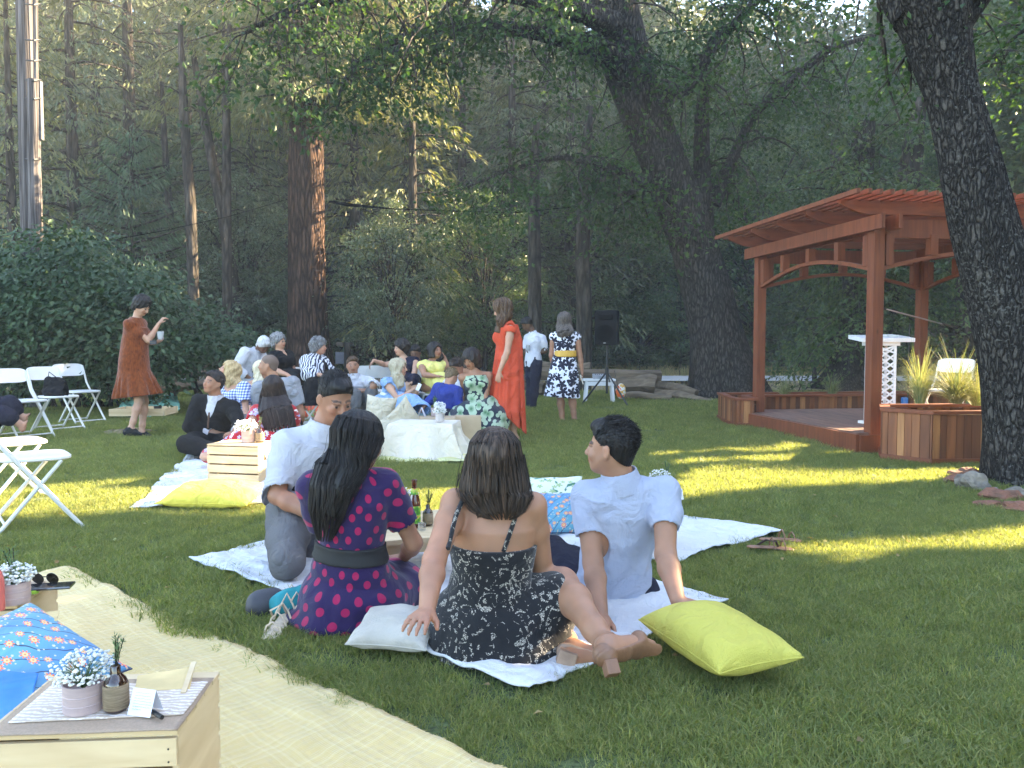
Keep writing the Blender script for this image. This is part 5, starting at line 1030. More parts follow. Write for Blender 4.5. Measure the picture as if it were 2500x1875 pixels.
# ---- red floral dress woman ----
g = Fig(7.6, (668, 948), (668, 985), (672, 1090, .02), 84, sc=1.0, w=.95, elL=(608, 1040, -1), wrL=(600, 1085, 0), elR=(728, 1045, 1), wrR=(735, 1090, 1), shL=(628, 1005), shR=(708, 1005), knL=(600, 1082, 0), anL=(515, 1110, -1), toL=(490, 1113, 0), knR=(590, 1092, -1), anR=(500, 1116, 0))
def redsk(F, g): F.ell(P(680, 1085, 7.6), (.30, .26, .20), None, .03); F.chain([P(650, 1090, 7.55), P(590, 1085, 7.4), P(510, 1112, 7.25)], [.15, .13, .075], .05); F.cap(P(600, 1100, 7.3), P(505, 1116, 7.2), .09, .05, .05); F.wr(.012, 7); F.half((0, 0, .02), (0, 0, -1))
hs3 = lambda g: [(g.H+g.hu*.04, g.hr*.09, g.hf*.11), (g.H-g.hu*.08, g.hr*.13, g.hf*.09), (P(673, 1000, 7.48), g.rt*.165, g.fw*.055), (P(683, 1040, 7.46), g.rt*.155, g.fw*.045), (P(686, 1068, 7.46), g.rt*.10, g.fw*.03)]
person('seated woman with very long straight dark hair in a red floral dress', g, 'fair', [('dress_top', 'red_floral', top(.018, .75, .024)), ('skirt', 'red_floral', redsk, {'pts': [P(480, 1120, 7.1), P(740, 1110, 7.8)]}), ('hair', 'hair_redblack', longhair(lambda g: [(c, x.length*.95, y.length*.95) for c, x, y in hs3(g)], .012, .004), {'extra': lambda g: strands(hs3(g), 1400, .0026, .0012, 8, (0, 6.28), 2, 12, .05)})], h=.0095)
def guest(label, Y, head, neck, pel, yaw, skin, parts, h=.0115, hands=(), **k):
    return person(label, Fig(Y, head, neck, pel, yaw, **k), skin, parts, h=h, hands=hands, group=None)
lap = lambda secs: (lambda F, g: [F.chain([P(*q[:3]) for q in s], [q[3] for q in s], .04) for s in secs] and F.wr(.006, 9))
# gingham blonde, blue blonde, shaved man
def wavy(c1, c2, w0=.10, w1=.07, d=.07): return lambda g: [(g.H+g.hu*.03, .095, .10), (g.H-g.hu*.09, .105, .085), (c1, w0, d), (c2, w1, d*.6)]
guest('blonde woman in a blue gingham top with a braided crown gazing upwards', 9.0, (560, 907), (570, 938), (580, 1030), -120, 'light', [('blouse', 'gingham', top(.02, .8, .04, t1=.8, neck=None)), ('skirt', 'gingham', lap([[(580, 1030, 9, .17), (560, 1035, 8.7, .13)]])), ('hair', 'hair_blonde', longhair(wavy(P(592, 950, 9.05), P(596, 985, 8.95)), .016, .010, 22, wave=.012))], fyaw=-150, fp=30, w=.9, elR=(560, 1000, -1), elL=(600, 1000, -1), wrR=(575, 1030, -1), wrL=(600, 1030, -1))
guest('blonde woman in a sleeveless pale blue dress half hidden behind the shaved man', 10.0, (640, 905), (628, 932), (622, 1010), -80, 'light', [('dress', 'sky_cloth', top(.016, 0, t1=.85, neck=None)), ('skirt', 'sky_cloth', lap([[(622, 1005, 10, .17), (600, 1015, 9.7, .15)]])), ('hair', 'hair_pale', longhair(wavy(P(632, 945, 9.9), P(640, 962, 9.85)), .016, .010, 22, wave=.012))], fyaw=-30, w=.9, elR=(604, 978, -1), wrR=(612, 1003, -1), elL=(655, 980, 0))
guest('man with shaved grey head in a grey shirt behind the long haired woman', 8.9, (655, 893), (672, 930), (690, 1040), 110, 'olive', [('shirt', 'grey_cloth', top(.02, .8, .03)), ('trousers', 'black_cloth', trousers(wf=1.2)), ('hair', 'stubble', short(.004, 0, amp=0), {'h': .007})], fyaw=185, fp=5, fem=False, elR=(735, 1010, 1), wrR=(730, 1050, 1), elL=(625, 1005, 1), knL=(640, 1030, 1), knR=(720, 1030, 1), anL=(640, 1060, 0), anR=(720, 1060, 0)) if mat('stubble', (.17, .12, .095), .9) else 0
# elders on chairs
guest('white haired man in a white shirt and dark tie bending forward', 12, (643, 843), (622, 858), (590, 925), -25, 'brown', [('shirt', 'white_shirt', top(.02, 1.9, .03)), ('collar', 'white_shirt', collar), ('tie', 'tie_dark', tie()), ('trousers', 'grey_cloth', trousers(wf=1.1)), ('hair', 'hair_white', short(.02, .012, hl=.05), {'h': .008})], fyaw=-40, fp=-40, fem=False, w=1.1, elR=(575, 900, -1), wrR=(610, 925, -1), elL=(650, 900, -1), wrL=(655, 925, -1), knR=(625, 945, -1), knL=(655, 940, -1), anR=(625, 1005, 0), anL=(655, 1005, 0))
guest('grey haired woman with glasses in a black dress seated on a chair', 11.6, (680, 835), (684, 860), (694, 930), -28, 'light', [('dress_top', 'black_cloth', top(.018, .9, .022, open_=.05)), ('skirt', 'black_cloth', lap([[(695, 928, 11.6, .17), (742, 922, 11.25, .12)], [(695, 928, 11.6, .17), (722, 924, 11.2, .12)]])), ('hair', 'hair_grey', short(.026, .014, hl=.05, amp=.008), {'h': .008}), ('glasses', 'belt_black', lambda F, g: [F.cap(g.H+g.hf*.098+g.hr*a, g.H+g.hf*.098+g.hr*b, .006, None, 0) for a, b in ((-.05, -.015), (.015, .05))], {'h': .005})],
      hands=[('R', (0, 0, -1), 1, .4), ('L', (0, 0, -1), -1, .4)], fyaw=-20, fp=5, elR=(672, 905, -1), wrR=(702, 915, -1), elL=(716, 905, 0), wrL=(722, 912, -1), knR=(728, 932, -1), knL=(748, 930, -1), anR=(722, 992, 0), anL=(738, 990, 0), toR=(732, 1000, 0), toL=(750, 1000, 0), w=1.12)
guest('curly grey haired woman in a navy and white zebra striped shawl', 11.4, (778, 848), (768, 875), (766, 950), -20, 'light', [('shawl', 'zebra', lambda F, g: (g.torso(F, .045, .02), g.arm(F, 'R', 0, 1.5, .055), g.arm(F, 'L', 0, 1.5, .055), F.wr(.008, 9), F.cap(g.N+g.fw*.17, g.tp(.3)+g.fw*.2, .05, .06, .01, 'cut'), F.ell(g.N+g.up*.03, (.07, .07, .045), None, 0, 'cut'))), ('trousers', 'black_cloth', lap([[(766, 948, 11.4, .19), (790, 935, 11.0, .13), (775, 1010, 10.9, .09)], [(766, 948, 11.4, .19), (770, 938, 10.95, .13), (755, 1010, 10.85, .09)]])), ('top', 'black_cloth', top(.03, 0, wr=0)), ('hair', 'hair_grey', short(.036, .014, hl=.05, amp=.012, fr=26), {'h': .008})],
      hands=[('R', (0, 0, -1), 1, .5)], fyaw=0, fp=4, elR=(752, 915, -1), wrR=(782, 915, -1), elL=(800, 905, 0), wrL=(808, 912, -1), w=1.2)
guest('man in a white shirt and tie sitting on the grass with arms on raised knees', 11.2, (861, 893), (866, 920), (862, 990, .1), -85, 'olive', [('shirt', 'white_shirt', top(.02, 1.15, .03)), ('collar', 'white_shirt', collar), ('tie', 'tie_dark', tie()), ('trousers', 'grey_trousers', trousers(wf=1.15)), ('shoes', 'shoe_black', shoes()), ('hair', 'hair_brown', short(.012, .012), {'h': .008})], fyaw=-75, fem=False, slouch=.04,
      hands=[('R', (0, 0, -1), 1, .6), ('L', (0, 0, -1), -1, .7)], elR=(856, 957, -1), wrR=(896, 953, 0), elL=(915, 940, -1), wrL=(905, 950, 0), tiL=(906, 968, 0), tiR=(912, 958, 0), knR=(868, 962, -1), knL=(908, 955, -1), anR=(868, 1022, 0), anL=(905, 1020, 0), toR=(868, 1032, -1), toL=(908, 1030, -1))
guest('woman with a black bob in a dark sleeveless dress stretching out one arm', 11.6, (980, 851), (985, 876), (995, 940), -80, 'fair', [('dress', 'navy_cloth', top(.016, 0, open_=.05)), ('skirt', 'navy_cloth', lap([[(993, 935, 11.6, .15), (980, 928, 11.2, .10)], [(997, 935, 11.6, .15), (1012, 928, 11.2, .10)]])), ('hair', 'hair_black', short(.030, .018, hl=.045, amp=.005), {'h': .008})],
      hands=[('R', (0, 0, -1), 1, .5), ('L', (0, 0, -1), -1, .5)], fyaw=-150, fp=0, elR=(938, 890, 0), wrR=(912, 880, -1), tiR=(903, 892, 0), elL=(1013, 905, -1), wrL=(1008, 925, -1), tiL=(1003, 932, 0), knR=(992, 940, -1), knL=(1014, 938, -1), anR=(996, 990, 0), anL=(1010, 992, 0), toR=(995, 1000, 0), toL=(1012, 1000, 0))
guest('dark haired man in a pale blue shirt behind the woman with the bob', 12.9, (1014, 862), (1018, 885), (1016, 945), -85, 'brown', [('shirt', 'sky_cloth', top(.02, .9, .03)), ('trousers', 'navy_trousers', trousers()), ('hair', 'hair_black', short(.012, .01), {'h': .009})], fyaw=-100, fp=-20, fem=False, elR=(998, 915, 0), elL=(1038, 915, 0), knR=(1005, 950, -1), knL=(1030, 950, -1), anR=(1005, 1000, 0), anL=(1030, 1000, 0))
guest('woman with long black hair in a pale yellow dress touching her temple', 11.4, (1062, 857), (1055, 882), (1056, 942), -62, 'olive', [('dress_top', 'yellow_dress', top(.014, 0, neck=(.085, .08, .055))), ('skirt', 'yellow_dress', lap([[(1056, 935, 11.4, .16), (1078, 930, 11.0, .12), (1080, 945, 10.9, .12)], [(1056, 937, 11.4, .16), (1098, 930, 11.1, .12), (1100, 945, 11, .11)]])), ('hair', 'hair_black', longhair(wavy(P(1066, 880, 11.5), P(1070, 905, 11.45), .12, .09), .02, .008, 22))],
      hands=[('L', (-1, 0, 0), -1, .7), ('R', (0, 0, -1), 1, .3)], fyaw=-45, fp=6, w=1.05, elR=(1036, 915, -1), wrR=(1062, 918, -1), tiR=(1078, 918, 0), elL=(1094, 902, 0), wrL=(1085, 872, 0), tiL=(1078, 860, 0), knR=(1080, 940, -1), knL=(1100, 940, -1), anR=(1082, 1000, 0), anL=(1100, 1000, 0))
guest('pale blonde woman in a light blue dress holding up a phone', 10.0, (973, 899), (962, 926), (948, 985), -25, 'fair', [('dress_top', 'sky_cloth', top(.016, .35, .02)), ('belt', 'belt_white', belt(.36, .02, .026)), ('skirt', 'sky_cloth', lambda F, g: (F.ell(P(950, 988, 10), (.25, .25, .16), None, .03), F.chain([P(960, 985, 9.95), P(1005, 990, 9.7), P(1035, 998, 9.6)], [.16, .14, .09], .04), F.wr(.01, 9))), ('hair', 'hair_pale', longhair(wavy(P(972, 925, 9.9), P(978, 945, 9.85), .085, .045), .014, .008, 22))],
      hands=[('R', (0, .5, 1), 1, .6)], fyaw=-10, fp=0, w=.92, elR=(972, 976, -1), wrR=(1005, 954, 0), tiR=(1020, 946, 0), elL=(990, 965, 1), wrL=(1010, 955, 0), knR=(1005, 992, 0), knL=(1000, 985, 0), anR=(1040, 1000, 0))
guest('small boy with cropped blond hair in a royal blue jacket seen from behind', 9.6, (1102, 920, 0), (1094, 942), (1086, 1010), 55, 'light', [('jacket', 'royal_cloth', top(.02, 1.95, .02)), ('trousers', 'navy_trousers', trousers()), ('hair', 'hair_sandy', short(.012, .006), {'h': .008})], fyaw=35, fp=-25, sc=.82, fem=False, hands=[('L', (0, 0, -1), -1, .4)], elL=(1055, 972, 0), wrL=(1033, 995, 0), elR=(1118, 975, 0), wrR=(1120, 1000, 0), knR=(1125, 1010, 0), knL=(1100, 1015, 0), anR=(1140, 1020, 0), anL=(1120, 1025, 0))
guest('man in a white shirt and tie leaning over the boy in blue', 10.3, (1115, 898), (1124, 925), (1135, 1000), -110, 'tan', [('shirt', 'white_shirt', top(.02, 1.9, .03)), ('collar', 'white_shirt', collar), ('tie', 'tie_brown', tie()), ('trousers', 'navy_trousers', trousers()), ('hair', 'hair_dark', short(.010, .008), {'h': .008})], fyaw=-120, fp=-30, fem=False, hands=[('R', (0, 0, -1), 1, .4)], elR=(1098, 965, -1), wrR=(1120, 978, -1), elL=(1150, 960, 0), wrL=(1130, 975, -1), knR=(1100, 1005, -1), knL=(1150, 1005, -1), anR=(1110, 1020, 0), anL=(1150, 1020, 0))
guest('man in a blue shirt whose ear shows behind the kneeling woman in leaf print', 11.2, (1142, 903), (1146, 930), (1146, 1000), -60, 'olive', [('shirt', 'sky_cloth', top(.02, .9, .03)), ('trousers', 'navy_trousers', trousers()), ('hair', 'hair_dark', short(.010, .008), {'h': .009})], fyaw=-30, fem=False, elR=(1135, 965, 0), elL=(1160, 965, 0), knR=(1140, 1000, -1), knL=(1160, 1000, -1), anR=(1140, 1020, 0), anL=(1160, 1020, 0))
# leaf print woman
def leafsk(F, g): F.ell(P(1165, 1015, 9.55), (.36, .3, .20), None, .04); F.ell(P(1170, 1040, 9.4), (.30, .26, .13), None, .05); F.cap(P(1190, 1000, 9.6), P(1218, 1030, 9.6), .17, .13, .05); F.cap(P(1150, 1010, 9.5), P(1118, 1030, 9.3), .15, .10, .05); F.wr(.012, 7); F.half((0, 0, .02), (0, 0, -1))
guest('kneeling woman with black hair in a dark halter dress with pale leaf print', 9.6, (1150, 877, -.03), (1160, 908), (1166, 1000), -78, 'tan', [('dress_top', 'leafprint', top(.016, 0, t1=.9, wr=.003)), ('skirt', 'leafprint', leafsk, {'pts': [P(1235, 1050, 9.8), P(1090, 1050, 9.2)]}), ('hair', 'hair_black', longhair(lambda g: [(g.H+g.hu*.04, .10, .11), (g.H-g.hu*.05-g.hf*.03, .115, .085), (g.H-g.hu*.12-g.hf*.04, .10, .06)], .022, .006, 24, hl=.035), {'h': .008})],
      h=.0095, hands=[('L', (0, 0, -1), -1, .15)], fyaw=-118, fp=-22, w=.92, elL=(1184, 972, -1), wrL=(1176, 1022, 0), tiL=(1164, 1048, -1), elR=(1140, 965, 1), wrR=(1135, 990, 0))
# coral dress
g = Fig(9.7, (1226, 756, .0), (1240, 788), (1240, 905, .05), 150, fyaw=165, fp=-18, sc=1.0, w=1.0, elL=(1238, 860, 0, 9.47), wrL=(1219, 908, 0, 9.44), tiL=(1214, 936, 0, 9.44), shL=(1247, 805, -.17), shR=(1236, 803, .14), knL=(1236, 990, 0), knR=(1250, 990, 0), anL=(1234, 1064, 0), anR=(1255, 1062, 0), toL=(1224, 1076, 0), toR=(1250, 1076, 0), hiL=(1238, 905, .05), hiR=(1246, 905, .1))
def coral(F, g):
    g.torso(F, .022, .1, .92); F.loft([(P(1245, 793, 9.74), .10, .09), (P(1244, 830, 9.75), .155, .15), (P(1240, 900, 9.75), .185, .195), (P(1237, 960, 9.75), .21, .22), (P(1236, 1062, 9.75), .235, .24)], (1, 0, 0), .01, pleat=.017, pn=13, p0=.0); F.loft([(P(1238, 960, 9.72), .17, .16), (P(1237, 1075, 9.72), .215, .19)], (1, 0, 0), 0, 'cut'); F.half(P(1193, 972, 9.7), Vector((-.70, 0, -.72))); F.cap(g.j['shL'].lerp(g.j['elL'], -.1), g.j['elL'], .058, .05, .004, 'cut')
person('standing woman with curly brown hair in a long coral red dress with slanting hem', g, 'light', [('dress', 'coral_cloth', coral, {'pts': [P(1290, 1075, 9.7), P(1185, 1075, 9.7)]}), ('hair', 'hair_brown', longhair(lambda g: [(g.H+g.hu*.03, .10, .11), (g.H-g.hu*.05-g.hf*.03, .10, .09), (P(1222, 790, 9.6), .07, .06), (P(1218, 808, 9.6), .04, .035)], .024, .012, 26, wave=.008), {'h': .008})], h=.0095, hands=[('L', (0, .6, -1), -1, .45)])
# man with cup, floral dress woman
g = Fig(14.2, (1287, 793), (1302, 815), (1302, 890), -150, fyaw=-160, fp=-35, fem=False, sc=1.0, w=1.0, elL=(1330, 858, 0), wrL=(1302, 864, 0), tiL=(1290, 862, 0), elR=(1285, 860, 0), wrR=(1290, 866, 0), knR=(1296, 945, 0), knL=(1305, 945, 0), anR=(1292, 994, 0), anL=(1300, 1000, 0), toR=(1285, 1004, 0), toL=(1294, 1008, 0), shL=(1322, 828, -.05), shR=(1290, 826, .1))
person('standing dark haired man in a short sleeved white shirt and navy trousers looking down', g, 'dark', [('shirt', 'white_shirt', top(.025, .85, .035)), ('collar', 'white_shirt', collar), ('trousers', 'navy_trousers', trousers(.02, 1.98, wf=1.05)), ('shoes', 'shoe_black', shoes()), ('hair', 'hair_black', short(.016, .012), {'h': .009})], h=.0115, hands=[('L', (0, 0, 1), -1, .8)])
g = Fig(11.9, (1378, 783), (1380, 808), (1374, 905), 88, fyaw=80, sc=1.0, w=1.02, shL=(1352, 822), shR=(1408, 822), elL=(1346, 868, 1), wrL=(1356, 905, 1), elR=(1416, 868, 0), wrR=(1421, 908, 0), tiR=(1422, 928, 0), knL=(1368, 968, 0), knR=(1396, 968, 0), anL=(1373, 1026, 0), anR=(1402, 1022, 0), toL=(1366, 1034, 1), toR=(1405, 1030, 1))
def flo(F, g): top(.016, 0, wr=0, neck=(.08, .07, .03))(F, g); F.loft([(P(1380, 866, 11.9), .155, .125), (P(1376, 905, 11.9), .215, .17), (P(1371, 968, 11.9), .265, .22)], (1, 0, 0), .01, pleat=.014, pn=11); F.loft([(P(1372, 950, 11.9), .22, .18), (P(1371, 980, 11.9), .26, .21)], (1, 0, 0), 0, 'cut')
person('standing woman seen from behind in a white dress with black flowers and yellow belt', g, 'olive', [('dress', 'black_floral', flo), ('belt', 'belt_yellow', lambda F, g: F.loft([(P(1380, 857, 11.9), .166, .142), (P(1380, 870, 11.9), .170, .147)], (1, 0, 0), 0)), ('hair', 'hair_ash', longhair(lambda g: [(g.H+g.hu*.03, .10, .11), (g.H-g.hu*.09-g.hf*.02, .12, .09), (P(1380, 812, 11.78), .13, .06), (P(1382, 820, 11.78), .10, .04)], .02, .008, 26)), ('shoes', 'sandal_gold', lambda F, g, s='LR': [F.cap(g.j['an'+q]+V(0, 0, -.05), g.j['to'+q]+V(0, 0, -.02), .033, .03, 0, fl=.5, fn=(0, 0, 1)) for q in s])], h=.0105, hands=[('R', (-1, 0, 0), 1, .7)])
# reclining person at the left edge
g = Fig(9.0, (-125, 915, .6), (-100, 945, .5), (-45, 1018, .2), 30, sc=1.0, knR=(22, 985, 0), anR=(56, 1022, 0), toR=(72, 1010, 0), knL=(5, 1010, -1), anL=(48, 1035, 0), toL=(66, 1028, 0), elR=(-60, 980, 0), elL=(-90, 980, 0))
person('reclining person in dark clothes with bare ankles and strappy sandals behind the folding chairs', g, 'light', [('top', 'navy_cloth', top(.02, 1.9, .02)), ('trousers', 'navy_trousers', trousers(.03, 1.45, wf=1.2)), ('shoes', 'shoe_black', lambda F, g, s='LR': [F.cap(g.j['an'+q]+V(0, 0, -.04), g.j['to'+q], .022, .02, 0, fl=.5, fn=(0, 0, 1)) for q in s]), ('hair', 'hair_dark', short(.02, .01), {'h': .01})], h=.012)
# ================= pergola =================
woodmat('redwood', (.12, .030, .010), (.195, .052, .017), 'Z', 5, .65)
woodmat('redwood_x', (.13, .032, .010), (.21, .056, .018), 'X', 5, .65)
woodmat('deck_wood', (.12, .062, .042), (.19, .105, .075), 'Y', 4, .7, [(0, (.8, .8, .8)), (1, (1.2, 1.15, 1.1))])
woodmat('planter_boards', (.15, .05, .018), (.26, .095, .034), 'Z', 4, .65, [(0, (.42, .36, .33)), (.45, (.85, .78, .7)), (.72, (1.05, 1.0, .9)), (.80, (1.4, 1.65, 1.6)), (1, (1.6, 2.0, 2.0))])
PA = V(3.50, 11.3, 0); PB = V(3.90, 8.6, 0); vv = (PA-PB).normalized(); uu = V(vv.y, -vv.x, 0); PC = PA+uu*2.50; PD = PB+uu*2.5; LN = (PA-PB).length
e = empty('pergola', (PA+PD)/2, 'red stained wooden pergola with slatted roof at the right of the lawn', 'pergola')
HT = 2.42
def brick(mb, a, b, w, h, up=(0, 0, 1)): return mb.beam(a, b, w, h, up)
for p in (PA, PB, PC, PD): MB().box(p+V(0, 0, HT/2), (.125, .125, HT), rot=Matrix.Rotation(math.atan2(vv.y, vv.x), 3, 'Z')).build('post', MATS['redwood'], e, False, .006)
mb = MB()          # main beams along the sides
for a, b in ((PB, PA), (PD, PC)):
    for s in (-.055, .055): MB().beam(a-vv*.27+V(0, 0, HT+.02)+uu*s*1.8, b+vv*.27+V(0, 0, HT+.035)+uu*s*1.8, .042, .15).build('beam', MATS['redwood'], e, False, .004)
for k in range(5):  # cross beams with curved ends
    c = PB+vv*(-.05+k*(LN+.1)/4)+V(0, 0, HT+.19); a = c-uu*.46; b = c+uu*2.95; prof = []
    n = 12
    for i in range(n+1): u = i/n; prof.append((.34*u, -.075+.10*(1-math.sin(u*math.pi/2))**1.0))
    vs = []; fs = []
    low = [(q, z) for q, z in prof]; Lb = (b-a).length; pts = [(0, .075)]+[(q, z) for q, z in low]+[(Lb-q, z) for q, z in low[::-1]]+[(Lb, .075)]
    m_ = len(pts)
    for s in (-.024, .024):
        for q, z in pts: vs.append(a+uu*q+V(0, 0, z)+vv*s)
    fs = [tuple(range(m_))[::-1], tuple(range(m_, 2*m_))]+[(i, (i+1) % m_, m_+(i+1) % m_, m_+i) for i in range(m_)]
    MB().add(vs, fs).build('rafter', MATS['redwood_x'], e, False)
n = 30
for i in range(n):
    q = -.50+i*(2.5+1.1)/(n-1); a = PB-vv*.46+uu*q+V(0, 0, HT+.28); MB().beam(a, a+vv*(LN+.86), .038, .05).build('roof_slat', MATS['redwood'], e, False, .002)
for a, b in ((PA, PB), (PA, PC), (PB, PD), (PC, PD)):     # arched rails with blocks
    d = (b-a); Ln = d.length; d.normalize(); sx = V(-d.y, d.x, 0)*.03; vs = []; fs = []; k = 16
    for i in range(k+1):
        u = i/k; z = HT-.47+.19*math.sin(math.pi*u); c = a+d*(.06+u*(Ln-.12))
        for s, h in ((-1, 0), (1, 0), (1, .042), (-1, .042)): vs.append(c+sx*s+V(0, 0, z+h))
    for i in range(k):
        for j in range(4): fs.append((i*4+j, i*4+(j+1) % 4, i*4+4+(j+1) % 4, i*4+4+j))
    fs += [(0, 1, 2, 3), (k*4+3, k*4+2, k*4+1, k*4)]
    ar = MB().add(vs, fs).build('arch_rail', MATS['redwood_x'], e, False)
    mb = MB()
    if (a, b) in ((PA, PC), (PB, PD)): mb.beam(a+V(0, 0, HT-.02), b+V(0, 0, HT-.02), .05, .2)
    for u in (.03, .25, .5, .75, .97): z0 = HT-.43+.19*math.sin(math.pi*u); c = a+d*(.06+u*(Ln-.12)); mb.box(c+V(0, 0, (z0+HT-.08)/2), (.09, .09, HT-.08-z0), rz=math.atan2(d.y, d.x))
    mb.build('spacer_blocks', MATS['redwood'], ar, False, .003)
# deck
e = empty('deck', (PA+PD)/2, 'low wooden deck under the pergola with dark fascia boards', 'deck'); mb = MB()
for i in range(20): q = -.14+i*.148; mb.beam(PB-vv*.05+uu*q+V(0, 0, .195), PA+vv*.35+uu*q+V(0, 0, .195), .14, .03)
mb.build('deck_boards', MATS['deck_wood'], e, False, .003); mb = MB()
mb.beam(PB-vv*.10-uu*.23+V(0, 0, .10), PA+vv*.25-uu*.23+V(0, 0, .10), .04, .2); mb.beam(PB-vv*.10-uu*.21+V(0, 0, .09), PB-vv*.10+uu*2.6+V(0, 0, .09), .04, .2, ); mb.build('fascia', MATS['redwood'], e, False, .004)
def planter(lb, pts, h, bot=.02):
    e = empty('planter_box', (pts[0].x, pts[0].y, 0), lb, 'planter', 'boarded planters round the deck'); bd = MB(); cp_ = MB(); bs_ = MB(); r = np.random.default_rng(int(h*100)); n = len(pts); c0 = sum(pts, V(0, 0, 0))/n
    for i in range(n):
        a, b = pts[i], pts[(i+1) % n]; d = b-a; Ln = d.length; d.normalize(); q = .0
        while q < Ln-.01:
            w_ = min(r.uniform(.035, .095), Ln-q); bd.box(a+d*(q+w_/2)+V(0, 0, h/2+bot), (w_-.004, .02+.006*r.random(), h), rz=math.atan2(d.y, d.x)); q += w_
        o = V(d.y, -d.x, 0); o = o if o.dot(a-c0) > 0 else -o; cp_.beam(a-d*.02-o*.02+V(0, 0, h+bot+.018+.0015*i), b+d*.02-o*.02+V(0, 0, h+bot+.018+.0015*i), .10, .034); bs_.beam(a+o*.022-d*.01+V(0, 0, .04+.001*i), b+o*.022+d*.01+V(0, 0, .04+.001*i), .02, .06)
    bd.build('side_boards', MATS['planter_boards'], e, False, .002); cp_.build('cap_rail', MATS['redwood_x'], e, False, .003); bs_.build('base_rail', MATS['redwood_x'], e, False, .002)
    so = MB(); so.add([p.lerp(c0, .05)+V(0, 0, h-.04) for p in pts], [tuple(range(n))]); so.build('soil', MATS['forest_floor'], e)
planter('angled cedar board planter with tall grasses in front of the near oak', [V(3.92, 8.42, 0), V(3.70, 7.92, 0), V(4.0, 7.55, 0), V(5.6, 7.62, 0), V(5.9, 8.5, 0)], .47)
planter('long low cedar board planter along the back of the deck', [V(3.12, 11.55, 0), V(3.12, 11.05, 0), V(3.36, 11.05, 0), V(3.42, 11.78, 0), V(7.0, 12.3, 0), V(6.95, 12.85, 0), V(3.2, 12.3, 0)], .36)
# ornamental grasses
leafmat('tall_grass', (.34, .32, .17), (.15, .20, .08), (.46, .40, .24), .35, .6, 2)
def ograss(c, n, H, spread, seed):
    r = np.random.default_rng(seed); V_ = []; F_ = []
    for i in range(n):
        a = r.uniform(0, 6.28); l = H*r.uniform(.35, 1.1)*(1.5 if r.random() < .1 else 1); out = spread*r.uniform(.2, 1.2); d = np.array([math.cos(a), math.sin(a)]); w = r.uniform(.0018, .0042); s = np.array([-d[1], d[0], 0])*w; b = len(V_); k = 6; p0 = np.array([c.x, c.y])+d*.05*r.random()
        for j in range(k):
            u = j/(k-1); p = np.array([p0[0]+d[0]*out*u**1.6, p0[1]+d[1]*out*u**1.6, c.z+l*(u*1.15-.55*u**3*(out/spread)**1.3)]); V_ += [p-s*(1-u*.8), p+s*(1-u*.8)]
        F_ += [(b+2*j, b+2*j+1, b+2*j+3, b+2*j+2) for j in range(k-1)]
    return npmesh('blades', np.array(V_), F_, False)
for i, (px, py, Y, n, H, sp, lb) in enumerate([(2245, 985, 7.95, 420, .5, .34, 'tall straw coloured grass nearest the pergola post in the front planter'), (2335, 985, 7.9, 800, .42, .62, 'spreading pale grass in the middle of the front planter'), (2385, 990, 8.0, 400, .4, .5, 'arching grass in the front planter against the near oak trunk'),
      (1915, 972, 12.2, 160, .42, .35, 'dark green grass clump at the left of the rear planter'), (2030, 972, 12.3, 160, .42, .35, 'dark green grass clump in the middle of the rear planter'), (1860, 1020, 14.5, 60, .3, .2, 'small grass clump behind the left pergola post')]):
    c = P(px, py, Y); c.z = max(0, c.z)
    o = tag(link('ornamental_grass', ograss(c, n, H, sp, i), MATS['tall_grass']), lb, 'grass clump', 'ornamental grasses around the deck')
# lectern
wh = mat('white_paint', (.78, .78, .79), .5, (.72, .72, .73), ns=6); c = P(2147, 1000, 9.9); c.z = 0; zb = .21
e = empty('lectern', (c.x, c.y, zb), 'white lectern with lattice panels standing on the deck', 'lectern')
MB().box((c.x, c.y, 1.235), (.64, .42, .05), rot=Matrix.Rotation(R(6), 3, 'X')).build('top', wh, e, False, .004)
MB().box((c.x, c.y, 1.175), (.34, .3, .06)).build('neck', wh, e, False, .004); mb = MB()
for sx in (-.12, .12):
    for sy in (-.12, .12): mb.box((c.x+sx, c.y+sy, .675), (.03, .03, .94))
mb.build('corner_posts', wh, e, False, .002); mb = MB()
for k in range(10):
    for sg in (-1, 1):
        z = .25+k*.09; mb.beam((c.x-.105*sg, c.y-.125-.004*sg, z), (c.x+.105*sg, c.y-.125-.004*sg, z+.15 if z+.15 < 1.14 else 1.14), .006, .022, (0, 0, 1)); mb.beam((c.x-.125-.004*sg, c.y-.105*sg, z), (c.x-.125-.004*sg, c.y+.105*sg, z+.15 if z+.15 < 1.14 else 1.14), .006, .022)
mb.build('lattice', wh, e)
for i, (x, lb) in enumerate(((-.02, 'open book lying flat on the lectern'), (.12, 'pale folded booklet beside the open book on the lectern'))): tag(MB().box((c.x+x, c.y, 1.272+.0*i), (.12, .16, .018), rot=Matrix.Rotation(R(6), 3, 'X')).build('book', mat('paper', (.72, .72, .7), .8), None, False, .003), lb, 'book')
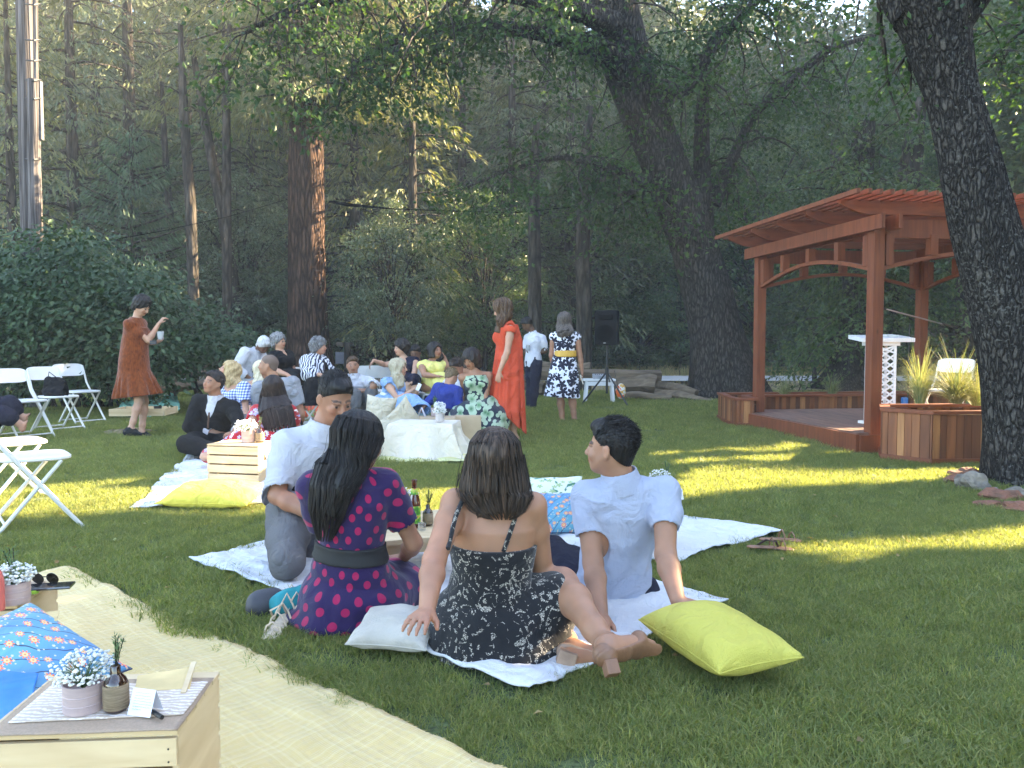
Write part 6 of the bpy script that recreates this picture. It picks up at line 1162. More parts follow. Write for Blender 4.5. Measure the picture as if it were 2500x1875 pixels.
# microphone stand
c = P(2216, 1000, 10.3); e = empty('microphone_stand', (c.x, c.y, .21), 'black microphone stand with a long silver boom on the deck', 'microphone stand'); bk = mat('black_metal', (.015, .015, .016), .45)
MB().tube([(c.x, c.y, .22), (c.x, c.y, 1.42)], .011).build('pole', bk, e, True)
MB().tube([P(2158, 753, 10.2), P(2312, 794, 10.2)], .009).build('boom', MATS['metal'], e, True); MB().tube([P(2300, 790, 10.2), P(2338, 802, 10.2)], .012).build('counterweight', bk, e, True); MB().tube([P(2150, 750, 10.2), P(2163, 755, 10.2)], .016).build('microphone', bk, e, True)
for k in range(3): MB().tube([(c.x, c.y, .3), (c.x+.28*math.cos(k*2.1), c.y+.28*math.sin(k*2.1), .225)], .009).build('leg', bk, e, True)
tag(MB().box(P(2208, 985, 10.1), (.07, .07, .16)).build('blue_bottle', mat('blue_plastic', (.04, .2, .55), .4), None, False, .02), 'blue container by the microphone stand on the deck', 'bottle')
o = tag(MB().box(P(2112, 1030, 9.2), (.12, .10, .03), rz=.4).build('paper_sheet', MATS['paper'], None), 'crumpled white paper on the deck beside the near post', 'paper')
# ================= rocks =================
rk = mat('rock', (.25, .215, .17), .95, (.12, .10, .08), ns=9, bs=30, bd=.02); rk2 = mat('rock_red', (.24, .10, .06), .95, (.14, .07, .045), ns=9, bs=30, bd=.02)
def rock(c, r_, seed, m_, lb, grp=None):
    bm = bmesh.new(); bmesh.ops.create_icosphere(bm, subdivisions=3, radius=1)
    for v_ in bm.verts: q = mnoise.noise(v_.co*1.3+V(seed*3.1, seed, 0))*.45+mnoise.noise(v_.co*3.5+V(seed, 0, 0))*.14; v_.co = V(v_.co.x*r_[0], v_.co.y*r_[1], v_.co.z*r_[2])*(1+q)+c
    me = bpy.data.meshes.new('rock'); bm.to_mesh(me); bm.free(); me.polygons.foreach_set('use_smooth', [len(me.polygons) < 0]*len(me.polygons)); tag(link('rock', me, m_), lb, 'rock', grp)
for i, (px, py, s, m_, lb) in enumerate([(2378, 1200, (.13, .11, .10), rk, 'pale grey pointed rock at the foot of the near oak'), (2360, 1172, (.13, .1, .06), rk2, 'flat reddish rock left of the near oak base'), (2345, 1185, (.12, .1, .06), rk2, 'dark flat rock behind the pale pointed rock'), (2440, 1225, (.14, .1, .06), rk2, 'brown rock in front of the near oak'), (2490, 1250, (.13, .11, .05), rk2, 'brown rock at the right edge below the near oak'), (2425, 1212, (.07, .05, .04), rk, 'small whitish stone in front of the near oak'), (2410, 1240, (.10, .08, .035), rk2, 'low brown rock nearest the camera below the near oak'), (2480, 1222, (.1, .09, .06), rk, 'grey rock at the right edge against the near oak')]): rock(G(px, py)+V(0, 0, s[2]*.6), s, i, m_, lb, 'rocks around the near oak')
for i in range(11):
    px = 1705+i*14+(i % 3)*5; rock(G(px, 966+i*1.6, 0)+V(0, 0, .06), (.16+.05*math.sin(i*2), .14, .13), i+20, rk, 'rounded grey stone, %s from the left, below the leaning oak' % ['first', 'second', 'third', 'fourth', 'fifth', 'sixth', 'seventh', 'eighth', 'ninth', 'tenth', 'eleventh'][i], 'row of stones below the leaning oak')
# ================= split rail fence =================
woodmat('old_log', (.07, .05, .033), (.19, .14, .09), 'X', 3, .9); fl = 'split logs of the low fence'
def log(a, b, Y0, Y1, r_, lb, seed, name='fence_log'):
    a = P(*a, Y0); b = P(*b, Y1); path = [a.lerp(b, k/6)+V(0, 0, .02*math.sin(seed+k)) for k in range(7)]; mb = MB(); rough_tube(mb, path, [r_*(1+.12*math.sin(seed*2+k*1.7)) for k in range(7)], 12, r_*.35, seed); tag(mb.build(name, MATS['old_log'], None, True), lb, 'log', fl)
log((380, 908), (620, 878), 17, 18.5, .07, 'top pale split rail behind the rust brown dress', 1); log((370, 920), (560, 905), 17.2, 18.3, .07, 'second split rail behind the suited man', 2); log((378, 950), (600, 926), 17, 18, .10, 'thick lower split rail left of the suited man', 3); log((375, 930), (432, 925), 17.1, 17.3, .10, 'short thick log end left of the suited man', 4); log((385, 945), (560, 945), 17.4, 18, .08, 'bottom split rail lying near the grass at the left', 5)
log((1080, 905), (1300, 925), 17.6, 17, .08, 'rail behind the leaf print and coral dresses', 6); log((1300, 915), (1612, 918), 16.6, 17, .12, 'long dark rail behind the loudspeaker stand', 7); log((1320, 895), (1442, 900), 17.6, 17.4, .10, 'upper log behind the floral dress', 8); log((1500, 938), (1600, 945), 16.8, 16.6, .20, 'thick stacked log right of the loudspeaker stand', 9); log((1570, 932), (1700, 962), 17.2, 16.4, .11, 'slanting log running towards the leaning oak', 10); log((1590, 955), (1740, 985), 16.6, 15.8, .09, 'long low log in front of the leaning oak', 11); log((1520, 965), (1640, 972), 16.4, 16.2, .08, 'bottom log on the grass right of the loudspeaker stand', 12); log((1280, 935), (1330, 950), 17.2, 16.9, .14, 'short stacked log under the long dark rail', 13)
log((820, 935), (1010, 935), 15.5, 16.5, .09, 'log behind the empty white chairs', 14)
# ================= utility pole and cable =================
barkmat('pole_wood', (.075, .066, .064), (.17, .155, .155), 14, .03, .01); pb = P(70, 900, 14.2); pb.z = 0
e = empty('utility_pole', pb, 'weathered grey wooden utility pole with splices at the left edge', 'utility pole')
MB().tube([V(X(88, 14.2), 14.2, 0), P(73, 400, 14.2), P(62, -60, 14.2)], [.19, .17, .16], 20).build('pole', MATS['pole_wood'], e, True)
MB().tube([P(85, 560, 13.97), P(82, 195, 13.97)], .10, 12).build('splice_post', MATS['pole_wood'], e, True); mb = MB()
mb.tube([P(88, 200, 14.0), P(86, -40, 14.0)], .04, 8).build('conduit', MATS['pole_wood'], e, True); MB().box(P(98, 270, 14.0), (.07, .08, 1.0)).build('cable_guard', mat('guard_grey', (.12, .11, .11), .7), e)
for y_ in (10, 97, 147, 195, 240, 388): MB().tube([P(62, y_, 13.98), P(85, y_+2, 13.85), P(100, y_, 13.98)], .014, 6).build('bracket', bk, e, True)
e = tag(MB().tube([P(130, 605, 14), P(250, 590, 15.5), P(400, 563, 17.5), P(560, 528, 19.5), P(690, 490, 21.2)], .009, 5).build('overhead_cable', mat('cable_rubber', (.006, .006, .006), 1, spec=0), None, True), 'thin black cable rising from the leafy shrub to the fir trunk', 'cable')
tag(MB().tube([P(805, 492, 21.2), P(850, 500, 20.8), P(960, 510, 20), P(1250, 520, 19), P(1450, 500, 18)], [.03, .05, .014, .012, .01], 5).build('overhead_cable', MATS['cable_rubber'], None, True), 'thin dark cable running right from the fir trunk', 'cable')
# ================= sign post =================
e = empty('sign_post', P(835, 915, 15.5), 'dark wooden sign post with a hanging grey slate board', 'sign'); MB().beam(P(848, 935, 15.5), P(848, 838, 15.5), .11, .11, (0, 1, 0)).build('post', MATS['bark_forest'], e); MB().beam(P(822, 840, 15.5), P(862, 840, 15.5), .09, .07).build('arm', MATS['bark_forest'], e); MB().box(P(832, 874, 15.5), (.21, .03, .23)).build('board', mat('slate', (.10, .10, .12), .7), e, False, .01)
# ================= cloths =================
def blanket(name, lb, q, m_, seed=0, amp=.012, nx=70, ny=60, wav=.03, z0=.022, fold=.0, cat='blanket', parent=None, fringe=None):
    q = [Vector(p) for p in q]; u = np.linspace(0, 1, nx)[:, None, None]; v = np.linspace(0, 1, ny)[None, :, None]; a, b, c, d = [A3(p) for p in q]
    p = a*(1-u)*(1-v)+b*u*(1-v)+c*u*v+d*(1-u)*v; cen = (a+b+c+d)/4; s = 3.1+seed
    eu = np.minimum(np.minimum(u, 1-u), np.minimum(v, 1-v)); nz = vnoise(p, 5, s)+.6*vnoise(p, 11, s+2); out = nrm(p-cen); p = p+out*(nz[..., None]*wav)*np.clip(1-eu*6, 0, 1)
    p[..., 2] += z0+amp*(1-2*np.abs(vnoise(p, 3.2, s)))*1.0+amp*.5*vnoise(p, 17, s)+amp*.35*vnoise(p, 37, s); p[..., 2] = np.maximum(p[..., 2], .008)
    i = np.arange((nx-1)*(ny-1)); k = i//(ny-1)*ny+i % (ny-1); vv_ = p.reshape(-1, 3); uv = np.stack([np.broadcast_to(u*2.0, (nx, ny, 1)), np.broadcast_to(v*2.0, (nx, ny, 1))], -1).reshape(-1, 2)
    me = npmesh(name, vv_, np.stack([k, k+ny, k+ny+1, k+1], 1), True, uv); o = link(name, me, m_, parent); md = o.modifiers.new('t', 'SOLIDIFY'); md.thickness = .006; md.offset = 1
    if fringe:
        E = np.concatenate([p[:, 0], p[-1], p[:, -1], p[0]]); n = len(E); r = np.random.default_rng(3); k_ = 1600; i0 = r.integers(0, n-1, k_); t_ = r.random((k_, 1)); P0 = E[i0]*(1-t_)+E[i0+1]*t_; P0 = P0[np.linalg.norm(E[i0]-E[i0+1], axis=1) < .2]; D = nrm(P0-cen+r.normal(0, .25, P0.shape)); D[:, 2] = -.1
        link('fringe', leafmesh('fringe', P0-D*.004, D, r.uniform(.006, .018, len(P0)), .0025), m_, o)
    return tag(o, lb, cat) if lb else o
wb = mat('white_cotton', (.70, .705, .73), .9, (.66, .665, .69), ns=3, bs=160, bd=.006, folds=8, spec=.15); wc = mat('cream_cotton', (.72, .66, .56), .9, (.68, .62, .52), ns=3, bs=120, bd=.006, folds=7, spec=.15)
blanket('blanket', 'large yellow plaid blanket with frayed edge in the left foreground', YB, MATS['plaid_blanket'], 1, .013, 150, 110, .012, fringe=True)
blanket('blanket', 'white blanket under the light wooden crate and yellow cushion', WA, wb, 2, .018)
blanket('blanket', 'long textured white blanket under the four people in front', WBk, wb, 3, .018, 110, 80, .035)
blanket('blanket', 'white blanket spread out behind the man in the pale blue shirt', WC, wb, 4, .012, 70, 60)
blanket('blanket', 'pale yellow blanket under the white draped table', YM, mat('pale_yellow', (.74, .72, .36), .9, ns=3, folds=6, bd=.008), 5, .006)
blanket('blanket', 'red blanket behind the folding chairs at the left edge', [P(-60, 1045, 10.6), P(62, 1040, 10.8), P(55, 1020, 11.2), P(-60, 1022, 11.2)] and gq((-80, 1066), (62, 1056), (50, 1030), (-80, 1034)), mat('red_wool', (.20, .022, .02), .95, ns=5, folds=8), 6, .02)
blanket('blanket', 'bright blue mat beside the cardboard box among the guests', gq((985, 1045), (1205, 1062), (1240, 1040), (1000, 1010)), mat('blue_mat', (.10, .33, .62), .8, folds=6), 7, .012)
blanket('blanket', 'white blanket behind the kneeling man with dark green patches', gq((720, 1052), (900, 1050), (880, 1022), (715, 1026)), wb, 8, .015)
o = blanket('blanket', 'sea green blanket heaped under the wooden tray', GB, mat('sea_green', (.22, .46, .36), .9, (.18, .40, .31), ns=3, folds=5, bd=.015), 9, .09, z0=.11)
# ================= pillows =================
def pillow(lb, c, ex, ey, T, m_, seed=0, name='cushion', cat='cushion', pinch=.10, n=34, amp=.006, m2=None):
    c = Vector(c); ex = Vector(ex); ey = Vector(ey); nz = ex.cross(ey).normalized(); s_ = np.linspace(-1, 1, n); s_ = np.sign(s_)*(1-(1-np.abs(s_))**1.35); U, W = np.meshgrid(s_, s_, indexing='ij')
    x = U*(1-pinch*(1-W**2)*np.abs(U)**3); y = W*(1-pinch*(1-U**2)*np.abs(W)**3); th = ((1-U**2)*(1-W**2)).clip(0)**.45; base = A3(c)+x[..., None]*A3(ex)+y[..., None]*A3(ey)
    wr = vnoise(base, 22, seed)*amp*(1-.4*th)+(1-2*np.abs(vnoise(base, 12, seed+3)))*amp*.8; a = base+A3(nz)*((T*th+wr*(th > 0))[..., None]); b = base-A3(nz)*((T*.8*th+wr*(th > 0)*.6)[..., None]); k = np.arange((n-1)**2); i0 = k//(n-1)*n+k % (n-1); f = np.stack([i0, i0+n, i0+n+1, i0+1], 1)
    uv = np.stack([x+1, y+1], -1).reshape(-1, 2); me = npmesh(name, np.concatenate([a.reshape(-1, 3), b.reshape(-1, 3)]), np.concatenate([f, f[:, ::-1]+n*n]), True, np.concatenate([uv, uv]))
    if m2: me.materials.append(m_); me.materials.append(m2); me.polygons.foreach_set('material_index', np.repeat([0, 1], (n-1)**2).astype(np.int32))
    bm = bmesh.new(); bm.from_mesh(me); bmesh.ops.remove_doubles(bm, verts=bm.verts, dist=.0008); bmesh.ops.recalc_face_normals(bm, faces=bm.faces); bm.to_mesh(me); bm.free()
    e = empty(name, (c.x, c.y, max(0, c.z-T)), lb, cat); link('cover', me, m_, e)
    mb = MB(); ring = [base[i, 0] for i in range(n)]+[base[-1, i] for i in range(1, n)]+[base[n-1-i, -1] for i in range(1, n)]+[base[0, n-1-i] for i in range(1, n)]; mb.tube([tuple(q) for q in ring], .0028, 5, False); mb.build('piping', m_, e, True); return e
ly = mat('lime_fabric', (.60, .54, .10), .8, (.56, .50, .085), ns=3, bs=300, bd=.006, folds=9); yy_ = mat('lemon_fabric', (.78, .66, .10), .85, (.72, .60, .08), ns=3, folds=7, bd=.006); bf = mat('beige_fabric', (.55, .49, .36), .9, (.48, .43, .31), ns=4, folds=8, bd=.012); kn = mat('knit_beige', (.56, .52, .45), .95, (.46, .43, .37), ns=8, weave=90, bs=60, bd=.006)
cA, cB, cC, cD = G(1545, 1518, .10), G(1775, 1655, .09), G(1943, 1610, .10), G(1755, 1490, .12)
pillow('bright lime yellow cushion on the grass right of the front blanket', (cA+cB+cC+cD)/4+V(0, 0, .01), (cB+cC-cA-cD)*.25, (cC+cD-cA-cB)*.25, .10, ly, 2, pinch=.06)
c = G(965, 1545, .075); pillow('beige textured cushion under the hand of the woman in lace', c+V(0, .02, .01), (.15, -.03, 0), (.02, .14, .02), .062, kn, 3)
pillow('yellow cushion on the white blanket in front of the crate', G(525, 1208, .09), (.33, -.03, .0), (.03, .20, .03), .095, yy_, 4)
pillow('blue cushion with embroidered flowers propped behind the lace dressed woman', G(1368, 1262, .13)+V(0, .1, 0), (.18, .05, -.01), (.0, .13, .10), .06, MATS['blue_floral'], 5)
pillow('pale green bird print cushion behind the blue embroidered one', G(1345, 1228, .16)+V(0, .15, 0), (.22, .02, 0), (.0, .12, .12), .06, MATS['bird_print'], 6)
pillow('blue floral cushion with grey back leaning between the crates at the left edge', P(80, 1606, 2.22), (.21, -.11, -.06), (.06, .13, .02), .055, MATS['blue_floral'], 7, m2=mat('grey_linen', (.40, .42, .46), .9, folds=9, bd=.006))
blanket('cushion', 'glossy bright blue cushion at the left edge behind the front crate', [P(-60, 1830, 1.62), P(88, 1700, 1.85), P(95, 1650, 2.05), P(-70, 1640, 2.1)], mat('bright_blue', (.02, .20, .62), .45, (.015, .17, .55), ns=3), 3, .006, 30, 30, .01, 0, cat='cushion')
pillow('red tree print cushion between the long haired woman and the kneeling man', G(743, 1006, .12)+V(0, 0, .05), (.26, 0, 0), (0, .12, .12), .07, MATS['red_tree_print'], 8)
pillow('tall beige cushion standing upright left of the white draped table', P(925, 1020, 8.9), (.17, 0, -.02), (.03, .08, .24), .12, bf, 9, amp=.012)
pillow('beige cushion slumped against the upright one', P(985, 1030, 8.75), (.10, .05, -.16), (.12, .1, .13), .08, bf, 10, amp=.012); pillow('low beige cushion lying in front of the upright one', P(942, 1052, 8.55), (.21, 0, -.01), (.0, .10, .10), .085, bf, 11, amp=.01)
# ================= folding chairs =================
cw = mat('chair_white', (.78, .77, .75), .38, (.74, .73, .71), ns=3); fm = mat('chair_frame', (.70, .69, .66), .35, (.66, .65, .62), ns=5)
def make_chair():
    e = empty('folding_chair', (0, 0, 0)); F_ = SDF([(-.22, -.24, .4), (.22, .22, .5)], .03, .012)
    F_.loft([(V(0, 0, .445), .205, .20), (V(0, 0, .462), .205, .20)], (1, 0, 0), 0) if False else None
    mb = MB(); vs = []; pts = []
    for k in range(28):
        a = 2*math.pi*k/28; x = .205*abs(math.cos(a))**.45*(1 if math.cos(a) > 0 else -1); y = .20*abs(math.sin(a))**.45*(1 if math.sin(a) > 0 else -1); pts.append((x*(1-.12*(y > 0)*y/.2), y))
    m_ = len(pts)
    for s_, z in ((.93, .437), (1, .445), (1, .458), (.95, .466), (.6, .460)): vs += [(x*s_, y*s_, z) for x, y in pts]
    fs = [(i*m_+k, i*m_+(k+1) % m_, (i+1)*m_+(k+1) % m_, (i+1)*m_+k) for i in range(4) for k in range(m_)]+[tuple(range(m_))[::-1], tuple(range(4*m_, 5*m_))]
    MB().add(vs, fs).build('seat', cw, e, True)
    vs = []; n = 18
    for i in range(n+1):
        u = -1+2*i/n; yb = .265+.03*(1-u*u)-.0; hh = .085*(1-.35*abs(u)**6)
        for z, t_ in ((-hh, 0), (hh, 0), (hh, .016), (-hh, .016)): vs.append((u*.215, yb+t_+z*.28, .745+z))
    fs = [(i*4+j, i*4+(j+1) % 4, i*4+4+(j+1) % 4, i*4+4+j) for i in range(n) for j in range(4)]+[(0, 1, 2, 3), (n*4+3, n*4+2, n*4+1, n*4)]
    MB().add(vs, fs).build('backrest', cw, e, True)
    for s_ in (-1, 1):
        MB().tube([(s_*.205, .285, .80), (s_*.21, .20, .56), (s_*.212, -.235, .01)], .0125, 8).build('front_leg', fm, e, True)
        MB().tube([(s_*.185, -.13, .437), (s_*.187, -.10, .40), (s_*.19, .225, .01)], .0125, 8).build('rear_leg', fm, e, True)
    MB().tube([(-.212, -.19, .06), (.212, -.19, .06)], .009, 8).build('crossbar', fm, e, True); MB().tube([(-.19, .175, .065), (.19, .175, .065)], .009, 8).build('crossbar', fm, e, True); return e
cg = 'white folding chairs'
ch0 = make_chair(); first = [True]
def chair(x, y, face, lb, z=0, sc=1):
    o = ch0 if first[0] else copy_tree(ch0); first[0] = False; o.location = (x, y, z); o.rotation_euler = (0, 0, R(face+90)); o.scale = (sc, sc, sc); tag(o, lb, 'chair', cg); return o
chair(-6.28, 11.6, -30, 'white folding chair at the right end of the row of three, nothing on it', sc=1.06); chair(-6.05, 10.6, -28, 'white folding chair with a black handbag on its seat', sc=1.04); chair(-5.98, 9.75, -26, 'white folding chair at the left end of the row of three', sc=1.04)
chair(-3.02, 5.0, 38, 'large nearest white folding chair cut by the left edge'); chair(-3.62, 5.75, 45, 'white folding chair behind the nearest one, only its seat in view')
chair(X(912, 12.2), 12.2, 120, 'empty white folding chair left of the woman with the bob, nearer of two'); chair(X(890, 12.9), 12.9, 115, 'empty white folding chair behind the other empty one')
chair(X(600, 12.2), 12.2, -25, 'white folding chair under the white haired man'); chair(X(692, 11.7), 11.7, -28, 'white folding chair under the woman with glasses'); chair(X(757, 11.6), 11.6, -20, 'white folding chair under the woman in the zebra shawl')
chair(X(997, 11.7), 11.7, -85, 'white folding chair under the woman with the bob'); chair(X(1056, 11.5), 11.5, -62, 'white folding chair under the woman in yellow')
chair(4.88, 9.0, 215, 'cream lit folding chair on the deck behind the tall grasses', z=.21, sc=.95)
F_ = SDF([P(90, 930, 10.5), P(140, 970, 10.6)], .12, .009); c = V(-6.08, 10.6, .60); F_.chain([c+V(-.08, 0, -.06), c+V(.10, 0, -.06)], [.09, .09], .02); F_.chain([c+V(-.07, 0, .06), c+V(.08, 0, .05)], [.075, .07], .05); F_.wr(.01, 14)
e = empty('handbag', (c.x, c.y, .47), 'black soft handbag standing on a folding chair seat', 'handbag'); sdfmesh('bag_body', F_, MATS['black_cloth'], e); MB().tube([c+V(-.07, -.05, .08), c+V(-.03, -.08, .2), c+V(.06, -.06, .12), c+V(.10, -.05, .02)], .006, 6).build('strap', MATS['black_cloth'], e, True)
# ================= crates and small things =================
woodmat('pine', (.52, .38, .21), (.66, .52, .32), 'X', 4, .65); woodmat('pine_y', (.52, .38, .21), (.66, .52, .32), 'Y', 4, .65); bk = MATS['black_metal']; bur = mat('burlap', (.60, .44, .31), .95, (.52, .38, .27), ns=200, weave=260, bd=.001)
def crate(lb, c, w_, d_, h, rz, top=True, name='wooden_crate'):
    e = empty(name, (c[0], c[1], .03), lb, 'crate', None, rz); M_ = Matrix.Rotation(rz, 3, 'Z'); C_ = V(c[0], c[1], .03); T = .014
    def bx(p, s_, nm, m_=None, bevel=.002): return MB().box(C_+M_ @ Vector(p), s_, rz).build(nm, m_ or MATS['pine'], e, False, bevel)
    for s_ in (-1, 1): bx((s_*(w_/2-T/2), 0, h/2), (T, d_-.026, h-.001), 'end_panel', MATS['pine_y'])
    n = 4 if h > .25 else 3; sh = h/n
    for s_ in (-1, 1):
        for k in range(n): bx((0, s_*(d_/2-.006), sh*(k+.5)), (w_, .012, sh*.84), 'side_slat')
    if top:
        for k in range(5): bx((0, -d_/2+d_*(k+.5)/5, h+.006), (w_+.004, d_/5*.93, .011), 'top_slat')
    return e
crate('light wooden slatted crate with lace and burlap runner in the bottom left corner', (-.925, 1.80), .40, .31, .29, R(4)); crate('wooden crate at the left edge behind the blue floral cushion', (-1.80, 2.63), .40, .31, .28, R(8)); crate('sunlit wooden slatted crate on the white blanket behind the yellow cushion', (-2.24, 6.62), .46, .34, .30, R(-12))
def cloth(name, lb, pts, z, m_, cat, th=.002, wv=.0015, nx=30):
    o = blanket(name, lb, [V(p[0], p[1], 0) for p in pts], m_, 3, wv, nx, nx, .002, z, cat=cat); o.modifiers[0].thickness = th; return o
RZ = Matrix.Rotation(R(4), 3, 'Z'); cc = V(-.925, 1.80, 0)
def onc(x, y): q = RZ @ V(x, y, 0)+cc; return (q.x, q.y)
cloth('burlap_runner', 'brown burlap runner across the front crate', [onc(-.185, -.165), onc(.205, -.165), onc(.205, .10), onc(-.185, .10)], .336, bur, 'runner')
m, t, b = nt('lace_runner'); v = coords(t, 'Object', (1, 1, 1)); wv = N(t, 'TexWave', i_Scale=22, i_Distortion=7, i_Detail=3, bands_direction='Y'); L(t, v, wv.inputs[0]); wv2 = N(t, 'TexNoise', i_Scale=120, i_Detail=2); L(t, v, wv2.inputs[0]); L(t, mixc(t, ramp(t, mth(t, 'MULTIPLY', wv.outputs['Fac'], wv2.outputs[0]), [(.25, 0), (.5, 1)]), (.52, .42, .33), (.76, .70, .65)), b.inputs[0]); b.inputs['Roughness'].default_value = .9
cloth('lace_runner', 'pale lace strip lying on the burlap runner of the front crate', [onc(-.165, -.115), onc(.195, -.10), onc(.200, .07), onc(-.165, .07)], .3395, m, 'runner')
mb = MB()
for zz in (.035, .105, .18, .25):
    for xx in (-.185, .185):
        for dz in (0, .028): q = RZ @ V(xx, -.1605, 0)+cc; mb.lathe((q.x, q.y, .03+zz+dz-.014), [(.0022, 0), (.0022, .0012)], 8, (0, -1, 0))
e_ = [o for o in COL.objects if 'bottom left corner' in o.get('label', '')][0]; mb.build('nails', bk, e_)
TZ = .343; tin_m = mat('tin_pink', (.50, .38, .36), .55, (.40, .31, .31), ns=6, stretch=(1, 1, 9), bs=90, bd=.0006); kraft = mat('kraft', (.55, .38, .18), .8); env = mat('envelope_yellow', (.72, .55, .26), .8); lime = mat('lime_wax', (.35, .62, .06), .5); glassd = mat('amber_glass', (.035, .012, .006), .12, spec=.8, coat=.6); tw = mat('twine', (.33, .25, .16), .95, (.22, .165, .10), ns=30, stretch=(1, 1, 12), bs=160, bd=.002)
fw = mat('gypsophila', (.80, .81, .78), .8); stm = leafmat('stems', (.10, .17, .08), (.14, .22, .10), None, .2, .6)
def tin(lb, c, r_=.042, h=.065, m_=None):
    e = empty('flower_tin', c, lb, 'tin can'); MB().lathe(c, [(r_*.98, 0), (r_, .003), (r_, h-.003), (r_*1.015, h), (r_*.95, h), (r_*.94, h-.02), (.001, h-.021)], 40).build('tin', m_ or tin_m, e, True)
    for k in (.30, .62): MB().lathe(c+V(0, 0, h*k), [(r_*1.0, -.0015), (r_*1.02, 0), (r_*1.0, .0015)], 40).build('ridge', m_ or tin_m, e, True)
def gyp(lb, c, R_, n, seed, sz=.0045, zc=.05, big=1.0):
    e = empty('flower_bunch', c, lb, 'flowers'); r = np.random.default_rng(seed); ico = bmesh.new(); bmesh.ops.create_icosphere(ico, subdivisions=1, radius=1); iv = np.array([tuple(q.co) for q in ico.verts]); fi = np.array([[q.index for q in f.verts] for f in ico.faces]); ico.free()
    Cn = nrm(r.normal(0, 1, (n, 3)))*r.uniform(.35, 1, (n, 1))**.5*[R_*1.25, R_*1.25, R_*.8]; Cn = Cn[Cn[:, 2] > -R_*.45]+[c[0], c[1], c[2]+zc]; S = sz*r.uniform(.6, 1.25, (len(Cn), 1, 1)); v_ = iv[None]*S*[1, 1, .8]+r.normal(0, .0, 1)+Cn[:, None]; v_ = v_*1+S*.25*vnoise(iv[None]*3+Cn[:, None]*99, 3)[..., None]
    f_ = (fi[None]+np.arange(len(Cn))[:, None, None]*len(iv)).reshape(-1, 3); link('blossoms', npmesh('blossoms', v_.reshape(-1, 3), f_, True), fw, e)
    mb = MB()
    for q in Cn[::3]: mb.tube([(c[0], c[1], c[2]-.01), tuple((np.array([c[0], c[1], c[2]])+q)/2+[0, 0, .008]), tuple(q)], .0006*big, 3, False)
    mb.build('stems', stm, e)
def rosemary(lb, c, H, seed, k=5, rr=.02):
    r = np.random.default_rng(seed); e = empty('herb_sprig', c, lb, 'herb'); C = []; D = []; mb = MB()
    for i in range(k):
        a = r.uniform(0, 6.28); t_ = V(math.cos(a)*rr*r.uniform(.3, 1.3), math.sin(a)*rr, H*r.uniform(.75, 1.1)); mb.tube([c-V(0, 0, .02), c+t_*.5, c+t_], .0012*H/.07, 4, False)
        for j in range(34): u = r.uniform(.2, 1); p = c+t_*u; C.append(tuple(p)); q = r.normal(0, 1, 3); D.append((q[0], q[1], abs(q[2])+.9))
    mb.build('stems', MATS['bark_forest'], e); link('needles', leafmesh('needles', np.array(C), np.array(D), H*.19, H*.028), stm, e)
def bottle(lb, c, r_=.026, h=.10):
    e = empty('small_bottle', c, lb, 'bottle'); s_ = h/.10; MB().lathe(c, [(r_*.9, 0), (r_, .004), (r_, .06*s_), (r_*.85, .070*s_), (r_*.5, .080*s_), (r_*.42, .085*s_), (r_*.42, .098*s_), (r_*.36, .1*s_)], 28).build('bottle', glassd, e, True); MB().lathe(c, [(r_*1.0, .006*s_), (r_*1.06, .008*s_), (r_*1.06, .058*s_), (r_*1.0, .060*s_)], 28).build('twine_wrap', tw, e, True)
def card(lb, c, w_, h, rz, lines=True):
    M_ = Matrix.Rotation(rz, 3, 'Z'); e = empty('note_card', c, lb, 'card'); a = h*.42
    MB().add([c+M_ @ V(x, y, z) for x, y, z in ((-w_/2, -a, 0), (w_/2, -a, 0), (w_/2, 0, h), (-w_/2, 0, h), (w_/2, a, 0), (-w_/2, a, 0))], [(0, 1, 2, 3), (3, 2, 4, 5)]).build('card', mat('card_white', (.74, .75, .84), .7), e)
    if lines:
        mb = MB(); r = random.Random(4); k = 7
        for i in range(k):
            u = .84-i*.10; x = -w_*.40+(.05*w_ if i else .08*w_)
            while x < w_*(.36 if i < k-1 else .0):
                l_ = r.uniform(.04, .11)*w_/.5*.5; pts = []
                for j in range(5): xx = x+l_*j/4; zz = u*h+(r.random()-.5)*h*.028; pts.append(c+M_ @ V(xx, -a*(1-zz/h)-.0008, zz))
                mb.tube(pts, .00035, 3, False); x += l_+.02*w_
        mb.build('handwriting', mat('ink', (.22, .24, .42), .7), e)
def atz(px, py, z): return G(px, py, z)
c = atz(187, 1745, TZ); c.y += .03; tin('pink grey tin with baby breath flowers on the front crate', c, .042, .062); gyp('loose bunch of white baby breath in the tin on the front crate', c+V(0, 0, .055), .055, 330, 1, .0042, .035)
c = atz(284, 1732, TZ); bottle('dark bottle wrapped in twine on the front crate', c, .0255, .10); rosemary('rosemary sprig in the bottle on the front crate', c+V(0, 0, .095), .062, 2, 6, .018)
card('white handwritten tent card on the front crate', atz(355, 1738, TZ), .058, .052, R(-14))
tag(MB().tube([atz(372, 1737, TZ+.006), atz(396, 1752, TZ+.005)], .005, 8).build('pen', bk, None, True), 'black pen lying behind the tent card', 'pen')
tag(MB().lathe(atz(246, 1700, TZ), [(.014, 0), (.015, .010), (.014, .0115)], 20).build('tea_light', lime, None, True), 'lime green tea light on the front crate between tin and bottle', 'candle')
tag(MB().add([atz(318, 1696, TZ)+V(0, .02, 0), atz(455, 1690, TZ)+V(0, .02, 0), atz(463, 1652, TZ+.0)+V(.0, .03, .012), atz(322, 1668, TZ)+V(0, .03, .006)], [(0, 1, 2, 3)]).build('envelope', env), 'large yellow envelope at the back of the front crate', 'envelope').modifiers.new('s', 'SOLIDIFY').thickness = .001
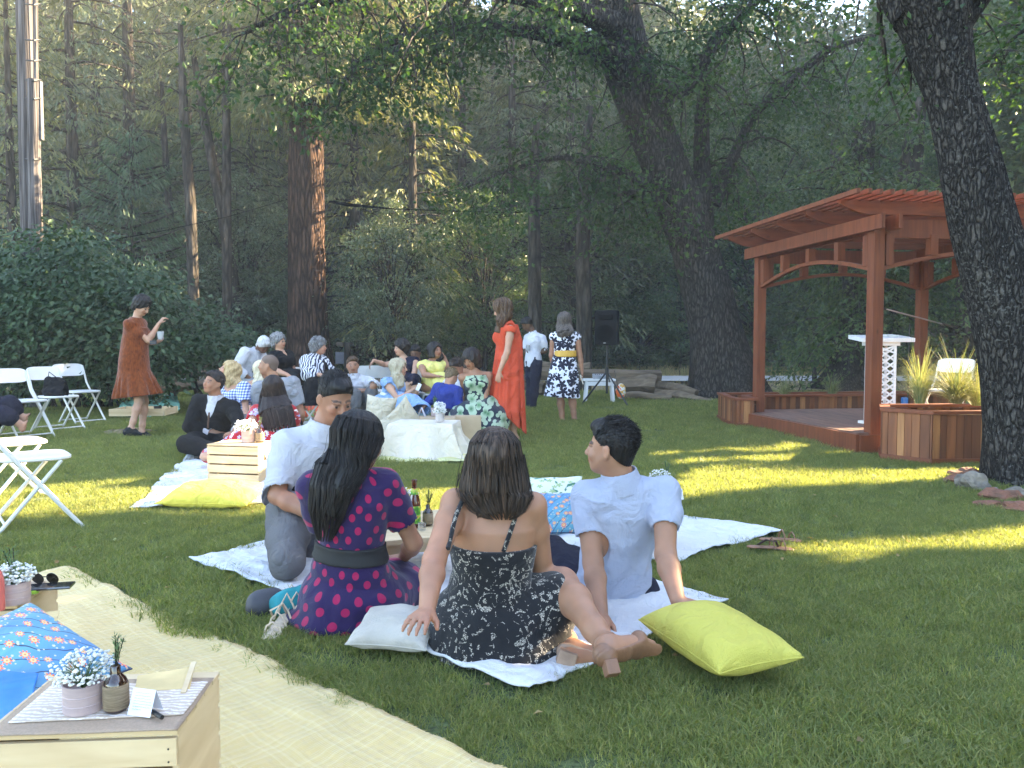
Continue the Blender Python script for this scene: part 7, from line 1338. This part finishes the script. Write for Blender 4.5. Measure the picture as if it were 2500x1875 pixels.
tag(MB().beam(atz(443, 1696, TZ)+V(0, .01, 0), atz(462, 1648, TZ)+V(0, .03, .02), .012, .003).build('wood_clip', MATS['pine']), 'thin wooden holder at the right of the yellow envelope', 'holder')
Z2 = .327
cloth('burlap_runner', 'pink lit lace and burlap runner on the crate at the left edge', [(-2.0, 2.48), (-1.60, 2.53), (-1.63, 2.75), (-2.03, 2.71)], Z2-.004, bur, 'runner')
c = atz(36, 1470, Z2); tin('round pink tin with flowers on the crate at the left edge', c, .046, .068); gyp('creamy baby breath in the tin at the left edge', c+V(0, 0, .06), .05, 260, 5, .0052, .03); rosemary('wispy herb sprig rising at the left edge', c+V(-.03, .05, .06), .11, 8, 3, .04)
tag(MB().box(atz(120, 1432, Z2+.012), (.145, .07, .009), rot=Matrix.Rotation(R(14), 3, 'Z')).build('phone', mat('phone_glass', (.012, .014, .02), .06, spec=.9, coat=1), None, False, .004), 'black smartphone on the crate at the left edge', 'phone')
e = empty('sunglasses', atz(108, 1408, Z2), 'dark sunglasses behind the phone on the crate at the left edge', 'sunglasses')
for k, px in enumerate((92, 128)): MB().lathe(atz(px, 1412, Z2+.02), [(.001, -.001), (.022, -.001), (.022, .001), (.001, .001)], 20, (.1, 1, .35)).build('lens', mat('lens_black', (.01, .01, .01), .1), e, True)
MB().tube([atz(104, 1408, Z2+.028), atz(116, 1408, Z2+.028)], .002, 5).build('bridge', bk, e)
tag(MB().box(atz(72, 1512, Z2+.003), (.15, .10, .003), rot=Matrix.Rotation(R(25), 3, 'Z')).build('envelope', env), 'tan envelope lying on the crate at the left edge', 'envelope'); tag(MB().lathe(atz(83, 1448, Z2), [(.014, 0), (.015, .010), (.014, .0115)], 20).build('tea_light', lime, None, True), 'lime green tea light beside the phone', 'candle')
tag(MB().lathe(atz(-6, 1490, Z2), [(.02, 0), (.021, .005), (.021, .09), (.015, .12), (.009, .13), (.009, .15)], 20).build('pink_bottle', mat('coral_plastic', (.65, .15, .12), .4), None, True), 'coral pink bottle cut by the left edge', 'bottle')
# sunlit crate things
c = P(607, 1112, 6.62); c.z = .345; tin('small grey tin on the sunlit crate', c, .055, .10); gyp('yellow lit baby breath bunch on the sunlit crate', c+V(-.02, 0, .09), .08, 170, 9, .009, .04, 2); c2 = c+V(.095, .0, 0); bottle('twine wrapped bottle on the sunlit crate', c2, .035, .13); rosemary('sprig in the bottle on the sunlit crate', c2+V(0, 0, .12), .08, 10, 3, .02); card('white tent card on the sunlit crate', P(652, 1118, 6.55)*1.0+V(0, 0, 0), .09, .075, R(70), False)
# table in front of the four people
def table(lb, c, w_, d_, h, rz, leg=.035):
    e = empty('low_table', (c[0], c[1], .02), lb, 'table', None, rz); M_ = Matrix.Rotation(rz, 3, 'Z'); C_ = V(c[0], c[1], .02); MB().box(C_+V(0, 0, h-.0125), (w_, d_, .025), rz).build('tabletop', MATS['pine'], e, False, .004); MB().box(C_+V(0, 0, h-.05), (w_-.06, d_-.06, .05), rz).build('apron', MATS['pine'], e, False, .002)
    for a in (-1, 1):
        for b_ in (-1, 1): MB().box(C_+M_ @ V(a*(w_/2-leg/2-.004), b_*(d_/2-leg/2-.004), (h-.026)/2), (leg, leg, h-.026), rz).build('leg', MATS['pine'], e, False, .003)
table('low pine table behind the two women in front', (-.47, 3.95), .50, .60, .24, R(20)); c = P(1012, 1305, 3.85); c.z = .265
e = empty('beer_bottle', c, 'brown beer bottle with a green label on the low pine table', 'bottle'); am = mat('beer_glass', (.10, .022, .006), .1, spec=.8, coat=.8); MB().lathe(c, [(.028, 0), (.030, .006), (.030, .115), (.026, .14), (.015, .175), (.0125, .20), (.0125, .222), (.0145, .224), (.0145, .232), (.012, .234)], 32).build('glass', am, e, True)
m, t, b = nt('beer_label'); v = coords(t); n = N(t, 'TexNoise', i_Scale=38, i_Detail=3); L(t, v, n.inputs[0]); L(t, ramp(t, n.outputs[0], [(.40, (.05, .20, .02)), (.5, (.16, .42, .03)), (.58, (.55, .55, .10)), (.66, (.45, .12, .03))]), b.inputs[0]); MB().lathe(c, [(.0300, .022), (.0308, .023), (.0308, .105), (.0300, .106)], 32).build('label', m, e, True); MB().lathe(c, [(.0190, .158), (.0195, .160), (.0140, .190), (.0132, .192)], 32).build('neck_label', m, e, True)
c = P(985, 1302, 4.0); c.z = .265; tin('tin of flowers behind the beer bottle', c, .04, .07, kraft); gyp('white baby breath behind the beer bottle', c+V(0, 0, .06), .068, 260, 12, .005, .05); c = P(1045, 1305, 3.9); c.z = .265; bottle('twine wrapped bottle right of the beer bottle', c, .025, .10); rosemary('rosemary sprig right of the beer bottle', c+V(0, 0, .095), .075, 14, 5, .02)
tag(MB().lathe(P(1030, 1312, 3.8), [(.018, 0), (.019, .07), (.0185, .072)], 24).build('drinking_glass', mat('clear_glass', (.85, .88, .9), .05, trans=.9), None, True), 'small clear glass between the beer bottle and twine bottle', 'glass')
# table behind the man
table('light pine side table right of the man in the pale blue shirt', (.70, 4.36), .40, .34, .315, R(-14), .04); zt = .34
c = P(1612, 1225, 4.36); c.z = zt; tin('small tin hidden by the shoulder on the side table', c, .04, .06); gyp('white baby breath above the shoulder of the seated man', c+V(0, 0, .05), .05, 200, 16, .0045, .04); c = P(1628, 1220, 4.40); c.z = zt; bottle('dark bottle with herb on the side table', c, .024, .09); rosemary('upright grey green sprig on the side table', c+V(0, 0, .085), .075, 17, 5, .014); card('white tent card on the side table', P(1650, 1218, 4.26), .07, .055, R(10), False)
cloth('lace_runner', 'white lace strip hanging off the side table', [(.62, 4.24), (.80, 4.19), (.87, 4.42), (.67, 4.50)], zt, MATS.get('white_cotton'), 'runner')
# footwear
def sandal(e, c, d, L_=.24, m_=None, straps=3, wd=.04, heel=.02):
    d = Vector(d).normalized(); x = V(-d.y, d.x, 0); sole = SDF([c-d*.15, c+d*.15], .06, .005); sole.chain([c-d*L_*.42+V(0, 0, heel), c+V(0, 0, heel*.7), c+d*L_*.40], [wd*.75, wd*.7, wd*.95], .01, fl=.24, fn=(0, 0, 1)); sdfmesh('sole', sole, m_ or MATS['sandal_gold'], e)
    for k in range(straps): p = c+d*L_*(.30-.26*k)+V(0, 0, heel*.5*k); MB().tube([p-x*wd*.9, p-x*wd*.6+V(0, 0, .035), p+V(0, 0, .05+.01*k), p+x*wd*.6+V(0, 0, .035), p+x*wd*.9], .004, 6, True, 1).build('strap', m_ or MATS['sandal_gold'], e, True)
e = empty('sandals', G(690, 1530), 'pair of gold strappy sandals on the grass beside the polka dot dress', 'sandals'); sandal(e, G(680, 1535, .02), (-.05, -1, 0), .22, straps=4); sandal(e, G(735, 1505, .03), (.6, -.8, 0), .21, straps=4); MB().tube([G(668, 1510, .03), G(660, 1490, .12), G(690, 1475, .14), G(700, 1500, .04)], .004, 6).build('ankle_strap', MATS['sandal_gold'], e, True)
e = empty('sandals', G(1885, 1338), 'pair of tan flat sandals with woven brown straps beside the right blanket', 'sandals'); sandal(e, G(1880, 1342, .02), (1, .1, 0), .25, MATS['leather_tan'], 2); sandal(e, G(1905, 1322, .02), (1, .25, 0), .25, MATS['leather_tan'], 2); MB().tube([G(1850, 1330, .03), G(1870, 1318, .09), G(1895, 1322, .09), G(1900, 1335, .03)], .006, 6).build('woven_strap', mat('brown_leather', (.07, .04, .03), .8), e, True)
F_ = SDF([G(650, 1480), G(740, 1450, .1)], .12, .006); F_.cap(G(690, 1478, .06), G(745, 1458, .08), .06, .06, .02, fl=.8, fn=(0, 1, 0)); F_.wr(.006, 20); tag(sdfmesh('pouch', F_, mat('teal_cloth', (.02, .27, .30), .8, folds=8), None), 'teal cloth pouch beside the polka dot skirt', 'pouch')
F_ = SDF([G(620, 1490), G(680, 1450, .1)], .12, .006); F_.cap(G(635, 1478, .055), G(668, 1470, .06), .062, .06, .02); F_.wr(.006, 12); tag(sdfmesh('handbag', F_, mat('slate_leather', (.045, .045, .055), .6), None), 'dark slate handbag lying left of the teal pouch', 'handbag')
# draped table, boxes, tub among the guests
def drape(lb, c, w_, d_, h, m_, rz=0):
    n = 60; s_ = np.linspace(-1, 1, n); U, W = np.meshgrid(s_, s_, indexing='ij'); ex = 2.0; u = U*ex; w2 = W*ex; x = np.clip(u, -1, 1)*w_/2; y = np.clip(w2, -1, 1)*d_/2; ou = np.clip(np.abs(u)-1, 0, 9); ow = np.clip(np.abs(w2)-1, 0, 9); drop = np.maximum(ou, ow); dmax = ex-1; z = h*(1-np.clip(drop/dmax*1.25, 0, 1)); fl_ = np.clip(drop/dmax, 0, 1)
    ang = np.arctan2(w2, u); rad_ = (.05*fl_+.13*fl_**2*(1.3-.6*np.cos(ang+.6)))*(1+.55*np.sin(ang*7)+.25*np.sin(ang*13))+.16*np.clip(drop/dmax-.78, 0, 1)*4*(.25+.25*np.sin(ang*4)+.2); x = x+np.sign(u)*(ou > 0)*rad_+.0; y = y+np.sign(w2)*(ow > 0)*rad_; z = z+.012+(.010*np.sin(ang*13)+.02*np.abs(np.sin(x*21+y*13))*(fl_ > .8))*(fl_ > 0)
    v_ = np.stack([x, y, z], -1).reshape(-1, 3); v_[:, :2] = v_[:, :2] @ np.array([[math.cos(rz), math.sin(rz)], [-math.sin(rz), math.cos(rz)]]); v_ += [c[0], c[1], 0]; k = np.arange((n-1)**2); i0 = k//(n-1)*n+k % (n-1); o = link('tablecloth', npmesh('tablecloth', v_, np.stack([i0, i0+n, i0+n+1, i0+1], 1), True), m_); o.modifiers.new('s', 'SOLIDIFY').thickness = .004; tag(o, lb, 'tablecloth'); return o
crate('wooden crate hidden under the white cloth', (-.90, 8.25), .56, .40, .26, R(-6)); drape('white cloth draped to the ground over a crate in the middle of the lawn', (-.90, 8.25), .66, .50, .345, wc, R(-6))
zt = .37; c = P(1074, 1048, 8.2); c.z = zt; tin('pale tin on the white draped crate', c, .045, .085, mat('tin_pale', (.55, .5, .48), .6)); gyp('white baby breath on the white draped crate', c+V(0, 0, .08), .06, 170, 21, .008, .03, 2); card('small tent card right of the tin on the white cloth', P(1098, 1046, 8.15)*1, .07, .06, R(60), False); tag(MB().box(P(1060, 1052, 8.1), (.26, .14, .004), rz=.2).build('paper_sheet', kraft), 'brown kraft paper under the tin on the white cloth', 'paper')
box_m = mat('cardboard', (.50, .38, .25), .85, (.45, .34, .22), ns=6); e = empty('cardboard_box', P(1060, 1040, 8.9), 'pale cardboard box behind the white draped crate', 'box'); c = P(1062, 1005, 9.0); MB().box((c.x, c.y, .17), (.46, .34, .34), rz=.08).build('box_body', box_m, e, False, .003); MB().box((c.x+.36, c.y+.2, .2), (.30, .2, .28), rz=.08).build('flap', box_m, e, False, .003)
c = P(1062, 1002, 9.05); c.z = .345; tin('grey tin at the left on the cardboard box', c+V(.0, .05, 0), .05, .09); gyp('herb and baby breath in the tin on the cardboard box', c+V(.05, 0, .08), .06, 150, 23, .009, .04, 2); tin('second tin on the cardboard box', c+V(.07, -.02, 0), .045, .09, MATS['tin_pale']); rosemary('herb sprigs rising from the tin on the cardboard box', c+V(-.01, .05, .08), .14, 24, 4, .03); card('white card leaning left of the tins on the cardboard box', c+V(-.15, -.02, 0), .06, .10, R(80), False)
F_ = SDF([P(990, 1000, 9.2), P(1010, 1020, 9.2)], .15, .01); F_.cap(P(992, 1015, 9.2), P(1008, 1018, 9.2), .07, .07, .02); tag(sdfmesh('handbag', F_, MATS['black_cloth'], None), 'black bag on the blue mat left of the cardboard box', 'handbag')
tag(MB().box(P(1022, 945, 9.55), (.045, .01, .09), rot=Matrix.Rotation(R(25), 3, 'Y')).build('phone', mat('phone_white', (.75, .75, .77), .4), None, False, .003), 'white phone held up by the woman in light blue', 'phone')
c = P(583, 1012, 8.6); e = empty('storage_tub', (c.x, c.y, 0), 'translucent grey plastic tub between the suited man and the red dress', 'tub'); MB().lathe((c.x, c.y, .22), [(.20, 0), (.24, .2), (.25, .205), (.235, .205), (.19, .02), (.01, .015)], 32).build('tub', mat('grey_plastic', (.42, .43, .45), .35), e, True)
c = P(352, 1000, 10.3); e = empty('wooden_tray', (c.x, c.y, .2), 'pale wooden tray resting on the sea green blanket', 'tray')
for s_ in (-1, 1): MB().box((c.x, c.y+s_*.22, .30), (.66, .016, .09), rz=.1).build('side', MATS['pine'], e); MB().box((c.x+s_*.32, c.y+s_*.03, .30), (.016, .42, .088), rz=.1).build('side', MATS['pine_y'], e)
MB().box((c.x, c.y, .262), (.62, .42, .01), rz=.1).build('bottom', MATS['pine'], e)
c = P(385, 985, 10.2); c.z = .27; e = empty('potted_seedling', c, 'small leafy seedling in a dark pot on the wooden tray', 'plant'); MB().lathe(c, [(.035, 0), (.05, .10), (.044, .10), (.04, .09)], 16).build('pot', mat('plastic_dark', (.05, .04, .04), .6), e, True); r = np.random.default_rng(5); q = r.normal(0, .07, (60, 3))+[c.x, c.y, c.z+.22]; link('leaves', leafmesh('leaves', q, rdir(60, -.2), .06, .035), MATS['leaves_shrub'], e)
F_ = SDF([G(285, 1068), G(325, 1055)], .35, .02); F_.ell(G(300, 1062), (.32, .2, .07), None, .03); F_.ell(G(325, 1055), (.25, .16, .06), None, .03); F_.wr(.02, 12); tag(sdfmesh('dirt_mound', F_, MATS['forest_floor'], None), 'small mound of brown dirt beside the black shoes', 'mound')
e = empty('cup', P(392, 820, 9.75), 'clear plastic cup held by the woman in rust brown', 'cup'); MB().lathe(P(392, 829, 9.75), [(.030, 0), (.042, .10), (.040, .10), (.029, .004)], 20).build('cup', mat('frosted', (.75, .77, .78), .2, trans=.55), e, True)
c = P(374, 836, 9.72); tag(MB().box(c, (.085, .01, .05)).build('phone', mat('phone_case', (.02, .02, .03), .4), None, False, .003), 'dark patterned phone in the left hand of the woman in rust brown', 'phone')
tag(MB().lathe(P(1289, 856, 14.05), [(.028, 0), (.036, .10), (.034, .10), (.027, .004)], 16).build('cup', MATS['frosted'], None, True), 'clear cup held by the man in navy trousers', 'cup')
# loudspeaker on tripod
Y = 14.9; c = P(1482, 900, Y); e = empty('loudspeaker', P(1482, 845, Y), 'black loudspeaker mounted on a tripod at the back of the lawn', 'loudspeaker'); rm = Matrix.Rotation(R(-14), 3, 'Z'); cs = P(1482, 800, Y)
MB().box(cs, (.42, .36, .64), rot=rm).build('cabinet', mat('speaker_black', (.008, .008, .009), .85, spec=.15), e, False, .03, 3); fr = rm @ V(0, -.185, 0); MB().lathe(cs+fr+rm @ V(-.02, 0, -.10), [(.15, 0), (.155, .012), (.13, .016), (.06, .004), (.002, .006)], 30, rm @ V(0, -1, 0)).build('woofer_grille', mat('grille', (.004, .004, .005), .8, spec=.1), e, True)
MB().box(cs+fr+rm @ V(0, 0, .19), (.26, .03, .11), rot=rm).build('horn', MATS['grille'], e, False, .02); MB().box(cs+fr*1.01+rm @ V(-.02, 0, -.285), (.045, .012, .012), rot=rm).build('badge', MATS['metal'], e)
e = empty('speaker_stand', (c.x, c.y, 0), 'black tripod stand under the loudspeaker', 'speaker stand'); MB().tube([(c.x, c.y, .25), (c.x, c.y, 1.18)], .022, 10).build('pole', bk, e, True); MB().tube([(c.x, c.y, .62), (c.x, c.y, .72)], .035, 10).build('collar', bk, e, True)
for px, py in ((1417, 992), (1535, 996), (1500, 975)): MB().tube([(c.x, c.y, .66), G(px, py)+V(0, 0, .01)], .016, 8).build('leg', bk, e, True)
# white bench with mixer
c = G(1462, 985); e = empty('bench', (c.x, c.y, 0), 'low white painted bench behind the tripod stand', 'bench'); MB().box((c.x, c.y, .47), (.62, .36, .04)).build('seat', wh, e, False, .004); MB().box((c.x, c.y-.15, .40), (.56, .03, .08)).build('apron', wh, e)
for a in (-1, 1):
    for b_ in (-1, 1): MB().beam((c.x+a*.24, c.y+b_*.13, .44), (c.x+a*.28, c.y+b_*.15, .0), .05, .05, (0, 1, 0)).build('leg', wh, e)
e = empty('audio_mixer', (c.x, c.y, .49), 'grey audio mixer on the white bench', 'mixer'); MB().box((c.x+.05, c.y, .53), (.34, .24, .07), rot=Matrix.Rotation(R(10), 3, 'X')).build('case', mat('mixer_grey', (.32, .33, .35), .5), e, False, .004); mb = MB(); [mb.lathe((c.x-.07+.04*k, c.y-.05+.03*j, .57), [(.006, 0), (.005, .012)], 8) for k in range(7) for j in range(3)]; mb.build('knobs', bk, e, True)
F_ = SDF([G(1515, 975), G(1520, 950, .4)], .2, .015); F_.ell(P(1516, 955, 15.5), (.10, .08, .16), None, .02); F_.wr(.012, 11); m, t, b = nt('bag_print'); v = coords(t); n = N(t, 'TexNoise', i_Scale=9, i_Detail=2); L(t, v, n.inputs[0]); L(t, ramp(t, n.outputs[0], [(.42, (.75, .14, .03)), (.5, (.75, .72, .66)), (.58, (.7, .4, .08))], 'CONSTANT'), b.inputs[0]); tag(sdfmesh('shopping_bag', F_, m, None), 'orange and white plastic bag right of the tripod stand', 'bag')
tag(MB().tube([P(1500, 905, 14.9), P(1510, 950, 14.9), P(1528, 985, 14.9), P(1545, 988, 15)], .006, 5).build('cable', bk, None, True), 'black cable hanging from the loudspeaker to the grass', 'cable')
tag(MB().tube([P(1421, 920, 11.8), P(1416, 915, 11.75), P(1424, 938, 11.75)], .008, 5).build('ribbon', wc, None, True), 'pale cord held by the woman in the floral dress', 'cord')
# ================= air =================
m = bpy.data.materials.new('haze'); m.use_nodes = True; t = m.node_tree; t.nodes.remove(t.nodes['Principled BSDF'])
pv = N(t, 'VolumePrincipled'); pv.inputs['Color'].default_value = (.96, .97, .95, 1); pv.inputs['Density'].default_value = .0018; pv.inputs['Anisotropy'].default_value = .0
L(t, pv.outputs[0], t.nodes['Material Output'].inputs['Volume'])
tag(MB().box((0, 31, 18.5), (124, 96, 40)).build('haze', m), 'thin pale evening haze in the air between the trees', 'haze', kind='stuff')
# final: nothing selected, all data kept
